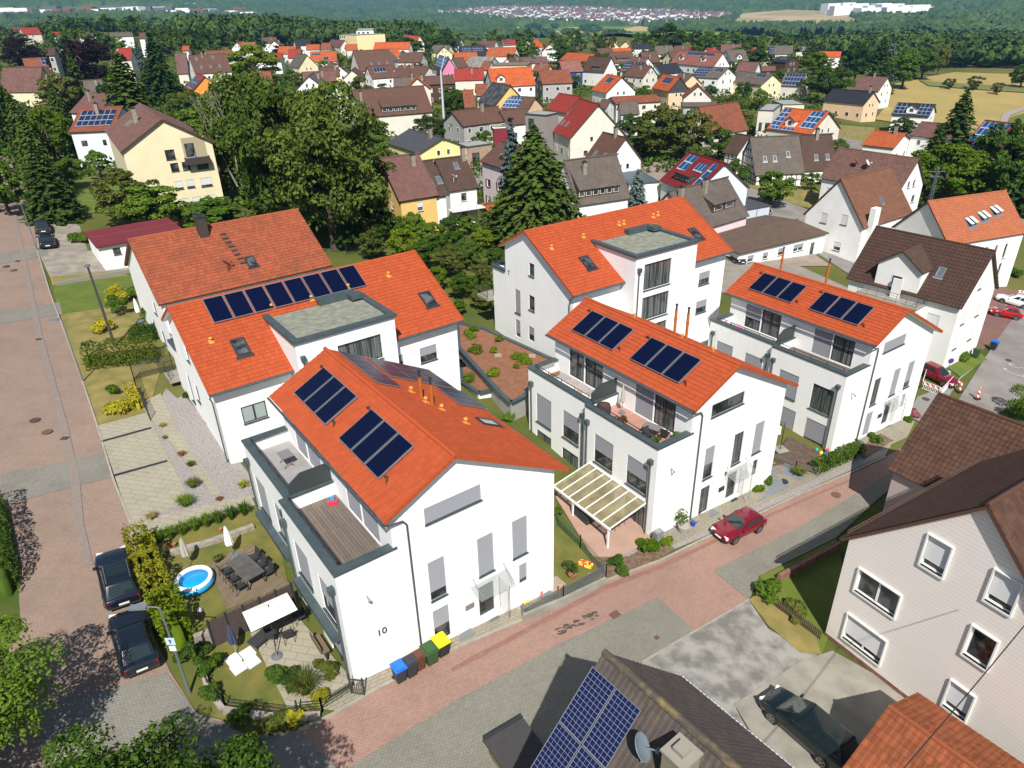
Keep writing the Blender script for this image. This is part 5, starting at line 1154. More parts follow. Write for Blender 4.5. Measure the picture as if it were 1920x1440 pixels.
g0 = A(1392, 420, -3.6); root = thing('garage_row', 'low dark roofed garages with two pale blue doors', 'garage', (g0.x, g0.y, H(g0.x, g0.y)), .45)
MB().box(0, 0, -1, 5.8, 6, 2.5).build('wall', M('grey_render', (.35, .34, .33), .9), root); MB().box(-.1, -.1, 2.5, 5.9, 6.1, 2.65).build('roof', M('dark_roof_felt', (.07, .07, .075), .95), root)
for k in (0, 1): MB().box(.15+k*2.85, -.05, .1, 2.75+k*2.85, .0, 2.3).build('garage_door', M('pale_blue_metal', (.50, .57, .64), .5), root)
p0, p1, p2 = A(975, 1490, .5), A(1052, 1440, .5), A(988, 1340, .5); d_ = p1-p0; a_ = atan2(d_.y, d_.x); w__ = (p2-p1).dot(Vector((-sin(a_), cos(a_), 0)))
root = thing('garden_shed', 'dark flat shed roof left of the photovoltaic roof at bottom edge', 'shed', (p0.x, p0.y, .5-2.4), a_)
MB().box(.15, .15, -.5, d_.length-.15, w__-.15, 2.25).build('wall', M('pine_boards', (.30, .20, .11), .8, var=.3, scale=3), root); MB().box(0, 0, 2.25, d_.length, w__, 2.38).build('roof', M('anthracite_felt', (.055, .052, .055), .9, var=.1, scale=3), root); MB().box(0, w__, 2.2, d_.length, w__+.08, 2.46).build('fascia', ANTH, root)
# ------------------------------------------------------------------ village houses: x, y, angle, z, length, width, eave, ridge (metres)
HV = {"old_orange":[-29.1,55.34,0.621,2.61,15.46,13.59,6.13,10.14],"yellow_big":[-67.18,125.8,-1.033,4.27,25.68,12.73,8.65,12.5],"blue_solar":[-82.0,140.82,0.124,4.32,4.17,16.21,6.4,9.73],"white_behind":[-98.11,170.96,-0.437,4.65,6.08,11.91,6.12,9.79],"brown_gray":[-118.06,215.93,0.377,3.58,11.41,9.81,5.38,10.1],"orange_gable":[-104.41,251.89,-1.066,3.35,14.99,9.62,4.99,9.1],"brown_white":[-120.38,302.86,0.547,2.92,14.11,12.13,5.89,12.27],"church_brown":[-58.76,317.97,0.475,1.0,15.8,14.78,6.01,13.43],"white_solar":[-48.19,283.66,0.525,1.45,9.47,9.28,5.47,9.48],"white_gable":[-51.84,285.41,1.64,1.51,12.82,7.91,5.45,8.53],"orange_left":[-91.6,389.92,0.063,1.36,8.29,9.01,5.42,9.87],"brown_left":[-69.0,290.62,0.243,1.89,7.53,9.17,5.55,8.49],"orange_long":[-84.08,508.15,-0.242,0.99,24.49,8.27,4.91,9.06],"orange_back":[-81.86,631.27,-1.189,0.72,45.02,6.8,4.8,9.71],"brown_timber":[-51.59,378.6,-0.236,0.51,11.64,12.48,5.63,9.65],"brown_barn":[-34.59,180.87,0.386,1.77,18.28,13.95,4.98,10.54],"brown_low":[-44.95,307.74,-0.608,1.01,16.13,10.28,4.56,8.27],"brown_pointy":[-25.09,244.87,0.163,1.79,9.65,10.02,6.15,8.23],"gray_low":[-38.43,267.31,0.105,1.55,10.21,8.02,4.05,6.47],"pink":[-31.68,345.91,-1.326,0.42,24.46,7.1,5.31,10.41],"brown_small":[-21.01,358.24,0.613,0.12,6.1,9.16,4.47,8.38],"dark_solar_long":[-23.02,425.5,0.16,0.28,14.43,11.71,4.95,9.9],"orange_mid":[-9.56,424.88,-0.393,0.08,16.33,9.63,4.94,9.23],"navy":[-36.87,538.15,-0.326,0.11,7.41,9.98,6.01,9.72],"gray_brown":[-24.53,533.82,-0.409,-0.18,20.14,8.9,4.98,8.58],"red_solar_hip":[-0.11,554.52,0.211,-0.77,9.8,10.22,5.06,8.25],"white_orange":[20.47,506.0,0.901,-0.71,10.44,10.77,5.5,9.96],"gray_shed":[-18.75,367.67,-0.618,0.04,13.92,11.66,4.0,8.29],"orange_big":[-3.57,247.08,0.272,0.88,14.69,12.23,5.48,10.55],"rust_gray":[12.61,252.91,0.133,0.51,10.54,14.47,5.93,9.4],"rust_small":[11.72,324.05,-0.486,-0.16,7.01,7.56,5.04,7.43],"pinkish":[23.62,308.75,0.196,-0.24,8.76,11.17,5.58,9.4],"orange_up":[28.47,394.57,-1.008,-0.65,22.51,10.33,5.07,8.28],"brown_dormer":[32.26,319.42,-0.851,-0.49,12.24,8.73,5.3,10.58],"brown_rowdorm":[51.02,360.84,0.265,-1.11,11.5,10.72,5.45,10.07],"orange_top":[63.79,455.24,0.1,-1.31,11.77,8.94,5.15,6.78],"brown_top":[54.44,437.4,0.439,-0.97,9.79,7.88,5.03,7.65],"solar_white":[46.97,312.76,-0.607,-0.74,8.8,10.87,5.62,8.65],"brown_barn2":[66.6,368.53,0.129,-1.33,8.57,12.6,5.1,9.43],"navy2":[63.39,307.48,0.618,-1.26,12.35,8.44,4.97,8.23],"white_center":[28.65,251.24,-1.25,-0.09,11.07,10.81,4.5,9.01],"slate_cream":[48.78,252.7,-1.306,-0.99,12.14,7.57,5.38,9.39],"terracotta":[75.0,349.5,-1.079,-1.66,28.04,9.57,6.32,11.42],"gray_white":[69.48,287.81,-0.817,-1.47,12.36,12.82,5.81,9.01],"gray_cream":[84.41,289.47,-1.117,-2.35,17.7,10.33,4.6,7.82],"solar_gray":[102.15,283.34,-0.686,-3.58,8.11,9.41,4.45,8.53],"brown_mid":[97.32,324.03,-0.636,-2.45,8.52,7.99,4.95,8.57],"graybrown2":[107.83,366.62,0.332,-2.21,10.08,10.29,5.43,10.35],"cream_small":[82.92,379.53,0.48,-1.57,5.82,8.36,5.47,9.07],"red_flat":[105.91,489.2,-0.24,-3.35,11.62,7.99,5.12,6.77],"cream_solar":[130.74,415.65,-0.741,-2.83,4.56,8.99,5.43,9.71],"dark_solar2":[149.66,448.64,-0.297,-4.61,16.24,10.11,5.47,9.67],"dark_barn":[130.16,376.18,-1.086,-2.79,8.98,9.73,5.16,7.2],"orange_trees":[181.48,445.68,-0.442,-6.16,11.16,8.9,5.07,7.67],"brown_field":[126.76,277.38,-0.82,-6.13,9.7,12.54,5.63,9.69],"peach":[102.68,243.99,-0.982,-4.72,14.51,8.78,4.81,8.04],"white_solar2":[109.68,212.54,-0.683,-5.48,9.71,10.38,5.11,7.83],"orange_low":[80.21,165.65,-0.807,-3.63,7.07,11.58,3.74,6.08],"maroon_hidden":[91.4,167.29,-0.926,-3.95,6.68,9.39,5.59,8.0],"red_solar_right":[100.84,161.3,-1.131,-4.72,6.24,10.0,5.46,9.76],"yellow_gray":[-24.98,155.18,-1.008,0.28,15.36,10.99,4.66,6.96],"terrace_maroon":[-14.61,96.84,0.533,1.21,2.26,11.55,5.49,10.35],"terrace_left":[-13.01,98.25,0.509,1.01,5.51,9.61,5.45,9.54],"terrace_right":[-8.45,104.72,0.469,0.59,4.91,9.44,5.46,9.31],"pink_shutter":[-4.35,119.68,-1.048,-0.03,8.04,8.18,7.49,10.18],"spruce_brown":[10.93,110.02,0.429,-2.16,9.79,9.2,4.25,10.38],"brown_whitegable":[15.12,142.38,-1.111,-1.82,7.84,8.45,4.88,9.5],"cream_big":[9.96,157.18,-1.292,-1.31,10.05,12.24,7.36,13.5],"cream_wing":[10.43,194.72,-1.09,-1.04,10.04,8.36,6.94,10.47],"red_solar":[27.02,127.54,-1.25,-3.16,11.33,10.89,4.97,9.43],"pinkbrown":[26.52,100.2,0.658,-3.71,13.88,9.76,3.89,9.08],"timber":[48.27,139.92,0.074,-2.75,9.97,9.93,2.26,8.59],"timber_dark":[59.5,144.12,0.123,-3.19,6.89,8.22,2.32,8.59],"timber_wing":[44.16,149.45,-0.985,-2.17,3.85,6.56,4.43,7.76],"orange_barn":[48.27,174.67,0.593,-2.85,14.03,8.77,4.22,10.31],"red_dormer":[65.71,187.02,-0.951,-3.29,12.49,12.91,4.11,8.51],"rose":[54.79,125.82,-0.957,-4.45,14.18,8.32,6.33,10.99],"white_front":[51.53,100.54,0.59,-5.74,13.07,10.2,5.85,12.13],"orange_right":[60.01,93.39,0.336,-7.85,14.78,10.04,7.37,12.32],"brown_terrace":[37.89,75.61,-0.918,-4.54,12.29,8.99,6.43,11.5],"x1":[-314.47,523.45,0.823,14.31,10.83,9.47,5.45,9.51],"x2":[-343.38,552.49,-0.747,14.35,27.35,7.62,5.34,10.03],"x3":[-273.67,484.9,0.491,13.98,7.31,9.49,5.49,7.41],"x4":[-234.03,418.26,0.523,13.62,7.11,9.49,4.89,7.3],"x5":[-254.13,475.64,0.372,13.7,12.09,9.49,5.23,7.44],"x6":[-226.96,460.64,0.565,13.45,12.1,9.49,5.25,7.19],"x7":[-190.86,416.24,0.209,13.71,3.02,9.49,4.84,7.49],"x8":[-156.63,318.49,0.187,8.43,5.22,9.53,5.09,9.37],"x9":[-204.31,333.86,0.575,5.55,13.37,9.48,5.21,8.74],"x10":[-164.87,251.5,-0.167,3.9,14.65,9.26,4.57,11.74],"x11":[-176.07,294.59,-1.746,4.51,5.36,9.44,5.17,8.86],"x12":[-133.41,317.64,0.256,3.29,4.32,9.54,4.63,12.23],"x13":[-151.84,455.65,-0.121,5.53,7.96,9.47,5.25,8.44],"x14":[-141.52,538.79,0.44,2.89,10.62,9.5,5.17,8.98],"x15":[-115.54,419.1,-0.006,2.03,6.77,9.49,5.09,9.3],"x16":[-124.21,495.42,0.104,2.08,8.58,9.49,5.29,8.18],"x17":[-115.69,498.17,-0.02,1.93,6.3,9.5,5.17,8.95],"x18":[-96.89,392.31,0.159,1.49,10.15,9.5,5.02,9.6],"x19":[-100.97,365.29,-0.936,1.64,12.63,9.84,4.94,10.17],"x20":[-152.51,407.13,0.748,4.37,14.82,9.58,5.5,7.65],"x21":[-133.64,327.54,0.251,10.56,2.76,9.48,5.58,7.06],"x22":[-118.9,507.99,-0.394,2.0,4.76,9.47,5.23,8.61],"x23":[-125.49,562.63,-1.069,1.85,30.61,7.53,4.88,9.02],"x24":[-98.11,492.08,0.28,1.5,7.49,9.49,5.28,8.43],"x25":[-104.97,561.47,-0.156,1.53,8.67,9.49,5.34,8.15],"x26":[-101.54,621.67,0.131,1.37,5.06,9.5,5.27,8.46],"x27":[-10.54,330.73,-0.469,0.14,3.96,9.45,5.28,8.37],"x28":[7.46,365.14,0.135,-0.38,14.06,9.5,5.43,7.83],"x29":[81.59,494.3,-0.083,-2.41,12.22,9.49,5.36,8.02],"x30":[202.65,544.08,-0.314,-9.19,8.26,9.49,5.31,8.25],"x31":[108.12,322.97,-0.242,-2.98,5.77,9.46,5.59,7.13],"x32":[25.36,208.11,-0.427,-1.45,2.62,9.2,5.5,7.3],"x33":[30.8,200.16,-0.032,-2.05,5.17,9.38,5.36,8.0],"x34":[32.02,217.31,0.199,-1.66,14.05,9.44,5.61,6.99],"x35":[50.66,214.74,-0.146,-2.75,9.78,9.38,5.79,6.32],"x36":[-139.85,241.47,0.365,13.97,2.09,9.49,5.46,7.43],"x38":[-9.62,172.9,0.598,-0.14,13.1,10.02,5.44,8.24],"x39":[0.74,177.13,0.441,-0.69,7.25,9.47,5.34,8.13],"x40":[-1.15,203.2,-0.587,-0.03,8.53,8.65,5.22,8.04],"x41":[-7.75,213.17,-1.091,0.94,10.9,10.2,4.96,9.82],"x42":[-10.53,198.72,0.13,1.07,2.96,9.52,5.16,9.0],"x43":[-8.01,220.74,0.084,1.37,3.47,9.45,5.35,8.06]}
def W_(n, c): return M('render_'+n, c, .9, var=.06, scale=.5)
WC = {'white': W_('white', (.78, .78, .76)), 'cream': W_('cream', (.72, .64, .42)), 'pale': W_('pale', (.66, .62, .54)), 'yellow': W_('yellow', (.78, .62, .12)), 'lemon': W_('lemon', (.72, .68, .30)),
      'pink': W_('pink', (.62, .22, .36)), 'rose': W_('rose', (.70, .58, .60)), 'orange': W_('orange', (.75, .28, .05)), 'peach': W_('peach', (.76, .52, .33)), 'grey': W_('grey', (.35, .35, .34)), 'dark': W_('dark', (.05, .05, .055)),
      'blue': W_('blue', (.02, .05, .22)), 'wood': M('brown_boards_wall', (.10, .05, .03), .8, var=.3, scale=2), 'bluewhite': W_('bluewhite', (.62, .68, .76)), 'mint': W_('mint', (.5, .66, .45)), 'gold': W_('gold', (.70, .47, .15))}
RT = {'orange': TILE('tile_orange', (.50, .115, .035), dirtamt=.3), 'bright': TILE('tile_bright_orange', (.60, .12, .03), dirtamt=.2), 'red': TILE('tile_red', (.36, .045, .03), dirtamt=.2), 'crimson': TILE('tile_crimson', (.24, .02, .02), dirtamt=.2),
      'brown': TILE('tile_brown', (.155, .078, .055), dirtamt=.5, dirt=(.10, .08, .06)), 'dkbrown': TILE('tile_dark_brown', (.105, .062, .045), dirtamt=.4), 'rosebrown': TILE('tile_rose_brown', (.20, .10, .085), dirtamt=.4), 'greybrown': TILE('tile_grey_brown', (.15, .12, .10), dirtamt=.6, dirt=(.2, .18, .15)),
      'grey': TILE('tile_grey', (.085, .09, .10), dirtamt=.2), 'dark': TILE('tile_dark_slate', (.028, .032, .042), dirtamt=.1), 'slate': M('blue_grey_sheet', (.10, .135, .16), .6, var=.1, scale=.3), 'rust': TILE('tile_rust', (.30, .095, .05), dirtamt=.5), 'rosy': TILE('tile_rosy', (.34, .13, .10), dirtamt=.3), 'fel': M('grey_fibre_roof', (.26, .25, .23), .9, var=.3, scale=.4),
      'slatebr': TILE('tile_slate_mix', (.07, .07, .08), var=.5, dirtamt=.6, dirt=(.2, .2, .2))}
GEOB = TILE('geo_rose_brown', (.20, .105, .085), var=.15, geo=True, dirtamt=.3); GEOC = TILE('geo_red_brown', (.22, .10, .06), var=.12, geo=True, dirtamt=.2); GEOD = TILE('geo_dark_brown', (.085, .045, .032), var=.12, geo=True, dirtamt=.15); GEOO = TILE('geo_terracotta', (.46, .145, .065), var=.10, geo=True, dirtamt=.2)
HS_ = {
'yellow_big': ('cream', 'rosebrown', 'big cream yellow block of flats with a recessed top balcony', dict(geo=1, ch=[(.55, .62)], sk=[(.35, .45), (.42, .45), (.47, .62)], det=1)),
'blue_solar': ('bluewhite', 'rust', 'white house with blue timber framing and solar panels on its orange roof', dict(pv=[(.1, .2, .9, .85)], ch=[(.5, .7)])),
'white_behind': ('white', 'rosebrown', 'white gabled house directly behind the blue framed house', dict(ch=[(.4, .6)])),
'brown_gray': ('grey', 'greybrown', 'wide grey brown roof behind the white gabled house at left', dict(ch=[(.3, .6), (.7, .6)])),
'orange_gable': ('orange', 'red', 'vivid orange gabled house with solar panels before the fir', dict(pv=[(.15, .1, .85, .8)])),
'brown_white': ('white', 'brown', 'long white house with brown roof and five skylights near the bright tree', dict(sk=[(.15, .75), (.6, .8), (.2, .3), (.45, .3), (.7, .3)], ch=[(.35, .9)])),
'church_brown': ('pale', 'brown', 'tall pale gabled house with three small shed dormers', dict(sk=[(.35, .3), (.55, .3), (.78, .3)])),
'white_solar': ('white', 'brown', 'white house with one dark solar field in front of the tall pale gable', dict(pv=[(.2, .45, .68, .8)])),
'white_gable': ('pale', 'brown', 'white gable facing the camera beside the big birch', {}),
'orange_left': ('pale', 'orange', 'orange roofed house with small solar panels right of bright tree', dict(pv=[(.2, .1, .5, .45)])),
'brown_left': ('yellow', 'brown', 'brown roofed house partly behind the tallest birch', dict(ch=[(.8, .6)])),
'orange_long': ('white', 'bright', 'long bright orange roof before the distant yellow block', dict(ch=[(.9, .3)])),
'orange_back': ('pale', 'bright', 'bright orange roof at the forest edge right of the yellow block', {}),
'brown_timber': ('pale', 'brown', 'brown roofed half timbered house behind the bean trees', {}),
'brown_barn': ('pale', 'brown', 'huge brown barn roof with a long band of dormer windows', dict(shed=(.30, .12, .78, .62, 6), ch=[(.08, .6)])),
'brown_low': ('pale', 'brown', 'low brown roof with two white chimneys', dict(ch=[(.25, .85), (.5, .85)])),
'brown_pointy': ('wood', 'brown', 'brown barn roof with half timbered end beside the steel mast', {}),
'gray_low': ('grey', 'greybrown', 'low grey roof with dark chimney behind the huge barn roof', dict(ch=[(.65, .8)])),
'pink': ('pink', 'dkbrown', 'bright pink gabled house with blue solar dormer roof', dict(pvb=[(.1, .25, .95, .98)])),
'brown_small': ('pale', 'brown', 'small brown roofed house right of the pink gable', {}),
'dark_solar_long': ('dark', 'dark', 'long dark roof with two rows of solar panels', dict(pv=[(.1, .5, .45, .9), (.5, .5, .9, .9)])),
'orange_mid': ('white', 'orange', 'orange roof with three skylights right of the long dark roof', dict(sk=[(.35, .5), (.62, .45), (.8, .45)], ch=[(.25, .6)])),
'navy': ('white', 'dark', 'white house with dark navy roof at the trees behind the dark solar roof', dict(ch=[(.4, .9)])),
'gray_brown': ('white', 'brown', 'long grey brown roof behind the dark solar roof', dict(ch=[(.6, .9)])),
'red_solar_hip': ('pale', 'red', 'red roof with dark panels left of the white orange gable', dict(pv=[(.1, .1, .5, .8)])),
'white_orange': ('white', 'bright', 'white gabled house with bright orange roof standing alone among trees', dict(ch=[(.6, .9)])),
'gray_shed': ('grey', 'fel', 'pale grey fibre roofed sheds behind the pink gable', {}),
'orange_big': ('white', 'bright', 'large bright orange roof with a low side dormer in the centre', dict(sk=[(.6, .3)], dm=(.22, .25))),
'rust_gray': ('grey', 'rust', 'rust roofed house with dark barn doors and white front', {}),
'rust_small': ('peach', 'rust', 'small rust roofed house with peach gable', dict(ch=[(.5, .6)])),
'pinkish': ('blue', 'rosy', 'rosy roofed house with deep blue gable', dict(sk=[(.3, .25), (.55, .25), (.8, .25)])),
'orange_up': ('wood', 'orange', 'orange barn roof behind the rosy roofed house', {}),
'brown_dormer': ('white', 'dkbrown', 'dark brown roof with shed dormer and big white gable', dict(shed=(.4, .15, .8, .6, 3))),
'brown_rowdorm': ('white', 'brown', 'brown roof with a row of four white dormer windows', dict(shed=(.2, .2, .8, .7, 4))),
'orange_top': ('pale', 'bright', 'orange ridge seen just behind the row of dormers', {}),
'brown_top': ('wood', 'brown', 'small dark gabled chalet left of the orange ridge', {}),
'solar_white': ('pale', 'brown', 'pale house with two large solar fields', dict(pv=[(.05, .1, .42, .95), (.5, .1, .95, .95)])),
'brown_barn2': ('wood', 'brown', 'dark timber barn with grey brown roof near the terracotta terrace', dict(ch=[(.4, .3)])),
'navy2': ('bluewhite', 'dark', 'navy roofed house with glazed white gable', {}),
'white_center': ('white', 'bright', 'white gabled house with four solar collectors on an orange roof', dict(pv=[(.35, .5, .68, .85)])),
'slate_cream': ('peach', 'bright', 'orange roofed house with dark slate gable over cream walls', dict(pv=[(.3, .4, .75, .85)], slate=1)),
'terracotta': ('white', 'rosy', 'long terracotta terrace with ten collectors and two white dormers', dict(pv=[(.25, .68, .85, .92)], dm=(.2, .3), dm2=(.7, .3))),
'gray_white': ('white', 'greybrown', 'white gabled house with solar panels over a blue balcony', dict(pv=[(.02, .05, .5, .95), (.65, .5, .9, .85)])),
'gray_cream': ('cream', 'greybrown', 'cream gabled house with grey roof and a small dark panel', dict(pv=[(.6, .6, .85, .9)], sk=[(.35, .6)])),
'solar_gray': ('pale', 'greybrown', 'house whose whole roof is covered by dark solar panels', dict(pv=[(.1, .05, .93, .95)])),
'brown_mid': ('white', 'rosebrown', 'small red brown roof behind the cream gable', {}),
'graybrown2': ('white', 'greybrown', 'grey brown roof with small white cross gable', dict(dm=(.5, .2))),
'cream_small': ('cream', 'brown', 'small cream gable beside the terracotta terrace', {}),
'red_flat': ('pale', 'crimson', 'flat crimson roof before the tall poplars', {}),
'cream_solar': ('cream', 'orange', 'cream gable with steep orange roof and black panels', dict(pv=[(.3, .3, .9, .9)])),
'dark_solar2': ('pale', 'greybrown', 'long grey roof with white framed solar panels in the distance', dict(pv=[(.02, .1, .38, .9)])),
'dark_barn': ('wood', 'dark', 'dark timber barn with a black solar roof', dict(pv=[(.3, .5, .8, .8)])),
'orange_trees': ('white', 'bright', 'orange roof half hidden by trees near the far wood', dict(pv=[(.0, .1, .3, .6)])),
'brown_field': ('white', 'rosebrown', 'white gabled house with red brown roof at the hay field', dict(ch=[(.5, .95)])),
'peach': ('peach', 'dark', 'peach coloured house with dark grey roof and veranda', dict(ch=[(.9, .95)])),
'white_solar2': ('white', 'dark', 'white house with black solar roof and cross gable by the field', dict(pv=[(.02, .1, .4, .95), (.65, .1, .98, .95)], dm=(.5, .2))),
'orange_low': ('white', 'orange', 'low white house with orange roof and red window frame', dict(ch=[(.7, .9)])),
'maroon_hidden': ('white', 'rosebrown', 'red brown roof mostly hidden by the tall spruce', {}),
'red_solar_right': ('pale', 'red', 'red roof with blue solar panels behind the dark trees at right', dict(pvb=[(.05, .05, .7, .95)])),
'yellow_gray': ('lemon', 'grey', 'lemon yellow house with smooth grey roof', dict(ch=[(.75, .85)])),
'terrace_maroon': ('gold', 'rosebrown', 'yellow end house of the terrace with maroon roof', {}),
'terrace_left': ('white', 'dkbrown', 'middle terrace house with brown roof behind scaffolding', dict(sk=[(.25, .3), (.6, .3), (.85, .35)], ch=[(.4, .85)], det=1)),
'terrace_right': ('white', 'dkbrown', 'right terrace house with brown roof and white balcony', dict(sk=[(.5, .65)], ch=[(.9, .9)], dish=(.25, .3), det=1)),
'pink_shutter': ('rose', 'brown', 'pale pink house with dark red shutters beside the big spruce', dict(det=1)),
'spruce_brown': ('white', 'greybrown', 'brown roofed house with strip of dormer windows right of big spruce', dict(shed=(.05, .16, .82, .78, 6), ch=[(.28, .62)], det=1)),
'brown_whitegable': ('white', 'brown', 'brown roofed house with white boarded gable and two skylights', dict(sk=[(.25, .2), (.65, .2)], ch=[(.6, .95)])),
'cream_big': ('pale', 'red', 'tall cream gabled house with red roof and grey verge', dict(det=1, sk=[(.1, .25), (.35, .25)], verge=1)),
'cream_wing': ('pale', 'red', 'red roofed rear wing adjoining the tall cream gable', {}),
'red_solar': ('bluewhite', 'crimson', 'crimson roofed house covered with blue solar panels', dict(pvb=[(.12, .45, .36, .95), (.50, .55, .75, .8), (.80, .15, .92, .9)], shed=(.28, .2, .72, .5, 3), det=1)),
'pinkbrown': ('rose', 'greybrown', 'pink house with brown roof and cream chimney behind apartment house', dict(shed=(.45, .30, .85, .72, 2), ch=[(.52, .8), (.1, .75)], det=1)),
'timber': ('white', 'greybrown', 'half timbered farmhouse with wide mottled brown roof', dict(sk=[(.2, .35), (.4, .35), (.68, .45)], timber=1)),
'timber_dark': ('white', 'dkbrown', 'darker roofed right half of the half timbered farmhouse', dict(sk=[(.35, .3), (.7, .3)], ch=[(.5, .9)])),
'timber_wing': ('white', 'dkbrown', 'small half timbered wing with dark roof at farmhouse left end', dict(timber=1)),
'orange_barn': ('pale', 'rust', 'old barn with broad faded orange roof', {}),
'red_dormer': ('pale', 'bright', 'orange roofed house with solar panels around a dark dormer', dict(pvb=[(.02, .15, .22, .95), (.66, .2, .95, .95), (.08, .02, .6, .14)], dm=(.45, .2))),
'rose': ('white', 'rosebrown', 'white house with large rose brown roof and two satellite dishes', dict(det=1, geo=1, dish=(.5, .6), dish2=(.35, .6))),
'white_front': ('white', 'brown', 'white gabled house with brown pantiles and a tall outside chimney', dict(det=1, geo=2, sk=[(.5, .35)])),
'orange_right': ('white', 'orange', 'white building with long terracotta pantile roof and six roof windows', dict(det=1, geo=3, sk=[(.32, .3), (.38, .32), (.5, .38), (.56, .4), (.68, .46), (.74, .48)])),
'brown_terrace': ('white', 'dkbrown', 'white house with dark brown pantiles, dormer and roof terrace', dict(det=1, geo=4, sk=[(.68, .4)])),
'x1': ('pale', 'red', 'red roofed row house at the far left edge of the village', {}),
'x2': ('white', 'brown', 'brown roofed house left of the far red row', {}),
'x3': ('white', 'red', 'thin red roof above the small purple beech', {}),
'x4': ('white', 'greybrown', 'grey roof with white dormer between the two copper beeches', {}),
'x5': ('pale', 'rosebrown', 'long red brown roof behind the large copper beech', {}),
'x6': ('white', 'greybrown', 'long grey roof in front of the left wood', {}),
'x7': ('white', 'brown', 'small white gable right of the long grey roof', {}),
'x8': ('pale', 'red', 'bright red hipped roof right of the large copper beech', {}),
'x9': ('pale', 'rust', 'rust roof with blue panels before the small copper beech', dict(pv=[(.5, .2, .95, .95)])),
'x10': ('cream', 'rosebrown', 'brown roof behind the left conifer row', {}),
'x11': ('cream', 'brown', 'pale yellow shuttered gable behind the conifer row', {}),
'x12': ('pale', 'rosebrown', 'red brown roof left of the five skylights', {}),
'x13': ('pale', 'rosy', 'rosy roof behind the bright lime tree', {}),
'x14': ('white', 'dark', 'white house with navy roof at the wood edge', {}),
'x15': ('pale', 'red', 'bright red roof right of the small purple tree', {}),
'x16': ('white', 'orange', 'orange roof right of the navy one at the wood', {}),
'x17': ('pale', 'rust', 'rust roof left of the distant yellow block', {}),
'x18': ('pale', 'orange', 'orange roof with narrow collectors left of the tall pale gable', dict(pv=[(.1, .6, .5, .8)])),
'x19': ('cream', 'greybrown', 'cream gable behind the tall weeping birches', {}),
'x20': ('pale', 'rust', 'rust strip of roof above the long brown one', {}),
'x21': ('white', 'orange', 'small orange roof left of the pointed fir', {}),
'x22': ('white', 'orange', 'small orange gable far left of the yellow block', {}),
'x23': ('pale', 'rosebrown', 'tall brown roof left of the yellow block', {}),
'x24': ('pale', 'orange', 'orange roof at the foot of the yellow block', {}),
'x25': ('white', 'rosebrown', 'brown roof touching the yellow block', {}),
'x26': ('wood', 'brown', 'timber framed brown roof right of the yellow block', {}),
'x27': ('pale', 'rust', 'rust roof left of the large bright orange roof', {}),
'x28': ('pale', 'rosebrown', 'long brown roof with one pale blue panel', dict(pv=[(.45, .5, .6, .9)])),
'x29': ('white', 'dark', 'dark navy roof in front of the skyline poplars', {}),
'x30': ('pale', 'greybrown', 'grey roof right of the white framed panels', dict(pvb=[(.4, .3, .9, .9)])),
'x31': ('wood', 'rosebrown', 'small brown roof before the timber barn', {}),
'x32': ('white', 'brown', 'small white gable right of the tall cream gable', {}),
'x33': ('bluewhite', 'greybrown', 'blue white gabled house with grey brown roof in the centre', {}),
'x34': ('pale', 'rust', 'long faded rust roof behind the blue white gable', {}),
'x35': ('grey', 'greybrown', 'narrow brown roof behind the old orange barn', {}),
'x36': ('grey', 'dkbrown', 'dark brown roof between the copper beeches', {}),
'x38': ('grey', 'brown', 'brown garage roof with steel flue beside the thuja', dict(ch=[(.6, .8)])),
'x39': ('white', 'brown', 'brown roof with white verge left of the grey cube', {}),
'x40': ('peach', 'brown', 'peach gabled house with blue solar field on brown roof', dict(pvb=[(.0, .1, .6, .95)])),
'x41': ('gold', 'slatebr', 'steep mottled slate roof with yellow verge', {}),
'x42': ('pale', 'rust', 'narrow rust roof right of the round clipped tree', {}),
'x43': ('pale', 'rust', 'small rust roof left of the mottled slate roof', {}),
}
LMIN = {'blue_solar': 8, 'white_behind': 9, 'terrace_maroon': 6, 'red_solar_right': 9, 'maroon_hidden': 9, 'cream_solar': 8}
VH = []
FOOT = []
def autowins(L_, W, he, hr, seed, det):
 r_ = random.Random(seed); out = {'A': [], '0': [], '1': []}
 n = max(1, int(L_/3.2)); fl = max(1, int(he/2.7))
 for k in range(fl):
  z0 = .9+k*2.75
  for i in range(n):
   c = L_*(i+.5)/n+r_.uniform(-.2, .2); w_ = r_.choice((.9, 1.0, 1.3))
   if z0+1.3 < he-.1: out['A'].append((c-w_/2, z0, c+w_/2, z0+1.25, r_.choice(('glass', 'glass', 'half', 'shut'))))
  for g in '01':
   for i in range(2):
    c = W*(.3+.4*i); w_ = r_.choice((.9, 1.1))
    out[g].append((c-w_/2, z0, c+w_/2, z0+1.25, r_.choice(('glass', 'glass', 'half'))))
 for g in '01':
  z0 = .9+fl*2.75
  if z0+1.2 < hr-1.4:
   for i in (0, 1): c = W*(.4+.2*i); out[g].append((c-.4, z0, c+.4, z0+1.1, 'glass'))
 return out
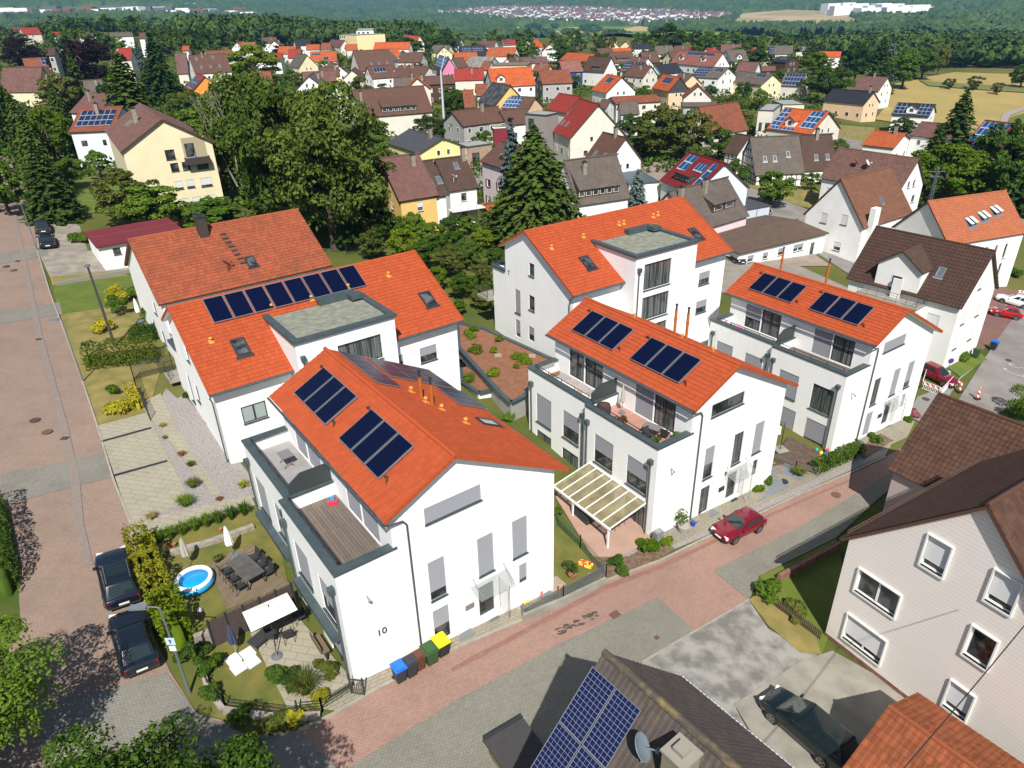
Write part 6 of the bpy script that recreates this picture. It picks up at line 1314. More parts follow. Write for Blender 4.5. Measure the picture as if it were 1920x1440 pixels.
def shed_dormer(rf_, S, L_, tl, spec, wallm, roofm, m):
 s0, t0, s1, t1, n = spec; a0, a1 = s0*L_, s1*L_; b0, b1 = t0*tl, t1*tl
 p00 = Vector(S.P(a0, b0, 0)); p10 = Vector(S.P(a1, b0, 0)); q00 = Vector(S.P(a0, b1, .02)); q10 = Vector(S.P(a1, b1, .02))
 hh = Vector((0, 0, 1.25)); out = (p00-q00); out.z = 0; out.normalize()
 f00, f10 = p00+hh, p10+hh
 mb = MB(); mb.mat(0); mb.quad(p00, p10, f10, f00); mb.add([p00, f00, q00], [(0, 1, 2)]); mb.add([p10, f10, q10], [(0, 1, 2)])
 e0, e1 = f00+out*.35+Vector((0, 0, .0)), f10+out*.35
 d = mb.build('dormer', wallm, rf_)
 mb = MB(); mb.mat(0); flatroof_uv(mb, tuple(e0), tuple(e1), tuple(q10), tuple(q00)); mb.mat(1); slab(mb, e0, e1, q10, q00, .12, .02); mb.build('dormer_roof', [roofm, STEEP], d)
 X = (p10-p00).normalized()
 for i in range(n):
  c = p00.lerp(p10, (i+.5)/n); w_ = (a1-a0)/n*.32; mb = MB()
  mb.mat(0); b = c+Vector((0, 0, .2))+out*.03; mb.quad(b-X*(w_+.08), b+X*(w_+.08), b+X*(w_+.08)+Vector((0, 0, .9)), b-X*(w_+.08)+Vector((0, 0, .9)))
  b = b+out*.02+Vector((0, 0, .08)); mb.mat(1); mb.quad(b-X*w_, b+X*w_, b+X*w_+Vector((0, 0, .74)), b-X*w_+Vector((0, 0, .74)))
  mb.build('window', [WFRAME, GLASS], d)
def gable_dormer(rf_, S, L_, tl, c, t0, wallm, roofm, w_=2.6, hh=1.5, m=.7):
 a = c*L_; b = t0*tl; p0 = Vector(S.P(a-w_/2, b)); p1 = Vector(S.P(a+w_/2, b)); n = Vector(S.y); up = Vector((0, 0, 1)); back = Vector((n.x, n.y, 0)).normalized()
 rise = n.z/sqrt(n.x**2+n.y**2) if n.z > 0 else .5
 ap = (p0+p1)/2+up*(hh+w_*.35); f0, f1 = p0+up*hh, p1+up*hh
 bk = lambda p, z: p+back*(z/max(rise, .2))
 r0, r1 = bk(f0, hh), bk(f1, hh); ra = bk(ap, hh+w_*.35)
 mb = MB(); mb.add([p0, p1, f1, ap, f0], [(0, 1, 2, 3, 4)]); mb.add([p0, f0, r0], [(0, 1, 2)]); mb.add([p1, f1, r1], [(0, 1, 2)])
 d = mb.build('dormer', wallm, rf_)
 o = -back*.3; mb = MB(); mb.mat(0); e = (f1-f0).normalized()*.25; dn = up*-.16
 flatroof_uv(mb, f0-e+dn+o, r0-e+dn, ra+up*.05, ap+up*.05+o); flatroof_uv(mb, f1+e+dn+o, r1+e+dn, ra+up*.05, ap+up*.05+o); mb.mat(1)
 slab(mb, f0-e+dn+o, r0-e+dn, ra+up*.05, ap+up*.05+o, .1, .02); slab(mb, f1+e+dn+o, r1+e+dn, ra+up*.05, ap+up*.05+o, .1, .02)
 mb.build('dormer_roof', [roofm, STEEP], d)
 X = (p1-p0).normalized(); c_ = (p0+p1)/2+up*.35-back*.03; mb = MB(); mb.mat(0); mb.quad(c_-X*.6, c_+X*.6, c_+X*.6+up*1.1, c_-X*.6+up*1.1); c_ = c_-back*.02+up*.1; mb.mat(1); mb.quad(c_-X*.5, c_+X*.5, c_+X*.5+up*.9, c_-X*.5+up*.9)
 mb.build('window', [WFRAME, GLASS], d)
for i_, (k, (wc, rc, lab, ex)) in enumerate(HS_.items()):
 x, y, a, z0, L_, W, he, hr = HV[k]; Lm = LMIN.get(k)
 if Lm and L_ < Lm: L_ = Lm
 det = ex.get('det') or y < 130; dist = hypot(x, y)
 geo = {1: GEOB, 2: GEOC, 3: GEOO, 4: GEOD}.get(ex.get('geo')); roofm = geo or RT[rc]
 wins = autowins(L_, W, he, hr, i_*7+3, det)
 if k == 'yellow_big':
  wins = {'1': [(6.7, 6.9, 8.0, 8.3, 'glass')]+[(w0, z, w0+1.1, z+1.2, kd) for z, kd in ((5.2, 'glass'), (2.6, 'low')) for w0 in (7.0, 8.6)]+[(10.6, 5.1, 12.2, 6.4, 'glass'), (10.6, 2.5, 12.2, 3.8, 'low'), (10.6, .0, 12.2, 1.2, 'shut'), (8.9, .0, 10.2, 1.2, 'half'), (7.0, .0, 8.4, 1.2, 'shut')]}
  wins['1'] = [(q[0]-1.0, *q[1:2], q[2]-1.0, *q[3:]) for q in wins['1']]; wins['0'] = []
 if k == 'white_front': wins = {'0': [(6.2, 5.2, 7.3, 6.7, 'shut'), (2.9, 5.6, 4.0, 7.1, 'shut'), (3.2, 1.6, 4.4, 2.9, 'half')], 'A': [(3, .5, 4.2, 1.9, 'glass')], '1': []}
 if k == 'brown_terrace': wins = {'1': [(1.6, 1.2, 2.6, 2.6, 'shut'), (5.2, 1.2, 6.2, 2.6, 'shut'), (1.8, 4.0, 2.7, 5.4, 'shut'), (5.2, 4.0, 6.2, 5.4, 'shut'), (3.8, 7.4, 4.6, 8.6, 'shut')], 'A': [(9.2, 3.6, 10.4, 5.0, 'shut')], '0': []}
 if k == 'orange_right': wins['0'] = []; wins['A'] = [(2+1.9*i, 1.0+2.9*j, 2.6+1.9*i, 3.2+2.9*j, 'glass') for i in range(6) for j in range(2)]
 root, rf_, SA, SB, F = house('house', lab, (x, y, a, z0), (L_, W, he, hr, .5), WC[wc], roofm, wins, detail=det and dist < 150, geo=bool(geo), tw=.33 if dist < 200 else .6, th=.4 if dist < 200 else .8, fm=GREYF if k == 'yellow_big' else WFRAME, shutm=M('pale_shutter', (.6, .6, .6)) if dist > 60 else None, low=4.0)
 VH.append((x, y, a, L_, W, lab, root)); FOOT.append((x, y, a, L_, W))
 m = (hr-he)/(W/2); tl = W/2*sqrt(1+m*m)
 for (s0, t0, s1, t1) in ex.get('pv', []):
  pvgrid(rf_, SA, s0*L_, t0*tl, s1*L_, t1*tl, max(1, round((s1-s0)*L_/1.15)), max(1, round((t1-t0)*tl/1.8)), PVFAR if dist > 90 else COLLG)
 for (s0, t0, s1, t1) in ex.get('pvb', []):
  pvgrid(rf_, SA, s0*L_, t0*tl, s1*L_, t1*tl, max(1, round((s1-s0)*L_/1.1)), max(1, round((t1-t0)*tl/1.7)), PVBLUE)
 for (s, t) in ex.get('ch', []):
  p = SA.P(s*L_, t*tl); chimney(rf_, p[0], p[1], p[2]-.4, p[2]+1.6+(1-t)*1.2, .62)
 for (s, t) in ex.get('sk', []):
  big = k == 'orange_right'
  skylight(rf_, SA, s*L_, t*tl, .75, 1.1 if not big else 1.6, frame=ALU if dist > 60 else None, glass=M('roof_window_glass', (.12, .16, .17), .08, spec=.9))
  if big:
   mb = MB(); a_, b_ = s*L_, t*tl; mb.add([SA.P(a_+.05, b_+1.55, .15), SA.P(a_+.7, b_+1.55, .15), SA.P(a_+.7, b_+.25, .65), SA.P(a_+.05, b_+.25, .65)], [(0, 1, 2, 3)]); mb.build('open_sash', M('pale_roller', (.6, .62, .6), .4), rf_)
 for q in ('dish', 'dish2'):
  if q in ex: dish(rf_, SA.P(ex[q][0]*L_, ex[q][1]*tl, .9), .55, az=.3+.4*len(q), mat=M('dish_white', (.7, .7, .7), .4) if q == 'dish' else M('dish_red', (.3, .06, .04), .5))
 if 'shed' in ex: shed_dormer(rf_, SA, L_, tl, ex['shed'], WC['wood'] if k != 'red_solar' else WC['dark'], roofm if not geo else RT[rc], m)
 for q in ('dm', 'dm2'):
  if q in ex: gable_dormer(rf_, SA, L_, tl, ex[q][0], ex[q][1], WC['white'], RT[rc])
 if ex.get('slate'):
  f = F['1']; mb = MB(); mb.add([f(.3, he-.6, -.05), f(W-.3, he-.6, -.05), f(W-.3, he-.05, -.05), f(W/2, hr-.3, -.05), f(.3, he-.05, -.05)], [(0, 1, 2, 3, 4)]); mb.build('slate_gable', WC['dark'], root)
 if ex.get('timber'):
  TB = M('timber_frame', (.05, .03, .02), .8)
  for fn, w0, zt in (('0', W, he), ('A', L_, he)):
   f = F[fn]; mb = MB(); n = int(w0/1.1)
   for i in range(n+1):
    s = .4+(w0-.8)*i/n; h1 = he+(hr-he)*(1-abs(2*s/W-1))-.4 if fn == '0' else he-.1
    mbox(mb, f, s-.09, 0, -.03, s+.09, h1, 0)
   for z in (1.0, 2.2, 3.4, 4.8, 6.2):
    if fn == 'A' and z > he-.2: continue
    w1 = (w0-.8) if z < he else max(0, (w0-.8)*(1-(z-he)/(hr-he))); mbox(mb, f, w0/2-w1/2, z-.08, -.035, w0/2+w1/2, z+.08, 0)
   for i in range(0, n, 2):
    s = .4+(w0-.8)*i/n; mb.bar(f(s, 1.0, -.02), f(s+1.0, 2.2, -.02), .14, .03)
   mb.build('timber_frame', TB, root)
 if k == 'yellow_big':
  f = F['1']; mb = MB(); mbox(mb, f, 8.2, 6.9, -.02, 11.4, 9.7, -.01); mb.build('recess_shade_panel', M('shaded_cream', (.50, .44, .28), .9), root)  # flat panel on the wall, the recess shade is in its darker cream
  mb = MB(); mbox(mb, f, 8.1, 6.0, -1.0, 11.5, 6.15, 0); mbox(mb, f, 8.1, 6.15, -1.0, 11.5, 7.0, -.92); mbox(mb, f, 8.1, 6.15, -.92, 8.18, 7.0, 0); mbox(mb, f, 11.42, 6.15, -.92, 11.5, 7.0, 0); mb.build('balcony', M('dark_balcony_boards', (.06, .045, .04), .8), root)
  window(root, f, (8.5, 7.0, 9.8, 8.9), 'glass', detail=False, fm=GREYF)
  mb = MB(); mbox(mb, f, .3, -3, -.03, W-.3, -.1, .0); mbox(mb, f, .3, -.1, -.1, W-.3, .05, 0); mb.build('plinth', M('taupe_plinth', (.42, .36, .26), .9), root)
 if k == 'white_front':
  mb = MB(); mb.box(1.2, -.55, -2, 2.5, .3, 8.6); mb.build('outside_chimney', WC['white'], root)
 if k == 'brown_terrace':
  mb = MB(); mb.box(2.2, -1.6, -3, 8.7, .36, 5.6); mb.build('terrace_block', WC['white'], root); MB().box(2.1, -1.7, 5.6, 8.8, .36, 5.75).build('terrace_floor', CONC, root)
  rail(root, [(2.3, -1.5), (8.6, -1.5)], 5.75, 1.0, post=1.0, mat=M('steel_rail', (.2, .2, .2), .4), bars=3); rail(root, [(8.6, -1.5), (8.6, .3)], 5.75, 1.0, bars=3)
  gable_dormer(rf_, SA, L_, tl, .44, .05, WC['white'], RT['dkbrown'], w_=4.6, hh=2.5)
  mb = MB(); mb.box(5.2, -.2, 5.75, 6.2, -.1, 7.9); mb.build('terrace_door', WFRAME, root)
 if k == 'terrace_right':
  mb = MB(); mb.box(-.2, -1.4, 2.7, L_+.2, .35, 2.85); mb.build('balcony', M('white_balcony', (.7, .7, .7), .6), root); rail(root, [(-.1, -1.3), (L_+.1, -1.3)], 2.85, .9)
 if k == 'pink_shutter':
  f = F['A']; mb = MB()
  for q in wins['A']:
   for s in (q[0]-.35, q[2]+.0): mbox(mb, f, s, q[1], -.05, s+.35, q[3], 0)
  mb.build('shutters', M('dark_red_shutters', (.12, .01, .015), .6), root)
  mb = MB(); mbox(mb, f, .3, -3, -.05, L_-.3, .3, 0); mbox(mb, F['0'], .3, -3, -.05, W-.3, .3, 0); mb.build('plinth', M('dark_red_plinth', (.2, .02, .03), .8), root)
def flat(name, label, corners, z1, h_, wallm, roofm, wins=(), cat='building', coping=ZINC, z0=None):
 """corners: three roof corners in the photo plane (near left, near right, far right) at height z1"""
 p0, p1, p2 = [A(*c, z1) for c in corners]; d = p1-p0; L_ = d.length; a = atan2(d.y, d.x); W = max(3, (p2-p1).dot(Vector((-sin(a), cos(a), 0))))
 root = thing(name, label, cat, (p0.x, p0.y, z1-h_), a)
 MB().box(0, 0, -3, L_, W, h_).build('wall', wallm, root); mb = MB(); mb.box(-.15, -.15, h_, L_+.15, W+.15, h_+.15); mb.build('parapet_coping', coping, root); MB().box(.25, .25, h_+.1, L_-.25, W-.25, h_+.17).build('flat_roof', roofm, root)
 for q in wins: window(root, (lambda s, z, d_: (s, d_, z)) if q[5] == 'A' else (lambda s, z, d_: (d_, s, z)), q, q[4], detail=False, fm=GREYF)
 FOOT.append((p0.x, p0.y, a, L_, W)); return root
GR = M('pale_roof_membrane', (.38, .37, .34), .9)
flat('modern_extension', 'grey flat roofed cube between blue spruce and tall cream gable', [(985, 214), (1024, 217), (1062, 213)], 9.5, 7, M('grey_pink_render', (.36, .33, .32), .9), GR, [(.8, 4.0, 2.2, 6.2, 'glass', 'A')])
flat('modern_house', 'flat roofed pale grey modern house with dark glazing', [(1422, 207), (1450, 208), (1470, 197)], 3.5, 6.2, WC['pale'], GR, [(.6, 1, 1.4, 3.2, 'glass', 'A'), (2.2, 1, 4.6, 3.2, 'glass', 'A')])
flat('flat_block', 'black edged flat roofed block above the large orange roof', [(922, 124), (988, 123), (990, 117)], 9.5, 6, WC['peach'], M('brown_roof_gravel', (.2, .17, .12), .9), coping=WC['dark'])
flat('red_annexe', 'dark red flat roofed annexe left of the blue spruce', [(926, 241), (962, 239), (962, 232)], 4.2, 3.6, M('crimson_render', (.28, .02, .04), .8), M('mossy_felt', (.25, .25, .15), .9), [(4.5, 1.2, 5.6, 2.4, 'glass', 'A')], coping=WC['white'])
flat('apartment_block', 'distant pale yellow flat roofed block at the forest edge', [(636, 65), (668, 66), (671, 62)], 14, 12, W_('pale_yellow', (.80, .68, .38)), GR, [(.8+3.1*i, 1+3*j, 2.2+3.1*i, 2.3+3*j, 'glass', 'A') for i in range(3) for j in range(4)])
flat('apartment_block', 'white flat roofed part right of the pale yellow block', [(668, 58), (700, 57), (702, 53)], 16, 12, WC['white'], GR, [(.8+3.1*i, 1+3*j, 2.4+3.1*i, 2.3+3*j, 'glass', 'A') for i in range(3) for j in range(4)])
flat('slate_hall', 'low hall with blue grey sheet roof right of the strip dormers', [(1180, 346), (1236, 342), (1258, 316)], 1.2, 4.2, WC['white'], RT['slate'])
flat('yellow_annexe', 'small yellow sided flat garage in front of the cream gable', [(1448, 189), (1468, 197), (1470, 182)], -.5, 3.2, WC['cream'], GR)
flat('ruin_wall_building', 'sandstone flat building with arched window between lemon house and pink house', [(872, 277), (922, 270), (930, 260)], 4.0, 4.5, M('sandstone_render', (.48, .33, .24), .9, var=.2, scale=1), GR, [(1.6, .4, 3.4, 3.2, 'half', 'A')])
q = A(800, 385, 3.0); r = thing('lean_to', 'dark blue grey lean-to roof behind scaffolding at the middle terrace house', 'extension', (q.x, q.y, 0), .5); MB().box(-3, -2.5, -1, 3, 1, 2.6).build('wall', WC['white'], r); MB().box(-3.3, -2.9, 2.6, 3.3, 1.2, 2.8).build('roof', M('blue_grey_felt', (.06, .085, .105), .8), r)
q = G(815, 420); r = thing('scaffold', 'steel scaffold in front of the terrace house wall', 'scaffold', q, .5)
for u in (-2, 0, 2):
 for v in (0, .9): MB().bar((u, v, 0), (u, v, 5), .06).build('upright', ALU, r)
for z in (1.9, 3.8): MB().box(-2, 0, z, 2, .9, z+.05).build('platform', M('scaffold_plank', (.35, .22, .12), .8), r)
q = A(935, 395, 2.6); r = thing('shelter', 'small orange tiled shelter left of the pale blue spruce', 'shelter', (q.x, q.y, 0), .55); mb = MB(); flatroof_uv(mb, (-2, -2.5, 2.2), (2.5, -2.5, 2.2), (2.5, 2, 3.6), (-2, 2, 3.6)); mb.build('roof', RT['orange'], r)
for u, v in ((-1.8, -2.3), (2.3, -2.3), (-1.8, 1.8), (2.3, 1.8)): MB().bar((u, v, -1), (u, v, 2.2), .14).build('post', WC['wood'], r)
rq = random.Random(33); seenl = set(); n_ = 0; t_ = 0; TREEP = [Gxy(*q) for q in ((1003, 455), (1232, 300), (1292, 300), (850, 230), (700, 282), (1548, 194), (833, 236), (481, 160))]
while n_ < 34 and t_ < 4000:
 t_ += 1; y = rq.uniform(190, 560); x = rq.uniform(-.34, .34)*y; L_, W = rq.uniform(8.5, 13), rq.uniform(8, 9.5)
 if any((hypot(fx+cos(fa)*fl/2-x, fy+sin(fa)*fl/2-y) < (fl+L_)*.5+3.5) for fx, fy, fa, fl, fw in FOOT) or any(hypot(x-q[0], y-q[1]) < 9 for q in TREEP): continue
 k = min(VH, key=lambda q: hypot(q[0]-x, q[1]-y)); rc = rq.choice(('brown', 'rosebrown', 'orange', 'rust', 'greybrown', 'red', 'brown')); a = k[2]+rq.choice((0, 0, pi/2))+rq.uniform(-.1, .1)
 lab = f"{dict(brown='brown', rosebrown='red brown', orange='orange', rust='rust', greybrown='grey brown', red='red')[rc]} roofed house {'left of' if x < k[0] else 'right of'} the {' '.join(k[5].split()[:9])}"
 if lab in seenl: continue
 seenl.add(lab); he = rq.uniform(4.6, 5.8); hr = he+W*.42; fx, fy = x-cos(a)*L_/2+sin(a)*W/2, y-sin(a)*L_/2-cos(a)*W/2
 root, rf_, SA, SB, F = house('house', lab, (fx, fy, a, H(x, y)), (L_, W, he, hr, .5), WC[rq.choice(('white', 'pale', 'white', 'cream', 'peach'))], RT[rc], autowins(L_, W, he, hr, n_, False), tw=.6, th=.8, fm=WFRAME, low=4.0)
 p = SA.P(L_*.6, W*.42); chimney(rf_, p[0], p[1], p[2]-.3, p[2]+1.6, .62); FOOT.append((fx, fy, a, L_, W)); n_ += 1
# ------------------------------------------------------------------ trees
PRO = {}
def proto(key, f): PRO[key] = f
for nm, sd in (('green', 1), ('dark', 2), ('bright', 3), ('olive', 4), ('purple', 5), ('birch', 6)):
 PRO[nm] = [mk_tree('deciduous_tree', nm, 11, 4.2, 64, 120, .34, sd*10+j, shape=.8) for j in range(2)]
PRO['bigbirch'] = [mk_tree('birch_tree', 'birch', 22, 7.0, 150, 120, .42, 66+j, bottom=.08, irregular=.35) for j in range(2)]
PRO['small'] = [mk_tree('small_tree', k, 6, 2.6, 22, 60, .42, 60+j) for j, k in enumerate(('green', 'dark', 'olive'))]
PRO['far'] = [mk_tree('distant_tree', k, 12, 4.6, 16, 34, 1.15, 80+j) for j, k in enumerate(('green', 'dark', 'dark'))]
PRO['conifer'] = [mk_conifer('conifer_tree', 'conifer', 14, 3.0, 90+j) for j in range(2)]
PRO['spruce'] = [mk_conifer('blue_spruce', 'blue', 12, 2.6, 95, layers=22)]
PRO['bigspruce'] = [mk_conifer('spruce_tree', 'conifer', 20, 6.2, 99, layers=44, br=24, size=.52, droop=.22)]
def px_tree(key, px, base, top, wpx, label, name='tree', zadd=0, cat='tree', group=None, idx=None, squash=1):
 b = G(px, base); d = (b-CP).dot(cF); fwd = cF
 lo, hi = .5, 60
 def projy(z): v = Vector((b.x, b.y, z))-CP; return 720-FPX*v.dot(u2)/v.dot(cF)
 for _ in range(40):
  m = (lo+hi)/2
  if projy(b.z+m) > top: lo = m
  else: hi = m
 h = lo; r = wpx/2*d/FPX*(1.3 if key == 'bigspruce' else 1.12 if key in ('conifer', 'spruce') else 1.0)
 P_ = PRO[key]; p = P_[idx if idx is not None else R.randrange(len(P_))]
 o = plant_tree(p, b.x, b.y, h, r, label, name, cat, group=group)
 TREES.append((b.x, b.y, r)); return o
TREES = []
T = px_tree
T('conifer', 30, 275, 112, 42, 'tall dark conifer at the head of the left row', 'conifer_tree', cat='conifer')
T('conifer', 8, 290, 125, 44, 'dark conifer at the left picture edge by the parked cars', 'conifer_tree', cat='conifer')
T('conifer', 62, 325, 165, 48, 'dark conifer in the middle of the left row', 'conifer_tree', cat='conifer')
T('conifer', 92, 372, 205, 66, 'broad dark conifer second nearest in the left row', 'conifer_tree', cat='conifer')
T('conifer', 104, 412, 268, 84, 'broad dark conifer nearest in the left row', 'conifer_tree', cat='conifer')
T('bright', 108, 310, 195, 80, 'yellow green tree behind the conifer row')
T('olive', 130, 240, 135, 80, 'yellow green tree left of the grey brown roof')
T('conifer', 122, 245, 150, 40, 'slim dark conifer in front of the yellow green tree', 'conifer_tree', cat='conifer')
T('spruce', 133, 190, 82, 36, 'blue green spruce left of the large copper beech', 'blue_spruce', cat='conifer')
T('conifer', 156, 195, 92, 40, 'light green spruce in front of the large copper beech', 'conifer_tree', cat='conifer')
T('purple', 180, 185, 66, 92, 'large dark purple copper beech', 'copper_beech')
T('purple', 50, 135, 68, 70, 'smaller dark purple copper beech at the left', 'copper_beech')
T('purple', 114, 160, 88, 24, 'narrow purple tree between beech and spruce', 'copper_beech')
T('conifer', 262, 262, 100, 100, 'dense dark fir right of the grey brown roof', 'fir_tree', cat='conifer')
T('dark', 245, 255, 130, 70, 'dark leafy tree hugging the dense fir')
T('conifer', 310, 195, 62, 66, 'tall light green conifer left of long brown roofed house', 'conifer_tree', cat='conifer')
T('spruce', 272, 150, 75, 26, 'small blue spruce behind the dense fir', 'blue_spruce', cat='conifer')
T('conifer', 366, 102, 49, 32, 'dark pointed fir standing before the forest edge', 'fir_tree', cat='conifer')
T('bright', 481, 160, 82, 92, 'bright yellow green lime tree in the left centre', 'lime_tree')
T('purple', 526, 112, 84, 28, 'small purple tree right of the bright lime tree', 'copper_beech')
T('green', 385, 290, 200, 110, 'green tree right of the cream yellow flats')
T('green', 430, 250, 160, 90, 'green tree beneath the bright lime tree')
T('dark', 370, 240, 170, 60, 'dark green tree below the orange gabled house')
T('dark', 340, 300, 235, 70, 'dark round tree beside the cream yellow flats roof')
T('green', 175, 300, 240, 78, 'leafy tree in front of the blue framed house')
T('olive', 245, 425, 315, 110, 'ragged light tree in front of the cream yellow flats')
T('green', 290, 430, 340, 120, 'spreading green tree above the old orange roof')
T('bigbirch', 478, 372, 118, 150, 'birch with bare white branches in the left centre', 'birch_tree')
T('bigbirch', 545, 455, 105, 150, 'tall weeping birch left of the biggest one', 'birch_tree')
T('bigbirch', 630, 470, 118, 170, 'biggest weeping birch behind the old orange roof', 'birch_tree')
T('bigbirch', 690, 420, 240, 120, 'shorter weeping birch beside the yellow terrace end', 'birch_tree')
T('dark', 580, 400, 230, 130, 'dark green tree between the tall birches')
T('green', 520, 420, 300, 110, 'green tree at the foot of the tall birches')
T('green', 400, 430, 372, 120, 'flowering green shrubbery above the orange ridge', squash=.6)
T('green', 700, 282, 216, 62, 'round yellow green tree left of the lemon yellow house')
T('dark', 850, 230, 163, 48, 'round clipped tree beside the steel mast', 'clipped_tree')
T('dark', 800, 250, 212, 56, 'dense clipped shrub row left of the steel mast')
T('olive', 868, 268, 205, 44, 'light green thuja before the brown garage roof', 'thuja')
T('dark', 838, 262, 222, 40, 'dark shrub between thuja and clipped row')
T('bigspruce', 1003, 455, 233, 150, 'largest spruce, dark green, in the middle', 'spruce_tree', cat='conifer')
T('spruce', 962, 440, 220, 66, 'pale blue spruce leaning on the largest spruce', 'blue_spruce', cat='conifer')
T('spruce', 1192, 402, 317, 44, 'small blue spruce before the strip dormers', 'blue_spruce', cat='conifer')
T('olive', 1232, 300, 195, 92, 'thin light green tree left of the two in the square')
T('olive', 1292, 300, 203, 84, 'thin light green tree right of the two in the square')
T('dark', 1180, 262, 212, 40, 'dark tree beside the white boarded gable')
T('green', 1345, 300, 235, 50, 'green climber covered tree at the old barn end')
T('green', 1375, 235, 185, 40, 'hedge like tree behind the old barn')
T('dark', 1548, 194, 122, 78, 'large round dark green tree left of the peach house')
T('bright', 1524, 140, 97, 46, 'round light green tree by the timber barn')
T('green', 1322, 112, 56, 38, 'bright green tree on the skyline right of centre', 'skyline_tree')
T('dark', 1250, 105, 44, 62, 'broad dark tree on the skyline with poplars', 'skyline_tree')
T('conifer', 1778, 310, 168, 78, 'tall spruce standing before the hay field', 'spruce_tree', cat='conifer')
T('conifer', 1742, 330, 232, 60, 'dark conifer left of the tall field spruce', 'conifer_tree', cat='conifer')
T('bright', 1762, 388, 262, 132, 'big bright green tree below the tall field spruce')
T('dark', 1690, 262, 220, 50, 'dark leafy tree in front of the black solar roof')
T('dark', 1850, 390, 228, 96, 'dark conifer group left at the right edge')
T('conifer', 1862, 385, 222, 80, 'bluish dark conifer in the right hand group', 'conifer_tree', cat='conifer')
T('conifer', 1900, 390, 215, 90, 'dark conifer at the very right edge', 'conifer_tree', cat='conifer')
T('dark', 1915, 360, 240, 80, 'dark leafy tree at the very right edge')
T('dark', 1820, 385, 290, 70, 'dark tree right of the big bright green one')
T('conifer', 1640, 175, 68, 46, 'tall dark conifer behind the field house', 'conifer_tree', cat='conifer')
T('conifer', 1632, 195, 128, 38, 'conifer hiding the middle of the red brown field roof', 'conifer_tree', cat='conifer')
T('spruce', 1662, 150, 78, 30, 'grey blue spruce behind the field house', 'blue_spruce', cat='conifer')
T('dark', 1600, 160, 80, 52, 'dark leafy tree left of the tall conifers')
T('green', 1690, 168, 88, 58, 'green tree at the left corner of the hay field')
T('olive', 1757, 142, 78, 26, 'reddish tipped tall tree behind the field')
T('dark', 1727, 150, 88, 52, 'dark round tree behind the left field corner')
T('small', 1778, 168, 146, 20, 'small fruit tree left of three in the field', 'fruit_tree')
T('small', 1827, 170, 141, 28, 'leaning fruit tree, largest of three in the field', 'fruit_tree')
T('small', 1868, 178, 153, 22, 'thin fruit tree right of three in the field', 'fruit_tree')
T('dark', 1912, 166, 118, 40, 'dark tree at the right end of the field')
T('dark', 1428, 175, 155, 24, 'dark tree before the white gable with blue balcony')
T('dark', 1235, 170, 140, 56, 'dark bushes between the two orange solar roofs')
T('dark', 1180, 170, 140, 40, 'dark tree left of the white gable with collectors')
T('dark', 1070, 165, 140, 40, 'dark tree in front of the rosy roofed house')
T('green', 975, 112, 85, 50, 'green tree right of the orange roof with skylights')
T('dark', 1055, 120, 84, 50, 'dark tree above the rosy roof')
T('dark', 760, 105, 70, 70, 'dark trees behind the pink gabled house')
T('dark', 835, 105, 66, 60, 'dark tree left of the navy roof')
T('bright', 637, 130, 97, 26, 'bright round tree left of the tall pale gable')
T('dark', 1410, 128, 80, 60, 'dark tree right of the bright skyline tree')
T('bright', 1252, 118, 106, 20, 'small bright tree before the cream gable')
T('purple', 1321, 172, 150, 26, 'small purple tree before the blue balcony')
T('green', 1460, 165, 128, 40, 'green garden tree in front of cream gabled house')
T('conifer', 1524, 110, 80, 26, 'small conifer behind the timber barn', 'conifer_tree', cat='conifer')
bb = G(478, 372); mb = MB(); rr = random.Random(3)
def br(p, d, l, r, n):
 q = p+d*l; m_ = p.lerp(q, .5)+Vector((rr.uniform(-.2, .2), rr.uniform(-.2, .2), 0)); mb.tube([p, m_, q], [r, r*.8, r*.55], 5)
 if n:
  for _ in range(2 if n > 1 else 3): br(q, (d+Vector((rr.uniform(-.55, .55), rr.uniform(-.4, .2), rr.uniform(-.1, .3)))).normalized(), l*.72, r*.55, n-1)
for dx in (-.25, 0, .22): br(Vector((bb.x+dx*3, bb.y-4.6, bb.z+3)), Vector((dx, -.08, 1)).normalized(), 5.5, .15, 3)
tag(mb.build('birch_limbs', BIRCHB), 'bare white birch limbs standing in front of the left birch', 'tree')
def near_tree(name, label, x, y, h, r, seed, kind='green', n=90, per=130, size=.17):
 root = thing(name, label, 'tree', (x, y, H(x, y)), 0)
 (V, F), cs = crown_deciduous(h, r, n, per, size, seed, bottom=.35, irregular=.45)
 c = npmesh('crown', V, F, LM[kind], parent=root); tb = limbs(h, r, cs, seed, r0=.2); tb.build('trunk', BARK, root)
def infoot(x, y, m=1.5):
 for (fx, fy, a, L_, W) in FOOT:
  dx, dy = x-fx, y-fy; u = dx*cos(a)+dy*sin(a); v = -dx*sin(a)+dy*cos(a)
  if -m < u < L_+m and -m < v < W+m: return True
 return False
def seen(x, y, z):
 v = Vector((x, y, z))-CP; d = v.dot(cF)
 return d > 1 and abs(FPX*v.dot(r2)/d) < 1000 and abs(FPX*v.dot(u2)/d) < 760
PIN = [(1400, 350), (1570, 500), (1340, 380)]
cnt = {}
rt = random.Random(21)
tries = 0; placed = 0
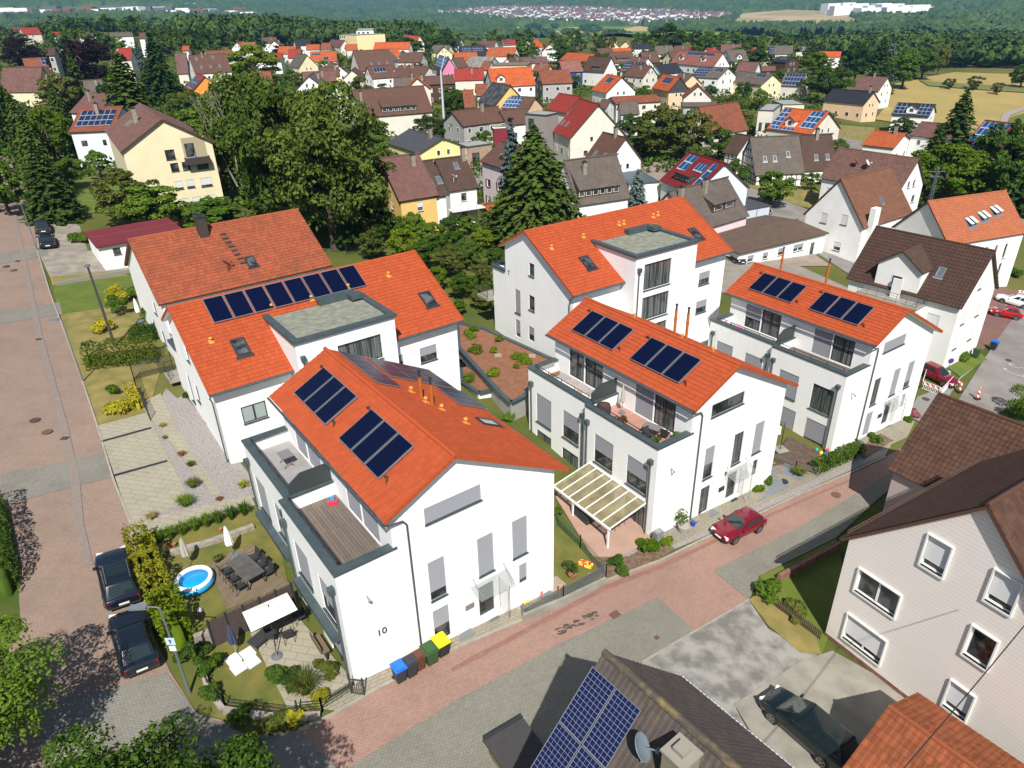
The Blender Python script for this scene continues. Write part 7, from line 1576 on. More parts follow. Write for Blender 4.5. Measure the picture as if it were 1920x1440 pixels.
while placed < 290 and tries < 12000:
 tries += 1
 y = 95+(rt.random()**.75)*460; x = rt.uniform(-.72, .72)*y
 if x > .42*y+10 and y > 160: continue
 if -.1*y < x < .62*y and y < 118: continue
 if infoot(x, y, 2.2) or not seen(x, y, H(x, y)+3): continue
 if any(hypot(x-q[0], y-q[1]) < 3.2+y*.008 for q in TREES): continue
 k = min(VH, key=lambda q: hypot(q[0]+cos(q[2])*q[3]/2-x, q[1]+sin(q[2])*q[3]/2-y)); d = hypot(k[0]-x, k[1]-y)
 if d > 75: continue
 side = 'left of' if x < k[0]-3 else ('behind' if y > k[1] else 'right of')
 short = ' '.join(k[5].split()[:10])
 key = (side, short); cnt[key] = cnt.get(key, 0)+1
 if cnt[key] > 3: continue
 sz = rt.uniform(1.8, 3.3) if y < 200 else rt.uniform(2.0, 3.6); hh = sz*rt.uniform(1.7, 2.4); kd = rt.choice(('small', 'small', 'small', 'green', 'dark'))
 plant_tree(rt.choice(PRO[kd]), x, y, hh, sz, f'{("", "garden tree", "second garden tree", "further garden tree")[cnt[key]]} {side} the {short}', 'garden_tree', group='trees between the village houses'); TREES.append((x, y, sz)); placed += 1
def mass(name, label, n_, seed, ylo, yhi):
 r_ = np.random.default_rng(seed); cs, rs_ = [], []; t_ = 0
 while len(cs) < n_ and t_ < n_*12:
  t_ += 1; y = r_.uniform(ylo, yhi); x = r_.uniform(-.72, .42)*y
  if infoot(x, y, 1.2) or not seen(x, y, 0) or (-.6*y < x < -.5*y and y < 130) or (x > 18 and 100 < y < 150): continue
  s = r_.uniform(.8, 1.9)*(1+y/500); cs.append(np.array([x, y, H(x, y)+s*.4])); rs_.append(s)
 V, F = blob(cs, rs_, 26, .62, rs=r_); tag(npmesh(name, V, F, LM['green']), label, 'shrubbery', kind='stuff')
mass('garden_greenery', 'hedges and shrubs filling the gardens between the village houses', 2600, 4, 100, 520)
def fartrees(n_, u0, u1, v0, v1, label, grp, seed):
 r_ = random.Random(seed); k = 0; t_ = 0
 while k < n_ and t_ < 3000:
  t_ += 1; b = G(r_.uniform(u0, u1), r_.uniform(v0, v1)); s = r_.uniform(3.2, 5.6)
  if infoot(b.x, b.y, 2.5) or any(hypot(b.x-q[0], b.y-q[1]) < 5 for q in TREES): continue
  plant_tree(r_.choice(PRO['far']), b.x, b.y, s*r_.uniform(2.1, 2.9), s, label, 'distant_tree', group=grp); TREES.append((b.x, b.y, s)); k += 1
fartrees(90, 0, 620, 62, 112, 'distant tree between the roofs at the far left of the village', 'trees at the far left of the village', 5)
fartrees(80, 780, 1600, 84, 116, 'distant tree behind the last village roofs before the valley', 'trees behind the last village roofs', 6)
# ------------------------------------------------------------------ planted garage roof
ZP = 1.75
pp = [A(*q, ZP).xy for q in [(858, 606), (910, 618), (1034, 674), (1006, 700), (985, 742), (958, 756), (938, 738), (860, 652)]]
root = thing('podium', 'planted garage roof of red brown soil between the white houses', 'garage', (pp[0].x, pp[0].y, 0))
ox, oy = pp[0].x, pp[0].y; PL_ = [(p.x-ox, p.y-oy) for p in pp]
MB().prism(PL_, -4, ZP-.06).build('wall', M('grey_render2', (.42, .41, .38), .9), root)
mb = MB(); mb.add([(x, y, ZP) for x, y in PL_], [tuple(range(len(PL_)))]); mb.build('soil', SOIL, root)
mb = MB()
for a, b in zip(PL_, PL_[1:]+PL_[:1]): mb.bar((*a, ZP+.04), (*b, ZP+.04), .38, .2)
mb.build('parapet_coping', ZINC, root)
pq = [A(*q, 1.0).xy for q in [(862, 676), (940, 728), (898, 738), (866, 716)]]; root = thing('ramp_roof', 'small planted strip with grey coping and white wall below the garage roof', 'garage', (pq[0].x, pq[0].y, 0)); ox, oy = pq[0].x, pq[0].y; PL_ = [(p.x-ox, p.y-oy) for p in pq]
MB().prism(PL_, -4, .95).build('wall', WHITE, root); mb = MB(); mb.add([(x, y, 1.0) for x, y in PL_], [(0, 1, 2, 3)]); mb.build('soil', SOIL, root); mb = MB()
for a, b in zip(PL_, PL_[1:]+PL_[:1]): mb.bar((*a, 1.04), (*b, 1.04), .38, .2)
mb.build('parapet_coping', ZINC, root)
for i, (px, py, r) in enumerate([(880, 632, .7), (893, 660, .65), (973, 672, .7), (985, 680, .6), (922, 702, .6), (936, 640, .35), (925, 661, .4), (968, 690, .35), (886, 621, .45), (880, 715, .7)]):
 p = A(px, py, ZP if i < 9 else 1.0); bush(p.x, p.y, r, .45, 'bright', 'low bright green sedum patch on the planted garage roof', 'sedum_patch', 'plant', n=70, size=.1, z=p.z, group='sedum patches on the garage roof')
for px, py in ((934, 667), (998, 668)):
 p = A(px, py, ZP); o = MB().box(-.3, -.3, 0, .3, .3, .08).build('roof_hatch', M('sand_hatch', (.4, .34, .26), .8)); o.location = p; tag(o, 'square pale drain hatch in the soil of the planted roof', 'hatch', 'drain hatches')
# ------------------------------------------------------------------ hedges and planting
hedge([(163, 688), (297, 672)], 2.0, 1.9, 'hedge', 'thick clipped green hedge beside the left street', dens=80)
hedge([(262, 1024), (290, 1092), (318, 1160)], 1.15, 1.9, 'yellow', 'golden conifer hedge beside the parked black cars', dens=110, wob=.3)
hedge([(318, 1160), (344, 1218)], 1.3, 2.2, 'bright', 'green end of the golden hedge behind the street lamp', dens=110, wob=.3)
hedge([(-8, 960), (16, 1090), (14, 1120)], 1.2, 2.6, 'dark', 'dark hedge at the left picture edge', dens=60)
hedge([(247, 738), (262, 770)], .7, 1.0, 'yellow', 'short bright yellow hedge beside the dark mesh fence', dens=120)
hedge([(1526, 888), (1612, 848)], .8, 1.1, 'green', 'low green hedge along the pavement before the third white house', dens=110)
hedge([(1366, 258), (1420, 330)], 2.5, 2.5, 'bright', 'long bright green hedge behind the old orange barn', dens=20, size=.35)
for i, t in enumerate(((300, 1018), (322, 1012), (345, 1004), (368, 996), (390, 989), (412, 982), (436, 975), (460, 967))):
 x, y = Gxy(*t); tuft(x, y, .5, .95, 'green', 'upright green grass clump in the row above the stone edge', group='grass clumps in the garden row', n=150)
for (px, py, r, h, kd, lb) in [(363, 915, .6, .6, 'olive', 'pale green ornamental grass in the gravel below the path'), (350, 950, .75, .7, 'green', 'largest green ornamental grass in the gravel bed'), (286, 975, .5, .45, 'straw', 'brownish low grass clump at the gravel tip'), (306, 802, .35, .3, 'straw', 'small grass clump at the top of the gravel bed'), (360, 876, .4, .4, 'olive', 'small green tuft in the middle of the gravel'), (342, 856, .4, .35, 'rust', 'rust coloured dry tuft in the gravel'), (458, 915, .5, .4, 'yellow', 'yellow green tuft against the white wall foot'), (574, 1300, 1.0, 1.1, 'olive', 'large feathery grass on the front patio'), (1497, 893, .7, .7, 'olive', 'spiky agave like plant in grey gravel'), (310, 824, .25, .25, 'straw', 'tiny dry tuft left of the gravel edge'), (412, 940, .3, .25, 'rust', 'tiny brown tuft near the lower path')]:
 x, y = Gxy(px, py); tuft(x, y, r, h, kd, lb, n=220 if r > .5 else 110, wd=.03 if 'agave' in lb else .018)
for (px, py, r, h, kd, lb) in [(620, 1262, .5, .8, 'olive', 'round grey green bush in a black pot on the patio'), (605, 1314, .45, .6, 'yellow', 'bright yellow green shrub beside the feathery grass'), (520, 1275, .6, .9, 'dark', 'dark bush left at the patio edge'), (548, 1290, .5, .9, 'dark', 'dark bush nearer the feathery grass'),
 (1440, 1118, .85, 1.5, 'green', 'leafy green shrub beside the wooden picket fence'), (1495, 1150, .6, .7, 'olive', 'small lavender like shrub behind the picket fence'), (1150, 1060, .5, 1.0, 'green', 'tall leafy shrub at the corner of the patio bed'), (1170, 1080, .45, .8, 'dark', 'darker shrub at the patio bed corner'), (1215, 1035, .7, .9, 'bright', 'bright spreading shrub in the patio bed'), (1248, 1022, .5, .6, 'bright', 'bright green shrub next to the meter box'),
 (1432, 908, .5, .8, 'green', 'green shrub in grey gravel by entrance 8'), (1424, 922, .4, .5, 'bright', 'round clipped ball left in the grey gravel'), (1640, 828, .5, .7, 'green', 'green shrub at entrance of third white house'), (1700, 790, .4, .4, 'bright', 'green ball near the pink flowers'), (1712, 782, .5, .6, 'rose', 'pink flowering bush beyond the third white house'),
 (215, 570, 1.2, 1.9, 'yellow', 'golden shrub beside the utility pole'), (225, 590, .9, 2.2, 'dark', 'dark narrow thuja behind the golden shrub'), (272, 632, 1.6, .8, 'dark', 'flat spreading dark juniper beside the apartment house'), (202, 620, 1.0, 1.2, 'yellow', 'golden low shrub at the hedge end'), (245, 560, 1.0, 1.4, 'green', 'green shrub by the closed white parasol'), (290, 600, .9, 1.8, 'dark', 'dark shrub against the apartment house wall'),
 (150, 455, 1.1, 1.2, 'green', 'round green bush in front of the dark red garage'), (215, 740, .5, .9, 'green', 'young green plant in dry grass'), (225, 770, 1.2, .5, 'yellow', 'low yellow green patch above the parking bays'), (963, 772, .5, .7, 'olive', 'grass like bush between the white houses'), (955, 790, .5, .8, 'green', 'green shrub at the foot of the planted roof'),
 (395, 1262, .5, 1.2, 'green', 'tall green plant behind the low garden wall'), (400, 1310, .5, .9, 'dark', 'dark plant at the garden corner'), (455, 1352, .6, .6, 'dark', 'dark ground plant by the front fence'), (520, 1356, .6, .6, 'olive', 'olive plant by the front fence'), (552, 1352, .5, .6, 'yellow', 'yellowish plant at the fence corner'), (362, 1230, .6, 1.0, 'dark', 'dark shrub behind the street lamp'),
 (1800, 675, .8, .9, 'green', 'green shrub on the verge by the blue bin'), (1905, 520, 1.1, 1.3, 'dark', 'dark shrub at right edge above the white car'), (1915, 790, 1.8, 3.2, 'green', 'green tree top at the right edge above the brown roof'),
 (350, 745, .3, .35, 'dark', 'small planter shrub by the mesh fence'), (1045, 965, .3, .9, 'green', 'tall pot plant behind the patio roof'), (935, 545, 1.0, 1.4, 'bright', 'bright shrub between the gardens left of apartment house'), (1390, 965, .0, .0, 'green', '')]:
 if not lb: continue
 x, y = Gxy(px, py); bush(x, y, r, h, kd, lb)
rs2 = random.Random(9)
MIDL = ['light green shrub', 'dark green shrub', 'broad leafy shrub', 'tall leafy shrub', 'yellow green shrub', 'small fruit tree', 'young leafy tree']
MIDP = ['behind the apartment roof vents', 'by the mesh fence', 'beside the wood pile', 'at the vegetable patch', 'near the blue spruce foot', 'below the terrace scaffolding', 'left of the largest spruce']
k = 0
for px, py, w_ in [(650, 470, 44), (690, 462, 50), (735, 455, 55), (775, 450, 50), (815, 468, 50), (850, 480, 46), (760, 490, 60), (800, 505, 56), (845, 520, 56), (880, 505, 50), (905, 535, 44), (820, 545, 44), (870, 560, 50), (905, 580, 40), (700, 485, 50), (905, 470, 40), (930, 500, 34), (720, 430, 46), (770, 425, 40), (840, 445, 36), (880, 440, 34), (660, 440, 50), (915, 560, 34), (860, 590, 30)]:
 b = G(px, py); d = (b-CP).dot(cF); r = w_/2*d/FPX
 kd = rs2.choice(('bright', 'green', 'green', 'dark', 'olive')); nm = ['light green', 'yellow green', 'leafy green', 'dark green', 'dense', 'airy', 'rounded', 'ragged'][k % 8]
 wh = ['behind the white apartment house with collectors', 'between the weeping birches and the largest spruce', 'in the gardens left of the second apartment house'][k//8]
 p_ = PRO[kd][0]; plant_tree(p_, b.x, b.y, r*2.2, r, f'{nm} garden shrub {wh}', 'garden_shrub', 'shrub'); TREES.append((b.x, b.y, r)); k += 1
near_tree('street_tree', 'big leafy tree filling the lower left corner', -23.2, 17.6, 6.6, 4.0, 31, 'green', 110, 330, .115)
near_tree('street_tree', 'lighter leafy tree top at bottom edge left of centre', -11.8, 12.3, 10.2, 3.6, 32, 'green', 100, 320, .115)
# ------------------------------------------------------------------ garden furniture and small things
DKR = M('dark_rattan', (.03, .032, .036), .7, var=.2, scale=20); DKT = M('dark_table_top', (.11, .105, .10), .7, var=.3, scale=2); CANV = M('white_canvas', (.78, .77, .73), .9); BEIG = M('beige_canvas', (.55, .50, .42), .9); STEEL = M('galvanised_steel', (.30, .33, .36), .45, metal=.5)
def table(name, label, p, rz, l, w_, h=.74, top=None, rnd=0):
 r = thing(name, label, 'table', p, rz); t = top or DKT
 if rnd: MB().lathe([(.01, h-.03), (w_/2, h-.03), (w_/2, h), (.01, h)], 24, sx=l/w_).build('tabletop', t, r)
 else: MB().box(-l/2, -w_/2, h-.04, l/2, w_/2, h).build('tabletop', t, r)
 for sx in (-1, 1):
  for sy in (-1, 1): MB().bar((sx*(l/2-.12)*(.7 if rnd else 1), sy*(w_/2-.1)*(.7 if rnd else 1), 0), (sx*(l/2-.12)*(.7 if rnd else 1), sy*(w_/2-.1)*(.7 if rnd else 1), h-.04), .05).build('leg', ANTH, r)
 return r
def chair(name, label, p, rz, group=None, mat=None):
 r = thing(name, label, 'chair', p, rz, group); m_ = mat or DKR
 MB().box(-.25, -.24, .40, .25, .24, .46).build('seat', m_, r)
 mb = MB(); mb.add([(-.25, .24, .44), (.25, .24, .44), (.25, .36, .92), (-.25, .36, .92), (-.25, .20, .44), (.25, .20, .44), (.25, .32, .92), (-.25, .32, .92)], [(0, 1, 2, 3), (7, 6, 5, 4), (0, 4, 5, 1), (1, 5, 6, 2), (2, 6, 7, 3), (3, 7, 4, 0)]); mb.build('backrest', m_, r)
 for sx in (-1, 1):
  MB().tube([(sx*.25, -.26, 0), (sx*.25, -.24, .64), (sx*.25, .26, .64)], .016, 6).build('armrest', ANTH, r)
  MB().tube([(sx*.25, .26, .5), (sx*.25, .34, 0)], .016, 6).build('leg', ANTH, r)
 return r
def parasol_closed(label, px, py, h, mat, base=True):
 x, y = Gxy(px, py); r = thing('parasol', label, 'parasol', gz(x, y, .08))
 MB().tube([(0, 0, 0), (0, 0, h)], .022, 8).build('pole', ALU, r)
 mb = MB(); n = 16
 pr_ = [(.06, h*.36), (.17, h*.42), (.15, h*.6), (.09, h*.85), (.03, h)]
 vs = [(a*(1+.35*(k % 2))*cos(2*pi*k/n), a*(1+.35*(k % 2))*sin(2*pi*k/n), z) for a, z in pr_ for k in range(n)]
 mb.add(vs, [(i*n+k, i*n+(k+1) % n, (i+1)*n+(k+1) % n, (i+1)*n+k) for i in range(len(pr_)-1) for k in range(n)]); mb.build('canopy', mat, r)
 if base: MB().box(-.32, -.32, 0, .32, .32, .08).build('base', STEEL, r)
 return r
dk = Gxy(466, 1085); rzt = hdg((470, 1058), (505, 1118))
tb = table('garden_table', 'large dark rectangular table on the wooden deck', gz(*dk, .17), hdg((448, 1068), (488, 1112)), 2.3, 1.15)
ta = tb.rotation_euler[2]; cc = None
for i, (s, side) in enumerate([(-.75, -1), (0, -1), (.75, -1), (-.75, 1), (0, 1), (.75, 1)]):
 p = (dk[0]+cos(ta)*s-sin(ta)*side*.85, dk[1]+sin(ta)*s+cos(ta)*side*.85); z = H(*p)+.17; rz = ta+(0 if side > 0 else pi)
 if cc is None: cc = chair('garden_chair', 'black garden chair at the rectangular deck table', (*p, z), rz, 'chairs around the deck table')
 else: dup(cc, (*p, z), rz)
pt = Gxy(527, 1180); t2 = table('garden_table', 'oval dark table on the front patio under the white parasol', gz(*pt, .13), ta-1.35, 1.7, 1.0, rnd=1)
cc = None
for i, (dx, dy, rz) in enumerate([(.9, .5, -1.0), (.6, -.75, -2.6), (-.15, -.9, 3.1), (-1.1, -.1, 1.4)]):
 p = (pt[0]+dx, pt[1]+dy)
 if cc is None: cc = chair('rattan_chair', 'dark rattan chair beside the oval patio table', gz(*p, .13), rz, 'chairs around the oval table')
 else: dup(cc, gz(*p, .13), rz)
p = Gxy(492, 1205); r = thing('sun_lounger', 'dark cushioned lounger left of the oval table', 'lounger', gz(*p, .13), ta-1.4); MB().box(-.6, -.35, .22, .6, .35, .34).build('seat', DKR, r); MB().cbox(-.75, 0, .5, .5, .7, .1, tilt=('Y', .7)).build('backrest', DKR, r)
for sx in (-.5, .5):
 for sy in (-.3, .3): MB().bar((sx, sy, 0), (sx, sy, .22), .05).build('leg', ANTH, r)
p = Gxy(522, 1236); r = thing('parasol', 'open rectangular white parasol over the oval patio table', 'parasol', gz(*p, .13), ta-1.5)
zt = 2.35; o_ = Matrix.Translation(r.location) @ Matrix.Rotation(r.rotation_euler[2], 4, 'Z'); q = [o_.inverted() @ A(*k_, r.location.z+zt) for k_ in ((454, 1148), (538, 1111), (558, 1143), (471, 1185))]; cc_ = sum(q, Vector())/4; cx, cy = cc_.x, cc_.y
mb = MB(); mb.add([tuple(k_) for k_ in q]+[(cx, cy, zt+.35)], [(0, 1, 4), (1, 2, 4), (2, 3, 4), (3, 0, 4)]); mb.build('canopy', CANV, r)
MB().tube([(0, -.1, 0), (cx, cy, zt+.45)], .025, 8).build('pole', ANTH, r); MB().lathe([(.28, 0), (.28, .06), (.1, .1), (.04, .3)], 18, c=(0, -.1, 0)).build('base', STEEL, r)
parasol_closed('closed white parasol with slab foot at the deck corner', 437, 1046, 2.3, CANV); parasol_closed('closed beige parasol above the blue pool', 356, 1066, 2.2, BEIG, False); parasol_closed('closed navy parasol behind the white paving slabs', 444, 1228, 2.0, M('navy_canvas', (.05, .07, .14), .9), False); parasol_closed('closed white parasol in the garden right of utility pole', 264, 604, 2.4, CANV)
p = Gxy(367, 1097); r = thing('paddling_pool', 'round blue inflatable pool with white rim on the lawn', 'pool', gz(*p, .1)); Rp = .90
mb = MB(); n = 40
def ring(R_, z, rr, mat, nm, par):
 m_ = MB(); vs = []; k_ = 10
 for i in range(n):
  for j in range(k_):
   a, b = 2*pi*i/n, 2*pi*j/k_; vs.append(((R_+rr*cos(b))*cos(a), (R_+rr*cos(b))*sin(a), z+rr*sin(b)))
 fs = [(i*k_+j, ((i+1) % n)*k_+j, ((i+1) % n)*k_+(j+1) % k_, i*k_+(j+1) % k_) for i in range(n) for j in range(k_)]
 return m_.add(vs, fs).build(nm, mat, par, smooth=True)
POOLB = M('pool_blue', (.01, .28, .62), .3); ring(Rp, .40, .13, M('pool_white', (.75, .8, .83), .3), 'rim', r); MB().lathe([(Rp+.12, 0), (Rp+.17, .18), (Rp+.1, .33)], n).build('wall', POOLB, r, smooth=True); MB().lathe([(.01, .26), (Rp-.05, .26)], n).build('water', M('pool_water', (.02, .33, .60), .05, spec=.8), r)
for i, (px, py) in enumerate([(438, 1240), (465, 1228), (448, 1256), (474, 1244)]):
 x, y = Gxy(px, py); o = MB().box(-.33, -.33, 0, .33, .33, .07).build('paving_slab', M('white_slab', (.62, .63, .64), .8)); o.location = gz(x, y, .09); o.rotation_euler = (0, 0, ta); tag(o, 'white square paving slab in the dark front lawn', 'slab', 'white paving slabs')
x, y = Gxy(376, 1150); o = MB().lathe([(.02, 0), (.1, .03), (.15, .12), (.1, .24), (.02, .28)], 16).build('ball', M('ball_white', (.75, .75, .78), .4), smooth=True); o.location = gz(x, y, .08); tag(o, 'white ball on the lawn below the pool', 'ball')
a, b = Vector(gz(*Gxy(404, 1215))), Vector(gz(*Gxy(556, 1142))); r = thing('screen_fence', 'dark brown board screen between deck and patio', 'fence', a); d = b-a
for i in range(5):
 q0 = d*(i/5); q1 = d*((i+1)/5); MB().bar(q0+Vector((0, 0, .95)), q1+Vector((0, 0, .95)), .04, 1.75).build('panel', M('brown_wpc', (.085, .062, .055), .7, var=.12, scale=4), r)
for i in range(6): q0 = d*(i/5); MB().bar(q0, q0+Vector((0, 0, 1.95)), .1).build('post', ANTH, r)
STW = M('pale_stone_wall', (.38, .33, .28), .9, var=.3, scale=3, bump=.5)
def wall(label, pts, w_, h_, mat, name='garden_wall', px=True):
 P = [Gxy(*q) for q in pts] if px else pts; mb = MB()
 for a, b in zip(P, P[1:]):
  n_ = max(1, int(hypot(b[0]-a[0], b[1]-a[1])/2))
  for k in range(n_):
   p = (a[0]+(b[0]-a[0])*k/n_, a[1]+(b[1]-a[1])*k/n_); q = (a[0]+(b[0]-a[0])*(k+1)/n_, a[1]+(b[1]-a[1])*(k+1)/n_)
   mb.bar((*p, H(*p)+h_/2-.3), (*q, H(*q)+h_/2-.3), w_, h_+.6)
 return tag(mb.build(name, mat), label, 'wall')
wall('low dry stone edge above the lawn with the pool', [(320, 1042), (400, 1020), (476, 992)], .35, .35, STW); wall('low stone wall behind the street lamp', [(368, 1215), (402, 1200)], .3, .8, STW); wall('low stone wall around the front corner garden', [(372, 1225), (392, 1300), (420, 1338), (520, 1352), (600, 1348)], .25, .4, STW)
wall('pale concrete retaining wall below the mesh fence', [(980, 1166), (1056, 1134), (1134, 1096)], .18, .55, CONC, 'retaining_wall'); wall('dark garden wall beside the cladded house', [(1458, 1092), (1500, 1068), (1570, 1030)], .25, .6, SAND); wall('pale parapet wall at the hall driveway', [(1320, 540), (1350, 552)], .2, 1.0, WHITE)
wall('grey edge wall above the green lawn', [(105, 536), (170, 524), (262, 508)], .25, .4, M('grey_edging', (.3, .3, .29), .9))
wall('long pale edging strip through the gravel bed', [(330, 800), (412, 928)], .12, .12, CONC, 'edging')
def mesh_fence(label, pts, h_, mat, posts=2.4, bars=6, vert=.25, name='mesh_fence', base=0.0):
 P = [Gxy(*q) for q in pts]; a0 = Vector(gz(*P[0])); r = thing(name, label, 'fence', a0); panel = MB(); ps = MB()
 for a, b in zip(P, P[1:]):
  A_, B_ = Vector(gz(*a)), Vector(gz(*b)); n_ = max(1, round((B_-A_).length/posts))
  for i in range(n_+1):
   q = A_.lerp(B_, i/n_)-a0; MB().bar(q, q+Vector((0, 0, h_+.1)), .06).build('post', mat, r)
  for k in range(bars): z = Vector((0, 0, base+(h_-base)*(k+.5)/bars)); panel.bar(A_-a0+z, B_-a0+z, .022)
  m_ = int((B_-A_).length/vert)
  for k in range(m_): q = A_.lerp(B_, k/m_)-a0; panel.bar(q+Vector((0, 0, base)), q+Vector((0, 0, h_)), .010)
 panel.build('wire_panel', mat, r); return r
mesh_fence('grey double bar fence on the retaining wall before number 10', [(980, 1162), (1056, 1128), (1136, 1084)], 1.15, STEEL, bars=8, base=.3)
mesh_fence('green mesh fence along the lawn beside the salmon patio', [(1046, 985), (1088, 1030), (1136, 1084)], 1.1, M('green_fence', (.02, .11, .06), .5))
mesh_fence('dark wire fence at the front patio edge', [(560, 1340), (605, 1335), (660, 1300)], .9, ANTH, bars=5); mesh_fence('dark wire fence around the front corner garden', [(392, 1290), (425, 1330), (560, 1346)], .8, ANTH, bars=4)
mesh_fence('dark mesh fence left of apartment house garden', [(252, 712), (262, 745), (283, 790)], 1.5, ANTH); mesh_fence('dark mesh fence panel behind the yellow hedge', [(252, 712), (326, 694)], 1.6, ANTH, bars=14, vert=.1)
mesh_fence('thin dark fence behind the apartment roofs', [(650, 478), (760, 462), (905, 450)], 1.4, ANTH, bars=5)
mesh_fence('steel railing around the wooden play deck', [(1446, 868), (1490, 886), (1532, 896)], 1.0, STEEL, bars=5, vert=3)
a, b = Vector(gz(*Gxy(660, 1302))), Vector(gz(*Gxy(684, 1306))); r = thing('garden_gate', 'open dark metal garden gate at the foot of house 10', 'gate', a); d = b-a; mb = MB()
for k in range(7): q = d*(k/6); mb.bar(q, q+Vector((0, 0, 1.1)), .025)
mb.bar(Vector((0, 0, 1.1)), d+Vector((0, 0, 1.1)), .04); mb.bar(Vector((0, 0, .15)), d+Vector((0, 0, .15)), .04); mb.build('leaf', ANTH, r)
for q in (Vector((0, 0, 0)), d): MB().bar(q, q+Vector((0, 0, 1.3)), .08).build('post', ANTH, r)
P0, P1 = Vector(gz(*Gxy(1428, 1120))), Vector(gz(*Gxy(1536, 1200))); r = thing('picket_fence', 'weathered brown picket fence beside the dry verge', 'fence', P0); mb = MB(); n_ = 34
for k in range(n_+1): q = (P1-P0)*(k/n_); mb.bar(q, q+Vector((0, 0, .75)), .08, .03)
mb.build('pickets', M('old_fence_wood', (.13, .08, .06), .9), r); mb = MB()
for z in (.2, .55): mb.bar(Vector((0, 0, z)), (P1-P0)+Vector((0, 0, z)), .04, .07)
mb.build('rail', M('old_fence_wood', (.13, .08, .06)), r)
def bin_(label, px, py, body, lid, w_=.58, h_=1.05, rz=None, yaw=.62, name='wheelie_bin'):
 x, y = Gxy(px, py); r = thing(name, label, 'bin', gz(x, y, .13), rz if rz is not None else yaw)
 b0, b1 = w_*.40, w_*.5; mb = MB(); mb.add([(-b0, -b0, .06), (b0, -b0, .06), (b0, b0, .06), (-b0, b0, .06), (-b1, -b1*1.15, h_-.1), (b1, -b1*1.15, h_-.1), (b1, b1*1.15, h_-.1), (-b1, b1*1.15, h_-.1)], [(0, 3, 2, 1), (0, 1, 5, 4), (1, 2, 6, 5), (2, 3, 7, 6), (3, 0, 4, 7), (4, 5, 6, 7)]); mb.build('body', body, r)
 mb = MB(); mb.box(-b1-.03, -b1*1.2-.02, h_-.1, b1+.03, b1*1.2, h_-.03); mb.box(-b1*.8, -b1, h_-.03, b1*.8, b1*.9, h_+.03); mb.bar((-b1, b1*1.3, h_-.08), (b1, b1*1.3, h_-.08), .04); mb.build('lid', lid, r)
 for s in (-1, 1): MB().tube([(s*b0, b0*1.1, .1), (s*(b0+.06), b0*1.1, .1)], .1, 12).build('wheel', TYRE, r)
BG = M('bin_dark_grey', (.035, .042, .055), .6)
bin_('grey bin with bright blue lid, leftmost before house 10', 751, 1278, BG, M('lid_blue', (.01, .14, .62), .5)); bin_('dark grey bin second from the left before house 10', 771, 1268, BG, BG); bin_('brown bin in the middle of the row before house 10', 788, 1256, M('bin_brown', (.14, .05, .03), .6), M('bin_brown', (.14, .05, .03)), w_=.5)
bin_('dark green bin beside the yellow lidded one', 808, 1244, M('bin_green', (.04, .11, .03), .6), M('bin_green', (.04, .11, .03)), .68); bin_('black bin with bright yellow lid before house 10', 829, 1228, M('bin_black', (.02, .02, .022), .6), M('lid_yellow', (.75, .68, .01), .5), .70)
bin_('dark bin with blue lid at the far right corner', 1861, 657, BG, M('lid_blue', (.01, .14, .62))); bin_('green bin next to the dark red crash barrier car', 1828, 672, M('bin_green', (.04, .11, .03)), M('bin_green', (.04, .11, .03)))
bin_('bin with yellow lid before the pink house by the garages', 1383, 460, M('bin_green', (.04, .11, .03)), M('lid_yellow', (.75, .68, .01)), 1.0)
def lamp(label, px, py, h_, adir, arm=1.1, name='street_lamp', lean=0):
 x, y = Gxy(px, py); r = thing(name, label, 'street lamp', gz(x, y)); MB().tube([(0, 0, 0), (0, 0, h_*.3), (0, 0, h_)], [.075, .06, .045], 10).build('post', STEEL, r)
 e = Vector((cos(adir)*arm, sin(adir)*arm, h_+.12)); mb = MB(); mb.tube([(0, 0, h_), tuple(e*.35+Vector((0, 0, h_*.65+.05))), tuple(e)], .03, 8); mb.build('arm', STEEL, r)
 T_ = MB(); T_.cbox(e.x, e.y, e.z, .75, .28, .12, rot=adir); T_.build('lamp_head', M('lamp_head_grey', (.2, .24, .27), .4), r); T_ = MB(); T_.cbox(e.x, e.y, e.z-.065, .5, .2, .02, rot=adir); T_.build('diffuser', M('lamp_diffuser', (.6, .62, .6), .2), r)
 return r
L1 = lamp('street lamp with small signs beside the parked black hatchback', 356, 1300, 5.6, pi+.05, .9)
for z, s, col in ((3.6, .42, M('sign_pale_blue', (.45, .6, .68), .5)), (3.15, .3, M('sign_white', (.7, .7, .72), .5))):
 m_ = MB(); m_.box(-s/2, -.1, z-s/2, s/2, -.07, z+s/2); o = m_.build('sign_plate', col, L1)
 if s > .4:
  mb = MB(); mb.bar((0, -.104, z-.12), (0, -.104, z+.05), .05, .006, up=(0, 1, 0)); mb.add([(-.09, -.106, z+.03), (.09, -.106, z+.03), (0, -.106, z+.15)], [(0, 1, 2)]); mb.build('arrow', ANTH, o)
lamp('street lamp beside the thick clipped hedge', 156, 716, 5.4, pi, .6); lamp('street lamp by the two parked cars at far left', 70, 470, 5.6, pi, .8); lamp('slim street lamp at the road before the half timbered farmhouse', 1454, 375, 8.0, 1.9, .7)
x, y = Gxy(833, 236); r = thing('steel_mast', 'tall steel mast with bent top arm in the village centre', 'mast', gz(x, y)); MB().tube([(0, 0, 0), (0, 0, 7), (0, 0, 13.5)], [.35, .28, .2], 10).build('post', M('mast_grey', (.5, .56, .6), .4), r); MB().tube([(0, 0, 13.3), (1.5, 0, 17.5)], .12, 8).build('arm', M('mast_grey', (.5, .56, .6)), r); MB().cbox(-1.6, 0, 13.2, 1.2, .4, .8).build('lamp_head', STEEL, r)
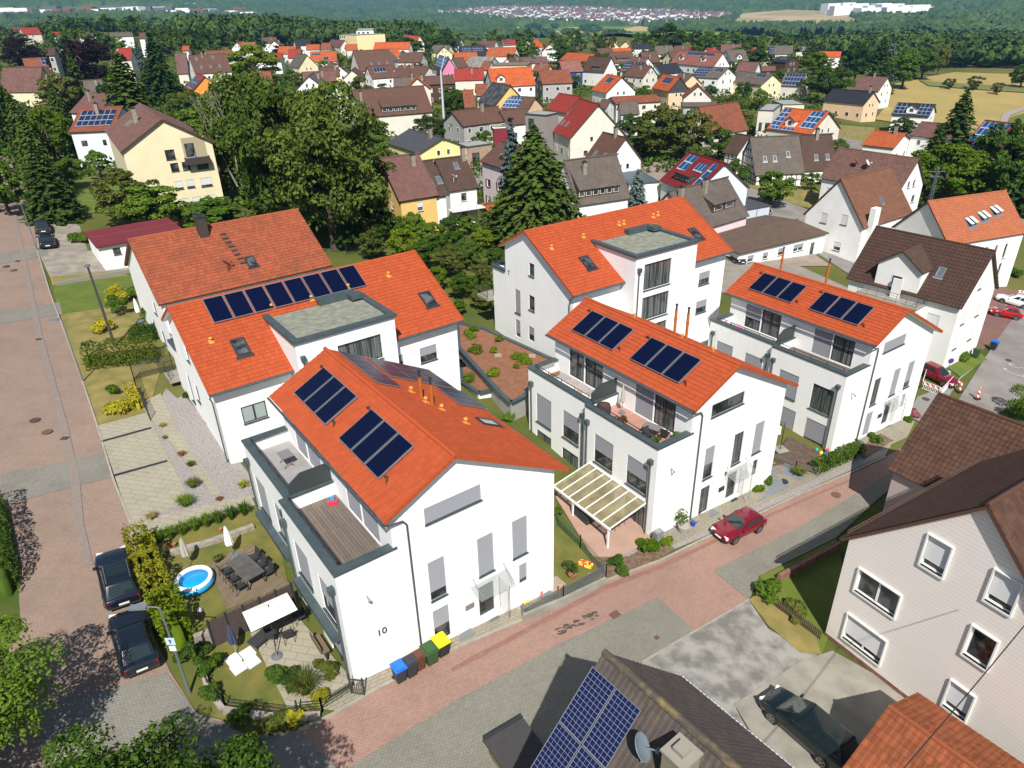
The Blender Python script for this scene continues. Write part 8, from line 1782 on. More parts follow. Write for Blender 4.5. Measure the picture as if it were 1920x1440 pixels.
x, y = Gxy(216, 650); r = thing('utility_pole', 'leaning dark wooden utility pole beside the golden shrub', 'pole', gz(x, y)); MB().tube([(0, 0, 0), (-.25, .1, 7.6)], [.13, .09], 10).build('post', M('tarred_wood', (.07, .06, .05), .9), r); MB().cbox(-.26, .1, 7.6, .35, .35, .15).build('cap', STEEL, r)
x, y = Gxy(1735, 410); r = thing('roof_pylon', 'lattice power pylon beside the bright green tree', 'pylon', gz(x, y)); mb = MB()
for s in ((-.3, -.3), (.3, -.3), (.3, .3), (-.3, .3)): mb.bar((*s, 0), (s[0]*.4, s[1]*.4, 9), .06)
for k in range(9): mb.bar((-.3, -.3, k), (.3, -.3, k+1), .04); mb.bar((-.3, .3, k), (-.3, -.3, k+1), .04)
mb.build('lattice', STEEL, r); mb = MB(); mb.bar((-1.5, 0, 8.2), (1.5, 0, 8.2), .08); mb.bar((-1.1, 0, 7.4), (1.1, 0, 7.4), .08); mb.build('crossarm', STEEL, r)
a, b = A(1660, 1480, 7.0), A(1960, 1125, 8.6); mb = MB(); mb.tube([a.lerp(b, k/10)-Vector((0, 0, .5*sin(pi*k/10)*.4)) for k in range(11)], .022, 6); tag(mb.build('overhead_cable', M('black_cable', (.02, .02, .02), .6)), 'black overhead cable crossing in front of the cladded house', 'cable')
# ------------------------------------------------------------------ patio roof of number 8
c8, s8 = cos(P8[2]), sin(P8[2])
def W8(u, v, z): return (P8[0]+u*c8-v*s8, P8[1]+u*s8+v*c8, P8[2+1]+z)
root = thing('patio_roof', 'translucent yellowish patio roof on white posts beside number 8', 'pergola', (P8[0], P8[1], P8[3]), P8[2])
POLY = M('ribbed_polycarbonate', (.40, .35, .19), .25, alpha=.66, var=.3, scale=1.0)
v0, v1, U_ = .55, 6.3, -3.3; zi, zo = 3.05, 2.45; n_ = 7
for i in range(n_):
 a, b = v0+(v1-v0)*i/n_, v0+(v1-v0)*(i+1)/n_; MB().quad((0, a+.03, zi), (0, b-.03, zi), (U_, b-.03, zo), (U_, a+.03, zo)).build('roof_sheet', POLY, root)
for i in range(n_+1): a = v0+(v1-v0)*i/n_; MB().bar((0, a, zi+.0), (U_, a, zo+.0), .06, .09).build('rafter', WFRAME, root)
MB().bar((U_, v0-.05, zo-.06), (U_, v1+.05, zo-.06), .12, .14).build('beam', WFRAME, root); MB().bar((.0-.06, v0-.05, zi-.03), (-.06, v1+.05, zi-.03), .1, .12).build('beam', WFRAME, root)
for a in (v0+.1, 4.2): MB().bar((U_, a, -.8), (U_, a, zo-.1), .11).build('post', WFRAME, root)
def T8(name, label, u, v, rz, cat, dz=.15): x, y, z = W8(u, v, 0); return thing(name, label, cat, (x, y, H(x, y)+dz), P8[2]+rz)
r = T8('garden_table', 'wooden table under the translucent patio roof', -1.6, 3.2, 0, 'table'); MB().box(-.5, -1, .7, .5, 1, .75).build('tabletop', M('oak', (.35, .22, .11), .6), r)
for sx in (-.4, .4):
 for sy in (-.9, .9): MB().bar((sx, sy, 0), (sx, sy, .7), .06).build('leg', ANTH, r)
r = T8('rattan_box', 'dark rattan cushion box under the patio roof edge', -2.8, 3.6, 0, 'box'); MB().box(-.35, -.7, 0, .35, .7, .7).build('body', DKR, r); MB().box(-.38, -.73, .7, .38, .73, .76).build('lid', ANTH, r)
for i, (u, v) in enumerate(((-1.0, 2.0), (-1.9, 1.9), (-1.0, 4.4))): chair('patio_chair', ['dark chair left at the wooden table under the patio roof', 'dark chair front at the wooden table under the patio roof', 'dark chair rear at the wooden table under the patio roof'][i], (*W8(u, v, 0)[:2], H(*W8(u, v, 0)[:2])+.15), P8[2]+i)
def pot(label, px, py, r_, h_, mat, plant='green', ph=.6, xy=None, z=None, name='potted_plant'):
 x, y = xy or Gxy(px, py); r = thing(name, label, 'potted plant', (x, y, z if z is not None else H(x, y)+.12)); MB().lathe([(r_*.7, 0), (r_, h_), (r_*.9, h_), (r_*.85, h_-.04), (.01, h_-.04)], 16).build('pot', mat, r)
 if plant:
  rs_ = np.random.default_rng(int(x*91) % 9999); V, F = blob([np.array([rs_.normal(0, r_*.5), rs_.normal(0, r_*.5), h_+ph*rs_.uniform(.25, .9)]) for _ in range(6)], [r_*.9]*6, 45, .09, rs=rs_); npmesh('foliage', V, F, LM[plant], parent=r)
 return r
TERRA = M('terracotta_pot', (.42, .17, .08), .85); PGREY = M('pale_pot', (.45, .42, .38), .8)
pot('big leafy plant in a pale pot at the corner of number 8', 1281, 1000, .42, .55, PGREY, 'bright', 1.1); pot('spiky plant in a terracotta pot on the side lawn', 1073, 1085, .3, .35, TERRA, 'dark', .6); pot('small plant in a bowl above the deck', 410, 1056, .2, .2, ANTH, 'olive', .2)
for i, (px, py) in enumerate(((318, 1030), (328, 1026), (415, 998))): pot(['leftmost terracotta pot along the grass row', 'second terracotta pot along the grass row', 'single terracotta pot near the row end'][i], px, py, .15, .18, TERRA, None)
x, y = Gxy(1287, 992); r = thing('watering_can', 'blue watering can behind the big pale pot', 'watering can', gz(x+.5, y+.3, .12)); MB().lathe([(.16, 0), (.16, .32), (.1, .36)], 12).build('body', M('can_blue', (.01, .06, .45), .4), r); MB().tube([(.14, 0, .08), (.36, 0, .36)], .02, 6).build('spout', M('can_blue', (.01, .06, .45)), r)
x, y = Gxy(1232, 1020); r = thing('heat_pump_box', 'grey meter box on the wall foot of number 8', 'box', gz(x, y, .1), P8[2]); MB().box(-.3, -.2, .3, .3, .2, 1.0).build('body', M('box_grey', (.28, .3, .3), .5), r); MB().lathe([(.17, 0), (.17, .02)], 20, c=(0, 0, 1.0)).build('fan_cover', ALU, r); MB().bar((0, 0, -.1), (0, 0, .3), .08).build('foot', ANTH, r)
x, y = Gxy(1098, 1062); o = MB().cbox(0, 0, .1, .9, .45, .16).build('soil_bag', M('red_bag', (.6, .05, .03), .6, var=.9, scale=5, col2=(.8, .75, .1), sharp=(.5, .55))); o.location = gz(x, y, .1); o.rotation_euler = (0, 0, -.5); tag(o, 'red and yellow potting soil bag on the side lawn', 'bag')
x, y = Gxy(604, 1222); r = thing('bench', 'wooden bench with flower trough on the front patio', 'bench', gz(x, y, .13), P10[2]+pi/2); MB().box(-.7, -.22, .4, .7, .22, .46).build('seat', M('bench_wood', (.2, .14, .09), .8), r); MB().box(-.7, .2, .5, .7, .26, .9).build('backrest', M('bench_wood', (.2, .14, .09)), r)
for s in (-.6, .6): MB().bar((s, 0, 0), (s, 0, .4), .07, .4).build('leg', ANTH, r)
def onP(P, u, v, z): c_, s_ = cos(P[2]), sin(P[2]); return (P[0]+u*c_-v*s_, P[1]+u*s_+v*c_, P[3]+z)
TZ = 6.63
r = thing('folding_table', 'small grey folding table on the rear terrace of number 10', 'table', onP(P10, 1.9, 11.3, TZ), P10[2]); MB().box(-.35, -.45, .68, .35, .45, .72).build('tabletop', M('grey_top', (.25, .25, .26), .5), r)
for s in (-1, 1): MB().bar((-.3, s*.38, 0), (.3, s*.38, .68), .025).build('leg', ANTH, r); MB().bar((.3, s*.38, 0), (-.3, s*.38, .68), .025).build('leg', ANTH, r)
r = thing('toy', 'small red and blue toy on the wooden terrace', 'toy', onP(P10, 2.45, 6.1, TZ), .3); MB().box(-.25, -.12, 0, .25, .12, .16).build('body', M('toy_red', (.6, .03, .06), .5), r); MB().box(-.1, .14, 0, .12, .34, .3).build('seat', M('toy_blue', (.05, .25, .6), .5), r)
SOFA = M('sofa_grey', (.34, .34, .35), .9); CUSH = M('cushion_pale', (.62, .60, .58), .9)
for i, (u, v, rz, l) in enumerate(((.75+.1, 10.6, pi/2, 2.2), (1.5, 13.2, 0, 1.4), (.9, 8.2, pi/2, 1.4))):
 r = thing('garden_sofa', ['long pale cushioned sofa along the rear terrace railing of number 8', 'short sofa at the far end of the rear terrace of number 8', 'armchair near the privacy screen on rear terrace of number 8'][i], 'sofa', onP(P8, u+.25, v, TZ), P8[2]+rz)
 MB().box(-l/2, -.35, .1, l/2, .35, .38).build('base', M('teak', (.35, .18, .08), .7), r); MB().box(-l/2+.03, -.32, .38, l/2-.03, .32, .5).build('seat', CUSH, r); MB().box(-l/2, .28, .38, l/2, .42, .8).build('backrest', SOFA, r)
mb = MB().box(-.9, -1.2, 0, .9, 1.2, .015); o = mb.build('outdoor_rug', M('rug', (.5, .42, .40), .95, var=.3, scale=5)); o.location = onP(P8, 1.95, 10.6, TZ+.005); o.rotation_euler = (0, 0, P8[2]); tag(o, 'pale pink rug on the rear terrace of number 8', 'rug')
x, y, z = onP(P8, 1.1, 6.3, TZ); o = MB().lathe([(.42, 0), (.45, .5), (.38, .85), (.1, .98), (.01, 1.0)], 14, sx=1.2).build('covered_grill', M('brown_cover', (.07, .04, .035), .8)); o.location = (x, y, z); tag(o, 'brown covered grill on the pink terrace of number 8', 'grill')
x, y, z = onP(P8, 2.3, 5.7, TZ); r = thing('parasol', 'closed pale parasol on the pink terrace of number 8', 'parasol', (x, y, z)); MB().tube([(0, 0, 0), (0, 0, 2.3)], .022, 8).build('pole', ALU, r); MB().lathe([(.05, .8), (.17, .95), (.12, 1.6), (.03, 2.3)], 10).build('canopy', BEIG, r); MB().lathe([(.25, 0), (.25, .06)], 16).build('base', STEEL, r)
for i, (u, v, s) in enumerate(((1.0, 4.4, .25), (1.0, 1.2, .22), (2.5, .75, .22))): x, y, z = onP(P8, u, v, TZ); pot(['plant trough by the railing of the pink terrace', 'flower pot at the outer corner of pink terrace', 'pot beside the coping end of the pink terrace'][i], 0, 0, s, .3, ANTH, ('rust', 'green', 'green')[i], .35, xy=(x, y), z=z)
r = thing('folding_table', 'grey folding table on the pink terrace of number 8', 'table', onP(P8, 1.8, 2.3, TZ), P8[2]+.3); MB().box(-.35, -.6, .7, .35, .6, .74).build('tabletop', M('grey_top', (.25, .25, .26)), r)
for s in (-1, 1): MB().bar((-.3, s*.5, 0), (.3, s*.5, .7), .025).build('leg', ANTH, r)
for i, (u, v) in enumerate(((1.2, 2.0), (2.2, 1.5))): chair('folding_chair', ['black folding chair at the railing of pink terrace', 'black folding chair near the wall of pink terrace'][i], onP(P8, u, v, TZ), P8[2]+i*2)
PK = M('pink_metal', (.75, .12, .42), .5)
for i, (u, v) in enumerate(((1.0, 12.6), (1.1, 10.6))): chair('pink_chair', ['pink chair far left on the terrace of the third white house', 'pink chair beside the flower box on third house terrace'][i], onP(P6, u, v, TZ), P6[2]+i, mat=PK)
r = thing('pink_table', 'small pink table on the terrace of the third white house', 'table', onP(P6, 1.2, 11.6, TZ), P6[2]); MB().lathe([(.01, .68), (.35, .68), (.35, .7), (.01, .7)], 18).build('tabletop', PK, r); MB().bar((0, 0, 0), (0, 0, .68), .05).build('leg', PK, r)
mb = MB().box(-.5, -1.0, 0, .5, 1.0, .2); o = mb.build('sun_mat', CUSH); o.location = onP(P6, 1.6, 8.6, TZ); o.rotation_euler = (0, 0, P6[2]+.3); tag(o, 'pale lounger mat on the terrace of the third white house', 'mat')
x, y = Gxy(1462, 848); r = thing('parasol', 'white cantilever parasol folded beside wall on play deck', 'parasol', gz(x, y, .25), .3); MB().tube([(0, 0, 0), (0, 0, 2.6), (-.9, .5, 2.7)], .035, 8).build('pole', ANTH, r); mb = MB(); mb.add([(-.9, .5, 2.7), (-1.5, .1, 2.0), (-.7, -.5, 1.9), (-.1, .2, 2.1)], [(0, 1, 2), (0, 2, 3)]); mb.build('canopy', CANV, r); MB().box(-.5, -.5, 0, .5, .5, .08).build('base', CONC, r)
TOY = [('toy_green', (.05, .45, .3)), ('toy_yellow', (.75, .6, .05)), ('toy_blue2', (.05, .3, .7)), ('toy_orange', (.8, .3, .1)), ('toy_red2', (.6, .04, .05))]
for i, (px, py) in enumerate(((1530, 850), (1538, 856), (1547, 858), (1536, 864), (1550, 851))):
 x, y = Gxy(px, py); o = MB().lathe([(.1, 0), (.17, .06), (.14, .2), (.05, .28)], 8).build('toy', M(TOY[i][0], TOY[i][1], .5)); o.location = gz(x, y, .26); tag(o, f'{("green", "yellow", "blue", "orange", "red")[i]} plastic toy on the dark play deck', 'toy')
MAN = M('cast_iron', (.10, .06, .05), .7); MANR = M('rusty_iron', (.17, .09, .06), .8)
def disc(label, px, py, r_, mat, name='manhole_cover', sq=None, rz=0):
 x, y = Gxy(px, py); mb = MB()
 if sq: mb.box(-sq[0], -sq[1], 0, sq[0], sq[1], .02)
 else: mb.lathe([(r_, 0), (r_, .015), (r_*.85, .02), (.01, .02)], 20)
 if sq:
  for k in range(5): mb.box(-sq[0]*.85, -sq[1]*.8+k*sq[1]*.35, .02, sq[0]*.85, -sq[1]*.8+k*sq[1]*.35+sq[1]*.15, .03)
 o = mb.build(name, mat); o.location = gz(x, y, .11); o.rotation_euler = (0, 0, rz); tag(o, label, 'manhole' if not sq else 'drain')
disc('round manhole cover higher of two in the left street', 66, 790, .36, MAN); disc('round rusty manhole cover lower of two in left street', 89, 812, .36, MANR); disc('square drain below the two manholes in left street', 122, 824, 0, MAN, 'street_drain', (.24, .2)); disc('small square drain higher up the left street', 73, 638, 0, MAN, 'street_drain', (.22, .18))
disc('faint round cover far up the left street', 12, 501, .36, MAN); disc('rusty round cover far up the left street', 26, 508, .36, MANR); disc('small square drain far up the left street', 33, 491, 0, MAN, 'street_drain', (.22, .18))
disc('rusty square drain in the gutter of the right street', 1153, 1155, 0, MANR, 'street_drain', (.3, .22), -.6+1.2); disc('tiny square cover in the grey pavers', 1231, 1198, 0, MANR, 'street_drain', (.14, .12), .6); disc('round pale manhole cover under the cladded house shadow', 1567, 930, .36, MANR); disc('black round cover in the grey gravel by number 8', 1468, 905, .38, ANTH); disc('round cover at the road bend by the crash barrier', 1735, 750, .36, MAN); disc('round cover in front of the red yard', 1890, 677, .34, MAN)
for i, (px, py) in enumerate(((1449, 870), (1455, 882), (1463, 877), (1462, 888))): disc('terracotta stepping stone in the grey gravel', px, py, .2, TERRA, 'stepping_stone');
for o in [o for o in COL.objects if o.name.startswith('stepping_stone')]: o['group'] = 'stepping stones'; o['category'] = 'stepping stone'
disc('grey light well grate left of the entrance of number 10', 866, 1195, 0, STEEL, 'grate', (.7, .3), .6); disc('grey door mat before the entrance of number 10', 921, 1160, 0, M('mat_grey', (.16, .17, .18), .9), 'door_mat', (.4, .28), .6); disc('grey light well grate right of the entrance of number 10', 1013, 1118, 0, STEEL, 'grate', (.7, .35), .6); disc('dark door mat before the entrance of number 8', 1372, 938, 0, ANTH, 'door_mat', (.4, .28), .6); disc('grey grate between car and facade of number 8', 1332, 966, 0, STEEL, 'grate', (.6, .3), .6); disc('dark door mat at the third white house', 1658, 800, 0, ANTH, 'door_mat', (.4, .28), .6)
mb = MB(); rr = random.Random(4)
STN = M('tyre_stain', (.09, .07, .06), .9)
for k in range(46):
 px, py = 1045+k*1.7+rr.uniform(-3, 3), 1188-k*.82+rr.uniform(-7, 7); x, y = Gxy(px, py); s = rr.uniform(.04, .13); z = H(x, y)+.078; mb.add([(x-s*1.6, y-s*.6, z), (x+s*1.2, y-s*.3, z), (x+s*1.6, y+s*.9, z), (x-s*1.2, y+s*.7, z)], [(0, 1, 2, 3)])
tag(mb.build('pavement_stain', STN), kind='structure')
for i, (px, py) in enumerate(((1049, 1118), (1017, 1130))):
 x, y = Gxy(px, py); o = MB().box(-.05, -.03, .1, .05, .03, .9).build('red_tape', M('red_tape', (.8, .2, .15), .7)); o.location = gz(x, y); tag(o, ['red and white tape hanging on the fence, right one', 'red and white tape hanging on the fence, left one'][i], 'tape')
x, y = Gxy(988, 1150); o = MB().box(-.18, -.02, .7, .18, .02, .95).build('yellow_sign', M('sign_yellow', (.8, .65, .02), .6)); o.location = gz(x, y); o.rotation_euler = (0, 0, .6); tag(o, 'small yellow sign at the left end of the bar fence', 'sign')
WR = pv_mat('red_white_bands', 1, 1);
def stripe_mat():
 m, t, b = newmat('red_white_stripes'); L = t.links.new; uv = MN(t, 'UVMap'); sx = MN(t, 'SeparateXYZ'); L(uv.outputs[0], sx.inputs[0]); f = mathn(t, 'FRACT', mathn(t, 'ADD', mathn(t, 'MULTIPLY', sx.outputs[0], 1.0), sx.outputs[1])); k = mathn(t, 'LESS_THAN', f, .5); L(mixc(t, k, (.78, .78, .78), (.62, .02, .03)), b.inputs['Base Color']); return m
STR = stripe_mat()
def barrier(label, p0, p1):
 a, b = Vector(gz(*Gxy(*p0), .05)), Vector(gz(*Gxy(*p1), .05)); r = thing('crash_barrier', label, 'barrier', a, 0, 'red and white site barriers'); d = b-a; l = d.length
 mb = MB(); z0, z1 = Vector((0, 0, .62)), Vector((0, 0, .9)); mb.quad(z0, d+z0, d+z1, z1, uv=[(0, 0), (l/.5, 0), (l/.5, .5), (0, .5)]); mb.build('striped_board', STR, r)
 mb = MB(); n_ = int(l/.16)
 for k in range(n_+1): q = d*(k/n_); mb.bar(q+Vector((0, 0, .12)), q+Vector((0, 0, .62)), .03)
 for z in (.12, .6, .94): mb.bar(Vector((0, 0, z)), d+Vector((0, 0, z)), .035)
 mb.build('grid', M('barrier_white', (.78, .78, .78), .5), r)
barrier('striped barrier facing the camera beside the dark red car', (1726, 730), (1762, 744)); barrier('striped barrier running away on the right of the pit', (1762, 744), (1783, 722)); barrier('striped barrier left behind the pit', (1733, 708), (1726, 730)); barrier('striped barrier at the rear by the dark red car', (1735, 706), (1778, 712))
barrier('striped barrier in the yard by the white car', (1906, 556), (1930, 560))
for i, (px, py) in enumerate(((1798, 736), (1831, 750))):
 x, y = Gxy(px, py); r = thing('warning_beacon', ['red white striped beacon left of two on the road', 'red white striped beacon with orange lamp on the road'][i], 'beacon', gz(x, y, .08), .3); mb = MB(); mb.quad((-.14, -.03, .12), (.14, -.03, .12), (.14, -.03, 1.12), (-.14, -.03, 1.12), uv=[(0, 0), (.5, 0), (.5, 2), (0, 2)]); mb.quad((-.14, .03, .12), (.14, .03, .12), (.14, .03, 1.12), (-.14, .03, 1.12), uv=[(0, 0), (.5, 0), (.5, 2), (0, 2)]); mb.build('striped_board', STR, r); MB().box(-.3, -.2, 0, .3, .2, .12).build('foot', BLK, r)
 if i: MB().lathe([(.09, 1.12), (.1, 1.3), (.05, 1.36)], 12).build('lamp', M('amber_lens', (.85, .35, .02), .3), r)
x, y = Gxy(1772, 712); r = thing('no_stopping_sign', 'round blue and red road sign behind the barriers', 'sign', gz(x, y)); MB().tube([(0, 0, 0), (0, 0, 2.4)], .03, 8).build('post', STEEL, r); T_ = MB(); T_.T = Matrix.Translation((0, -.05, 2.2)) @ Matrix.Rotation(pi/2, 4, 'X'); T_.lathe([(.3, 0), (.3, .02)], 20); T_.build('disc', M('sign_red', (.5, .02, .04), .5), r); T_ = MB(); T_.T = Matrix.Translation((0, -.075, 2.2)) @ Matrix.Rotation(pi/2, 4, 'X'); T_.lathe([(.22, 0), (.22, .01)], 20); T_.build('blue_field', M('sign_blue', (.02, .08, .45), .5), r)
mb = MB()
def arc(cx, cy, r_, a0, a1, w_=.22, sc=(1, 1)):
 n_ = 10
 for k in range(n_):
  a, b = a0+(a1-a0)*k/n_, a0+(a1-a0)*(k+1)/n_
  mb.add([(cx+(r_-w_/2)*cos(a)*sc[0], cy+(r_-w_/2)*sin(a)*sc[1], 0), (cx+(r_+w_/2)*cos(a)*sc[0], cy+(r_+w_/2)*sin(a)*sc[1], 0), (cx+(r_+w_/2)*cos(b)*sc[0], cy+(r_+w_/2)*sin(b)*sc[1], 0), (cx+(r_-w_/2)*cos(b)*sc[0], cy+(r_-w_/2)*sin(b)*sc[1], 0)], [(0, 1, 2, 3)])
arc(0, 0, .75, radians(60), radians(300), .2, (.7, 1.3)); arc(1.9, .5, .42, radians(0), radians(250), .2, (.8, 1.2)); arc(1.9, -.5, .42, radians(-180), radians(70), .2, (.8, 1.2))
x, y = Gxy(1902, 700); hx = .75; mb.v = [(x+a*cos(hx)-b*sin(hx), y+a*sin(hx)+b*cos(hx), H(x+a*cos(hx)-b*sin(hx), y+a*sin(hx)+b*cos(hx))+.11) for a, b, _ in mb.v]
tag(mb.build('road_marking', M('road_paint', (.5, .5, .48), .8)), kind='structure')
def person_sitting(label, loc, rz, shirt, trousers, hair):
 r = thing('person', label, 'person', loc, rz)
 me = bpy.data.meshes.new('body'); vs = [(0, 0, .45), (0, .02, .72), (0, .02, .98), (0, .02, 1.07), (.11, 0, .45), (.13, -.42, .5), (.13, -.44, .1), (.13, -.56, .06), (-.11, 0, .45), (-.13, -.42, .5), (-.13, -.44, .1), (-.13, -.56, .06), (.2, .02, .96), (.27, -.08, .72), (.18, -.33, .70), (-.2, .02, .96), (-.27, -.08, .72), (-.18, -.33, .70), (.16, -.42, .70), (-.16, -.42, .70)]
 es = [(0, 1), (1, 2), (2, 3), (0, 4), (4, 5), (5, 6), (6, 7), (0, 8), (8, 9), (9, 10), (10, 11), (2, 12), (12, 13), (13, 14), (14, 18), (2, 15), (15, 16), (16, 17), (17, 19)]
 rad = [.15, .14, .13, .06, .10, .08, .055, .045, .10, .08, .055, .045, .07, .05, .035, .07, .05, .035, .035, .035]
 bm = bmesh.new(); lay = bm.verts.layers.skin.verify(); bv_ = [bm.verts.new(q) for q in vs]
 for e_ in es: bm.edges.new((bv_[e_[0]], bv_[e_[1]]))
 for q, rr_ in zip(bv_, rad): q[lay].radius = (rr_, rr_)
 bv_[0][lay].use_root = True; bm.to_mesh(me); bm.free(); ob = bpy.data.objects.new('body', me); COL.objects.link(ob); ob.parent = r
 ob.modifiers.new('skin', 'SKIN')
 ob.modifiers.new('sub', 'SUBSURF').levels = 1; me.materials.append(shirt)
 MB().lathe([(.02, 1.08), (.075, 1.12), (.095, 1.2), (.085, 1.28), (.04, 1.33), (.01, 1.34)], 14, c=(0, .0, 0)).build('head', M('skin', (.5, .3, .22), .6), r, smooth=True)
 MB().lathe([(.098, 1.22), (.10, 1.28), (.06, 1.345), (.01, 1.36)], 14, c=(0, .015, 0)).build('hair', hair, r, smooth=True)
 MB().bar((.1, -.02, .47), (.13, -.42, .52), .17).build('trousers', trousers, r)
 return r
yb = [v for v in VH if v[5].startswith('big cream')][0]; ro = yb[6]; Lb = yb[3]
mw_ = Matrix.Translation(ro.location) @ Matrix.Rotation(ro.rotation_euler[2], 4, 'Z')
person_sitting('person in a blue shirt and red cap sitting on the balcony', mw_ @ Vector((Lb-.3+.45, 9.6, 6.17)), ro.rotation_euler[2]+2.6, M('blue_shirt', (.04, .25, .65), .8), M('pale_trousers', (.5, .5, .5), .8), M('red_cap', (.4, .04, .05), .8))
# ------------------------------------------------------------------ far landscape
def pip(x, y, P):
 c = False; j = len(P)-1
 for i in range(len(P)):
  if (P[i][1] > y) != (P[j][1] > y) and x < (P[j][0]-P[i][0])*(y-P[i][1])/(P[j][1]-P[i][1])+P[i][0]: c = not c
  j = i
 return c
def farpoly(px): return [Gxy(*q) for q in px]
FP = {
 'meadow_a': farpoly([(948, 52), (1200, 50), (1262, 60), (1352, 66), (1346, 73), (1180, 71), (1000, 67), (940, 60)]),
 'hill_fields': farpoly([(1368, 52), (1392, 27), (1480, 20), (1582, 25), (1622, 42), (1592, 52), (1480, 54)]),
 'town': farpoly([(770, 24), (860, 22), (960, 13), (1100, 17), (1300, 23), (1384, 30), (1350, 44), (1200, 50), (1080, 44), (962, 43), (880, 32), (775, 27)]),
 'works': farpoly([(1552, 22), (1600, 18), (1735, 24), (1740, 35), (1700, 37), (1552, 28)]),
 'works_left': farpoly([(-40, 18), (60, 19), (420, 24), (520, 34), (420, 34), (300, 33), (0, 37), (-40, 36)]),
 'bright_field': farpoly([(1465, 8), (1520, 6), (1522, 11), (1468, 12)]), 'quarry': farpoly([(1740, 36), (1800, 37), (1806, 42), (1742, 42)]), 'field_l': farpoly([(330, 8), (385, 8), (380, 13), (330, 12)]),
 'strip_right': farpoly([(1500, 100), (1920, 96), (1930, 130), (1500, 118)]),
}
def field_mat(name, c1, c2, s):
 m, t, b = newmat(name); L = t.links.new; g = MN(t, 'NewGeometry'); v = MN(t, 'TexVoronoi', Scale=s); L(g.outputs['Position'], v.inputs['Vector'])
 rp = MN(t, 'ValToRGB'); e = rp.color_ramp.elements; e[0].color = (*c1, 1); e[1].color = (*c2, 1); e[0].position = .3; e[1].position = .7; sx = MN(t, 'SeparateXYZ'); L(v.outputs['Color'], sx.inputs[0]); L(sx.outputs[0], rp.inputs[0]); L(rp.outputs[0], b.inputs['Base Color']); b.inputs['Roughness'].default_value = .95; return m
def farsheet(key, mat, dz=3, res=90, name='meadow'):
 sheet(name, FP[key], mat, dz, res, px=False)
farsheet('meadow_a', field_mat('valley_fields', (.10, .17, .03), (.40, .32, .11), .007)); farsheet('hill_fields', field_mat('hill_fields', (.30, .24, .11), (.42, .32, .17), .004), 4, 120)
farsheet('town', M('town_ground', (.10, .12, .06), .95, var=.5, scale=.01, col2=(.24, .2, .15)), 3, 120, 'town_ground'); farsheet('works', M('works_ground', (.35, .33, .30), .9), 4, 120, 'works_ground'); farsheet('works_left', M('works_left_ground', (.13, .15, .10)), 4, 120, 'works_ground')
farsheet('bright_field', M('pale_field', (.5, .42, .2), .95), 6, 200); farsheet('quarry', M('works_ground', (.35, .33, .30)), 5, 150, 'quarry'); farsheet('field_l', M('pale_field', (.5, .42, .2)), 6, 200)
OPEN_ = [FP[k] for k in ('meadow_a', 'hill_fields', 'town', 'works', 'works_left', 'bright_field', 'quarry', 'field_l')]
HAYW = [Gxy(*q) for q in [(1640, 225), (1668, 190), (1640, 165), (1722, 150), (1790, 136), (1960, 140), (2100, 200), (2100, 260), (1890, 250), (1875, 280), (1800, 262), (1740, 240)]]
def forest_mat():
 m, t, b = newmat('forest_canopy'); L = t.links.new; g = MN(t, 'NewGeometry')
 n1 = MN(t, 'TexNoise', Scale=.012, Detail=4.0); L(g.outputs['Position'], n1.inputs['Vector']); n2 = MN(t, 'TexNoise', Scale=.16, Detail=5.0); L(g.outputs['Position'], n2.inputs['Vector'])
 f = mathn(t, 'ADD', mathn(t, 'MULTIPLY', n1.outputs[0], .5), mathn(t, 'MULTIPLY', n2.outputs[0], .5)); rp = MN(t, 'ValToRGB'); e = rp.color_ramp.elements; e[0].position = .36; e[1].position = .64; e[0].color = (.016, .042, .012, 1); e[1].color = (.085, .135, .028, 1); L(f, rp.inputs[0]); L(rp.outputs[0], b.inputs['Base Color']); b.inputs['Roughness'].default_value = .9; b.inputs['Specular IOR Level'].default_value = .1; return m
FOR = forest_mat()
def icos(seed):
 bm = bmesh.new(); bmesh.ops.create_icosphere(bm, subdivisions=1, radius=1); rs = random.Random(seed)
 for v in bm.verts: v.co *= .9+rs.uniform(-.3, .2)
 bm.verts.ensure_lookup_table(); V = np.array([v.co[:] for v in bm.verts]); F = np.array([[v.index for v in f.verts] for f in bm.faces]); bm.free()
 r_ = np.random.default_rng(seed); D = r_.normal(0, 1, (70, 3)); D[:, 2] = abs(D[:, 2])*1.1-.25; D /= np.linalg.norm(D, axis=1)[:, None]
 V2, F2 = cards(D*r_.uniform(.82, 1.08, (70, 1)), D.copy(), .34, jit=.6, rs=r_); F2 = F2+len(V); n_ = len(F); return np.concatenate([V*.86, V2]), np.concatenate([F, F2[:, [0, 1, 2]], F2[:, [0, 2, 3]]])
IC = [icos(s) for s in range(8)]
def wood(label, inside, box, step, rmin, rmax, hmin, hmax, seed, name='forest'):
 rs = random.Random(seed); Vs = []; Fs = []; n = 0
 x0, y0, x1, y1 = box; y = y0
 while y < y1:
  x = x0+rs.uniform(0, step)
  while x < x1:
   px, py = x+rs.uniform(-.4, .4)*step, y+rs.uniform(-.4, .4)*step
   if inside(px, py):
    V, F = IC[rs.randrange(8)]; r = rs.uniform(rmin, rmax); h = rs.uniform(hmin, hmax); a = rs.uniform(0, 6.28); ca, sa = cos(a), sin(a)
    hz = h*.45; Q = np.stack([(V[:, 0]*ca-V[:, 1]*sa)*r+px, (V[:, 0]*sa+V[:, 1]*ca)*r+py, V[:, 2]*hz+H(px, py)+h-hz], 1); Vs.append(Q); Fs.append(F+n); n += len(V)
   x += step
  y += step
 o = npmesh(name, np.concatenate(Vs), np.concatenate(Fs), FOR); tag(o, label, 'forest', kind='stuff'); print(name, n)
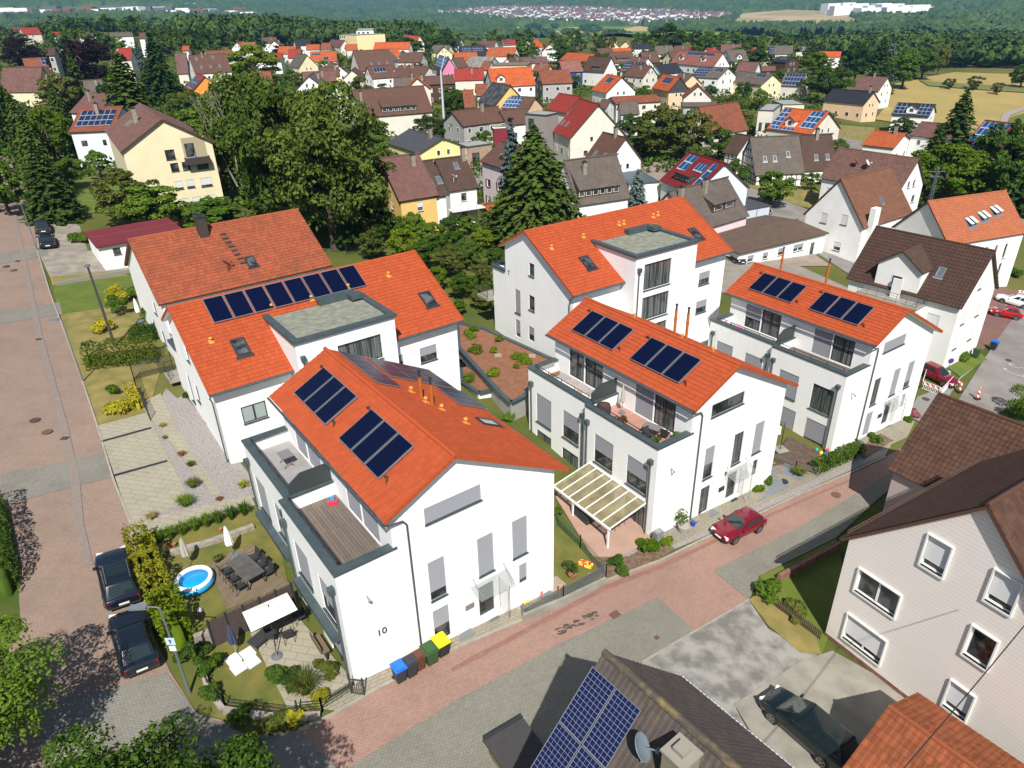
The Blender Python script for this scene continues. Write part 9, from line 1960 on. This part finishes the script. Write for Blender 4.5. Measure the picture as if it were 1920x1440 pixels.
def pxy(x, y, z): v = Vector((x, y, z))-CP; d = v.dot(cF); return 960+FPX*v.dot(r2)/d, 720-FPX*v.dot(u2)/d
def inL(x, y):
 if any(pip(x, y, P) for P in OPEN_): return False
 u, v = pxy(x, y, H(x, y)); lim = _lerp([(-200, 62), (0, 62), (150, 66), (300, 78), (400, 88), (620, 90), (760, 92), (900, 94), (1000, 96), (1200, 92), (1400, 98), (1560, 112), (1640, 128), (1700, 128), (1900, 128), (2200, 128)], u)
 t_ = pxy(x, y, H(x, y)+14)[1]
 return v < lim and t_ > _lerp([(0, 36), (150, 36), (300, 38), (600, 34), (700, 26), (760, 34), (850, 62), (950, 80), (1300, 80), (1450, 70), (1600, 62), (1920, 58)], u) and not pip(x, y, HAYW)
wood('dark broadleaf wood rising behind the village at left', lambda x, y: inL(x, y) and not infoot(x, y, 3), (-640, 480, 130, 820), 8.2, 4.6, 7.2, 13, 19, 1)
wood('belt of trees behind the village at right', lambda x, y: inL(x, y) and not infoot(x, y, 3), (130, 330, 560, 820), 8.2, 4.0, 6.6, 10, 16, 2)
wood('scattered woodland on the valley slope', lambda x, y: inL(x, y), (-900, 820, 1000, 1500), 16, 8, 13, 12, 19, 3)
na, nr = 620, 230; V = []; rs_ = np.random.default_rng(11); az0, az1 = -.80, .80
azs = np.linspace(az0, az1, na); rsq = 1450*np.exp(np.linspace(0, math.log(12500/1450), nr))
ok = np.zeros((nr, na), bool)
for j, r in enumerate(rsq):
 for i, a in enumerate(azs):
  x, y = r*sin(a), r*cos(a); z = H(x, y); op = False
  for P in OPEN_:
   if pip(x, y, P): op = True; break
  ok[j, i] = not op; amp = 6+r*.0022
  V.append((x+rs_.normal(0, 2), y+rs_.normal(0, 5), z+(13+rs_.uniform(-amp, amp)*.9 if not op else -6)))
F = [(j*na+i, j*na+i+1, (j+1)*na+i+1, (j+1)*na+i) for j in range(nr-1) for i in range(na-1) if ok[j, i] or ok[j, i+1] or ok[j+1, i] or ok[j+1, i+1]]
tag(npmesh('forest', V, F, FOR), 'forest covered hills filling the far distance', 'forest', kind='stuff')
TW = [WC['white'], RT['rosebrown']]
def townhouse(wallm, roofm, L_=12, W=10, he=6, hr=10):
 mb = MB(); mb.mat(0).box(0, 0, -4, L_, W, he); mb.add([(0, 0, he), (0, W, he), (0, W/2, hr)], [(0, 1, 2)]); mb.add([(L_, 0, he), (L_, W, he), (L_, W/2, hr)], [(0, 1, 2)])
 mb.mat(1).quad((-.3, -.4, he-.3), (L_+.3, -.4, he-.3), (L_+.3, W/2, hr+.1), (-.3, W/2, hr+.1)); mb.quad((-.3, W+.4, he-.3), (L_+.3, W+.4, he-.3), (L_+.3, W/2, hr+.1), (-.3, W/2, hr+.1)); return mb, [wallm, roofm]
FW = M('far_white', (.80, .80, .80), .9); FR1 = M('far_red_roof', (.22, .085, .06), .9); FR2 = M('far_brown_roof', (.14, .09, .075), .9); FR3 = M('far_grey_roof', (.16, .16, .17), .9)
PT = []
for rm in (FR1, FR2, FR3):
 mb, ms = townhouse(FW, rm); o = mb.build('town_house', ms); PT.append(o)
rt = random.Random(77); Vs = []; spots = []
P = FP['town']; bx = (min(p[0] for p in P), min(p[1] for p in P), max(p[0] for p in P), max(p[1] for p in P))
while len(spots) < 820:
 x, y = rt.uniform(bx[0], bx[2]), rt.uniform(bx[1], bx[3])
 if pip(x, y, P): spots.append((x, y))
spots.sort(key=lambda q: hypot(*q)); first = {}
for i, (x, y) in enumerate(spots[:190]):
 k = rt.randrange(3); o = PT[k].copy() if k in first else PT[k]
 if k in first: COL.objects.link(o)
 first[k] = 1; o.location = (x, y, H(x, y)+2); o.rotation_euler = (0, 0, rt.uniform(-.9, .9)); s = rt.uniform(.9, 1.4); o.scale = (s, s, s*1.1); tag(o, 'tiny white walled house in the distant town across the valley', 'house', 'houses of the distant town')
mb = MB();
for i, (x, y) in enumerate(spots[190:]):
 L_, W = rt.uniform(9, 17), rt.uniform(9, 13); a = rt.uniform(-.9, .9); mb.T = Matrix.Translation((x, y, H(x, y)+2)) @ Matrix.Rotation(a, 4, 'Z'); t_, _ = townhouse(FW, FR1, L_, W, 7, 12); mb.mat(0); base = len(mb.f); mb.add(t_.v, t_.f); k = rt.randrange(3)+1
 for j, q in enumerate(t_.mi): mb.mi[base+j] = k if q else 0
mb.T = None; tag(mb.build('distant_town', [FW, FR1, FR2, FR3]), 'mass of white and red roofed houses climbing the far slope', 'town', kind='stuff')
def hall(i, px, py, l, w_, h_, col, lab, az=.1):
 x, y = Gxy(px, py); o = MB().box(-l/2, -w_/2, -5, l/2, w_/2, h_).build('works_hall', col); o.location = (x, y, H(x, y)+8); o.rotation_euler = (0, 0, az); tag(o, lab, 'hall', 'distant works halls')
for i in range(22):
 px = 1560+i*8; hall(i, px, rt.uniform(24, 34), rt.uniform(40, 90), 40, rt.uniform(10, 26), FW, 'white hall of the distant works on the right slope', rt.uniform(-.3, .3))
for i in range(36):
 px = 2+i*14; col = rt.choice((FW, FW, FR3, M('hall_red', (.4, .08, .05), .8), M('hall_blue', (.08, .2, .4), .8) if i == 11 else FW)); hall(i, px, rt.uniform(22, 34), rt.uniform(25, 60), 30, rt.uniform(6, 13), col, 'low hall of the distant trading estate at the left', rt.uniform(-.3, .3))
wood('tree clumps and rows between the valley fields', lambda x, y: pip(x, y, FP['meadow_a']) and sin(x/47+2)*sin(y/90)+.5*sin(x/13) > .62, (-100, 1600, 600, 2800), 17, 8, 12, 12, 20, 9)
# ------------------------------------------------------------------ haze
zb = min(v[2] for v in gv)-1
hm = bpy.data.materials.new('haze'); hm.use_nodes = True; t = hm.node_tree; t.nodes.clear(); out = t.nodes.new('ShaderNodeOutputMaterial'); pv = t.nodes.new('ShaderNodeVolumePrincipled')
pv.inputs['Color'].default_value = (.26, .58, 1.0, 1); pv.inputs['Density'].default_value = .00011; pv.inputs['Anisotropy'].default_value = .2; t.links.new(pv.outputs[0], out.inputs['Volume'])
o = MB().box(-9600, -400, zb, 9600, 14400, 560).build('haze', hm); tag(o, kind='stuff'); o['label'] = 'thin blue haze over the valley'; o['category'] = 'haze'
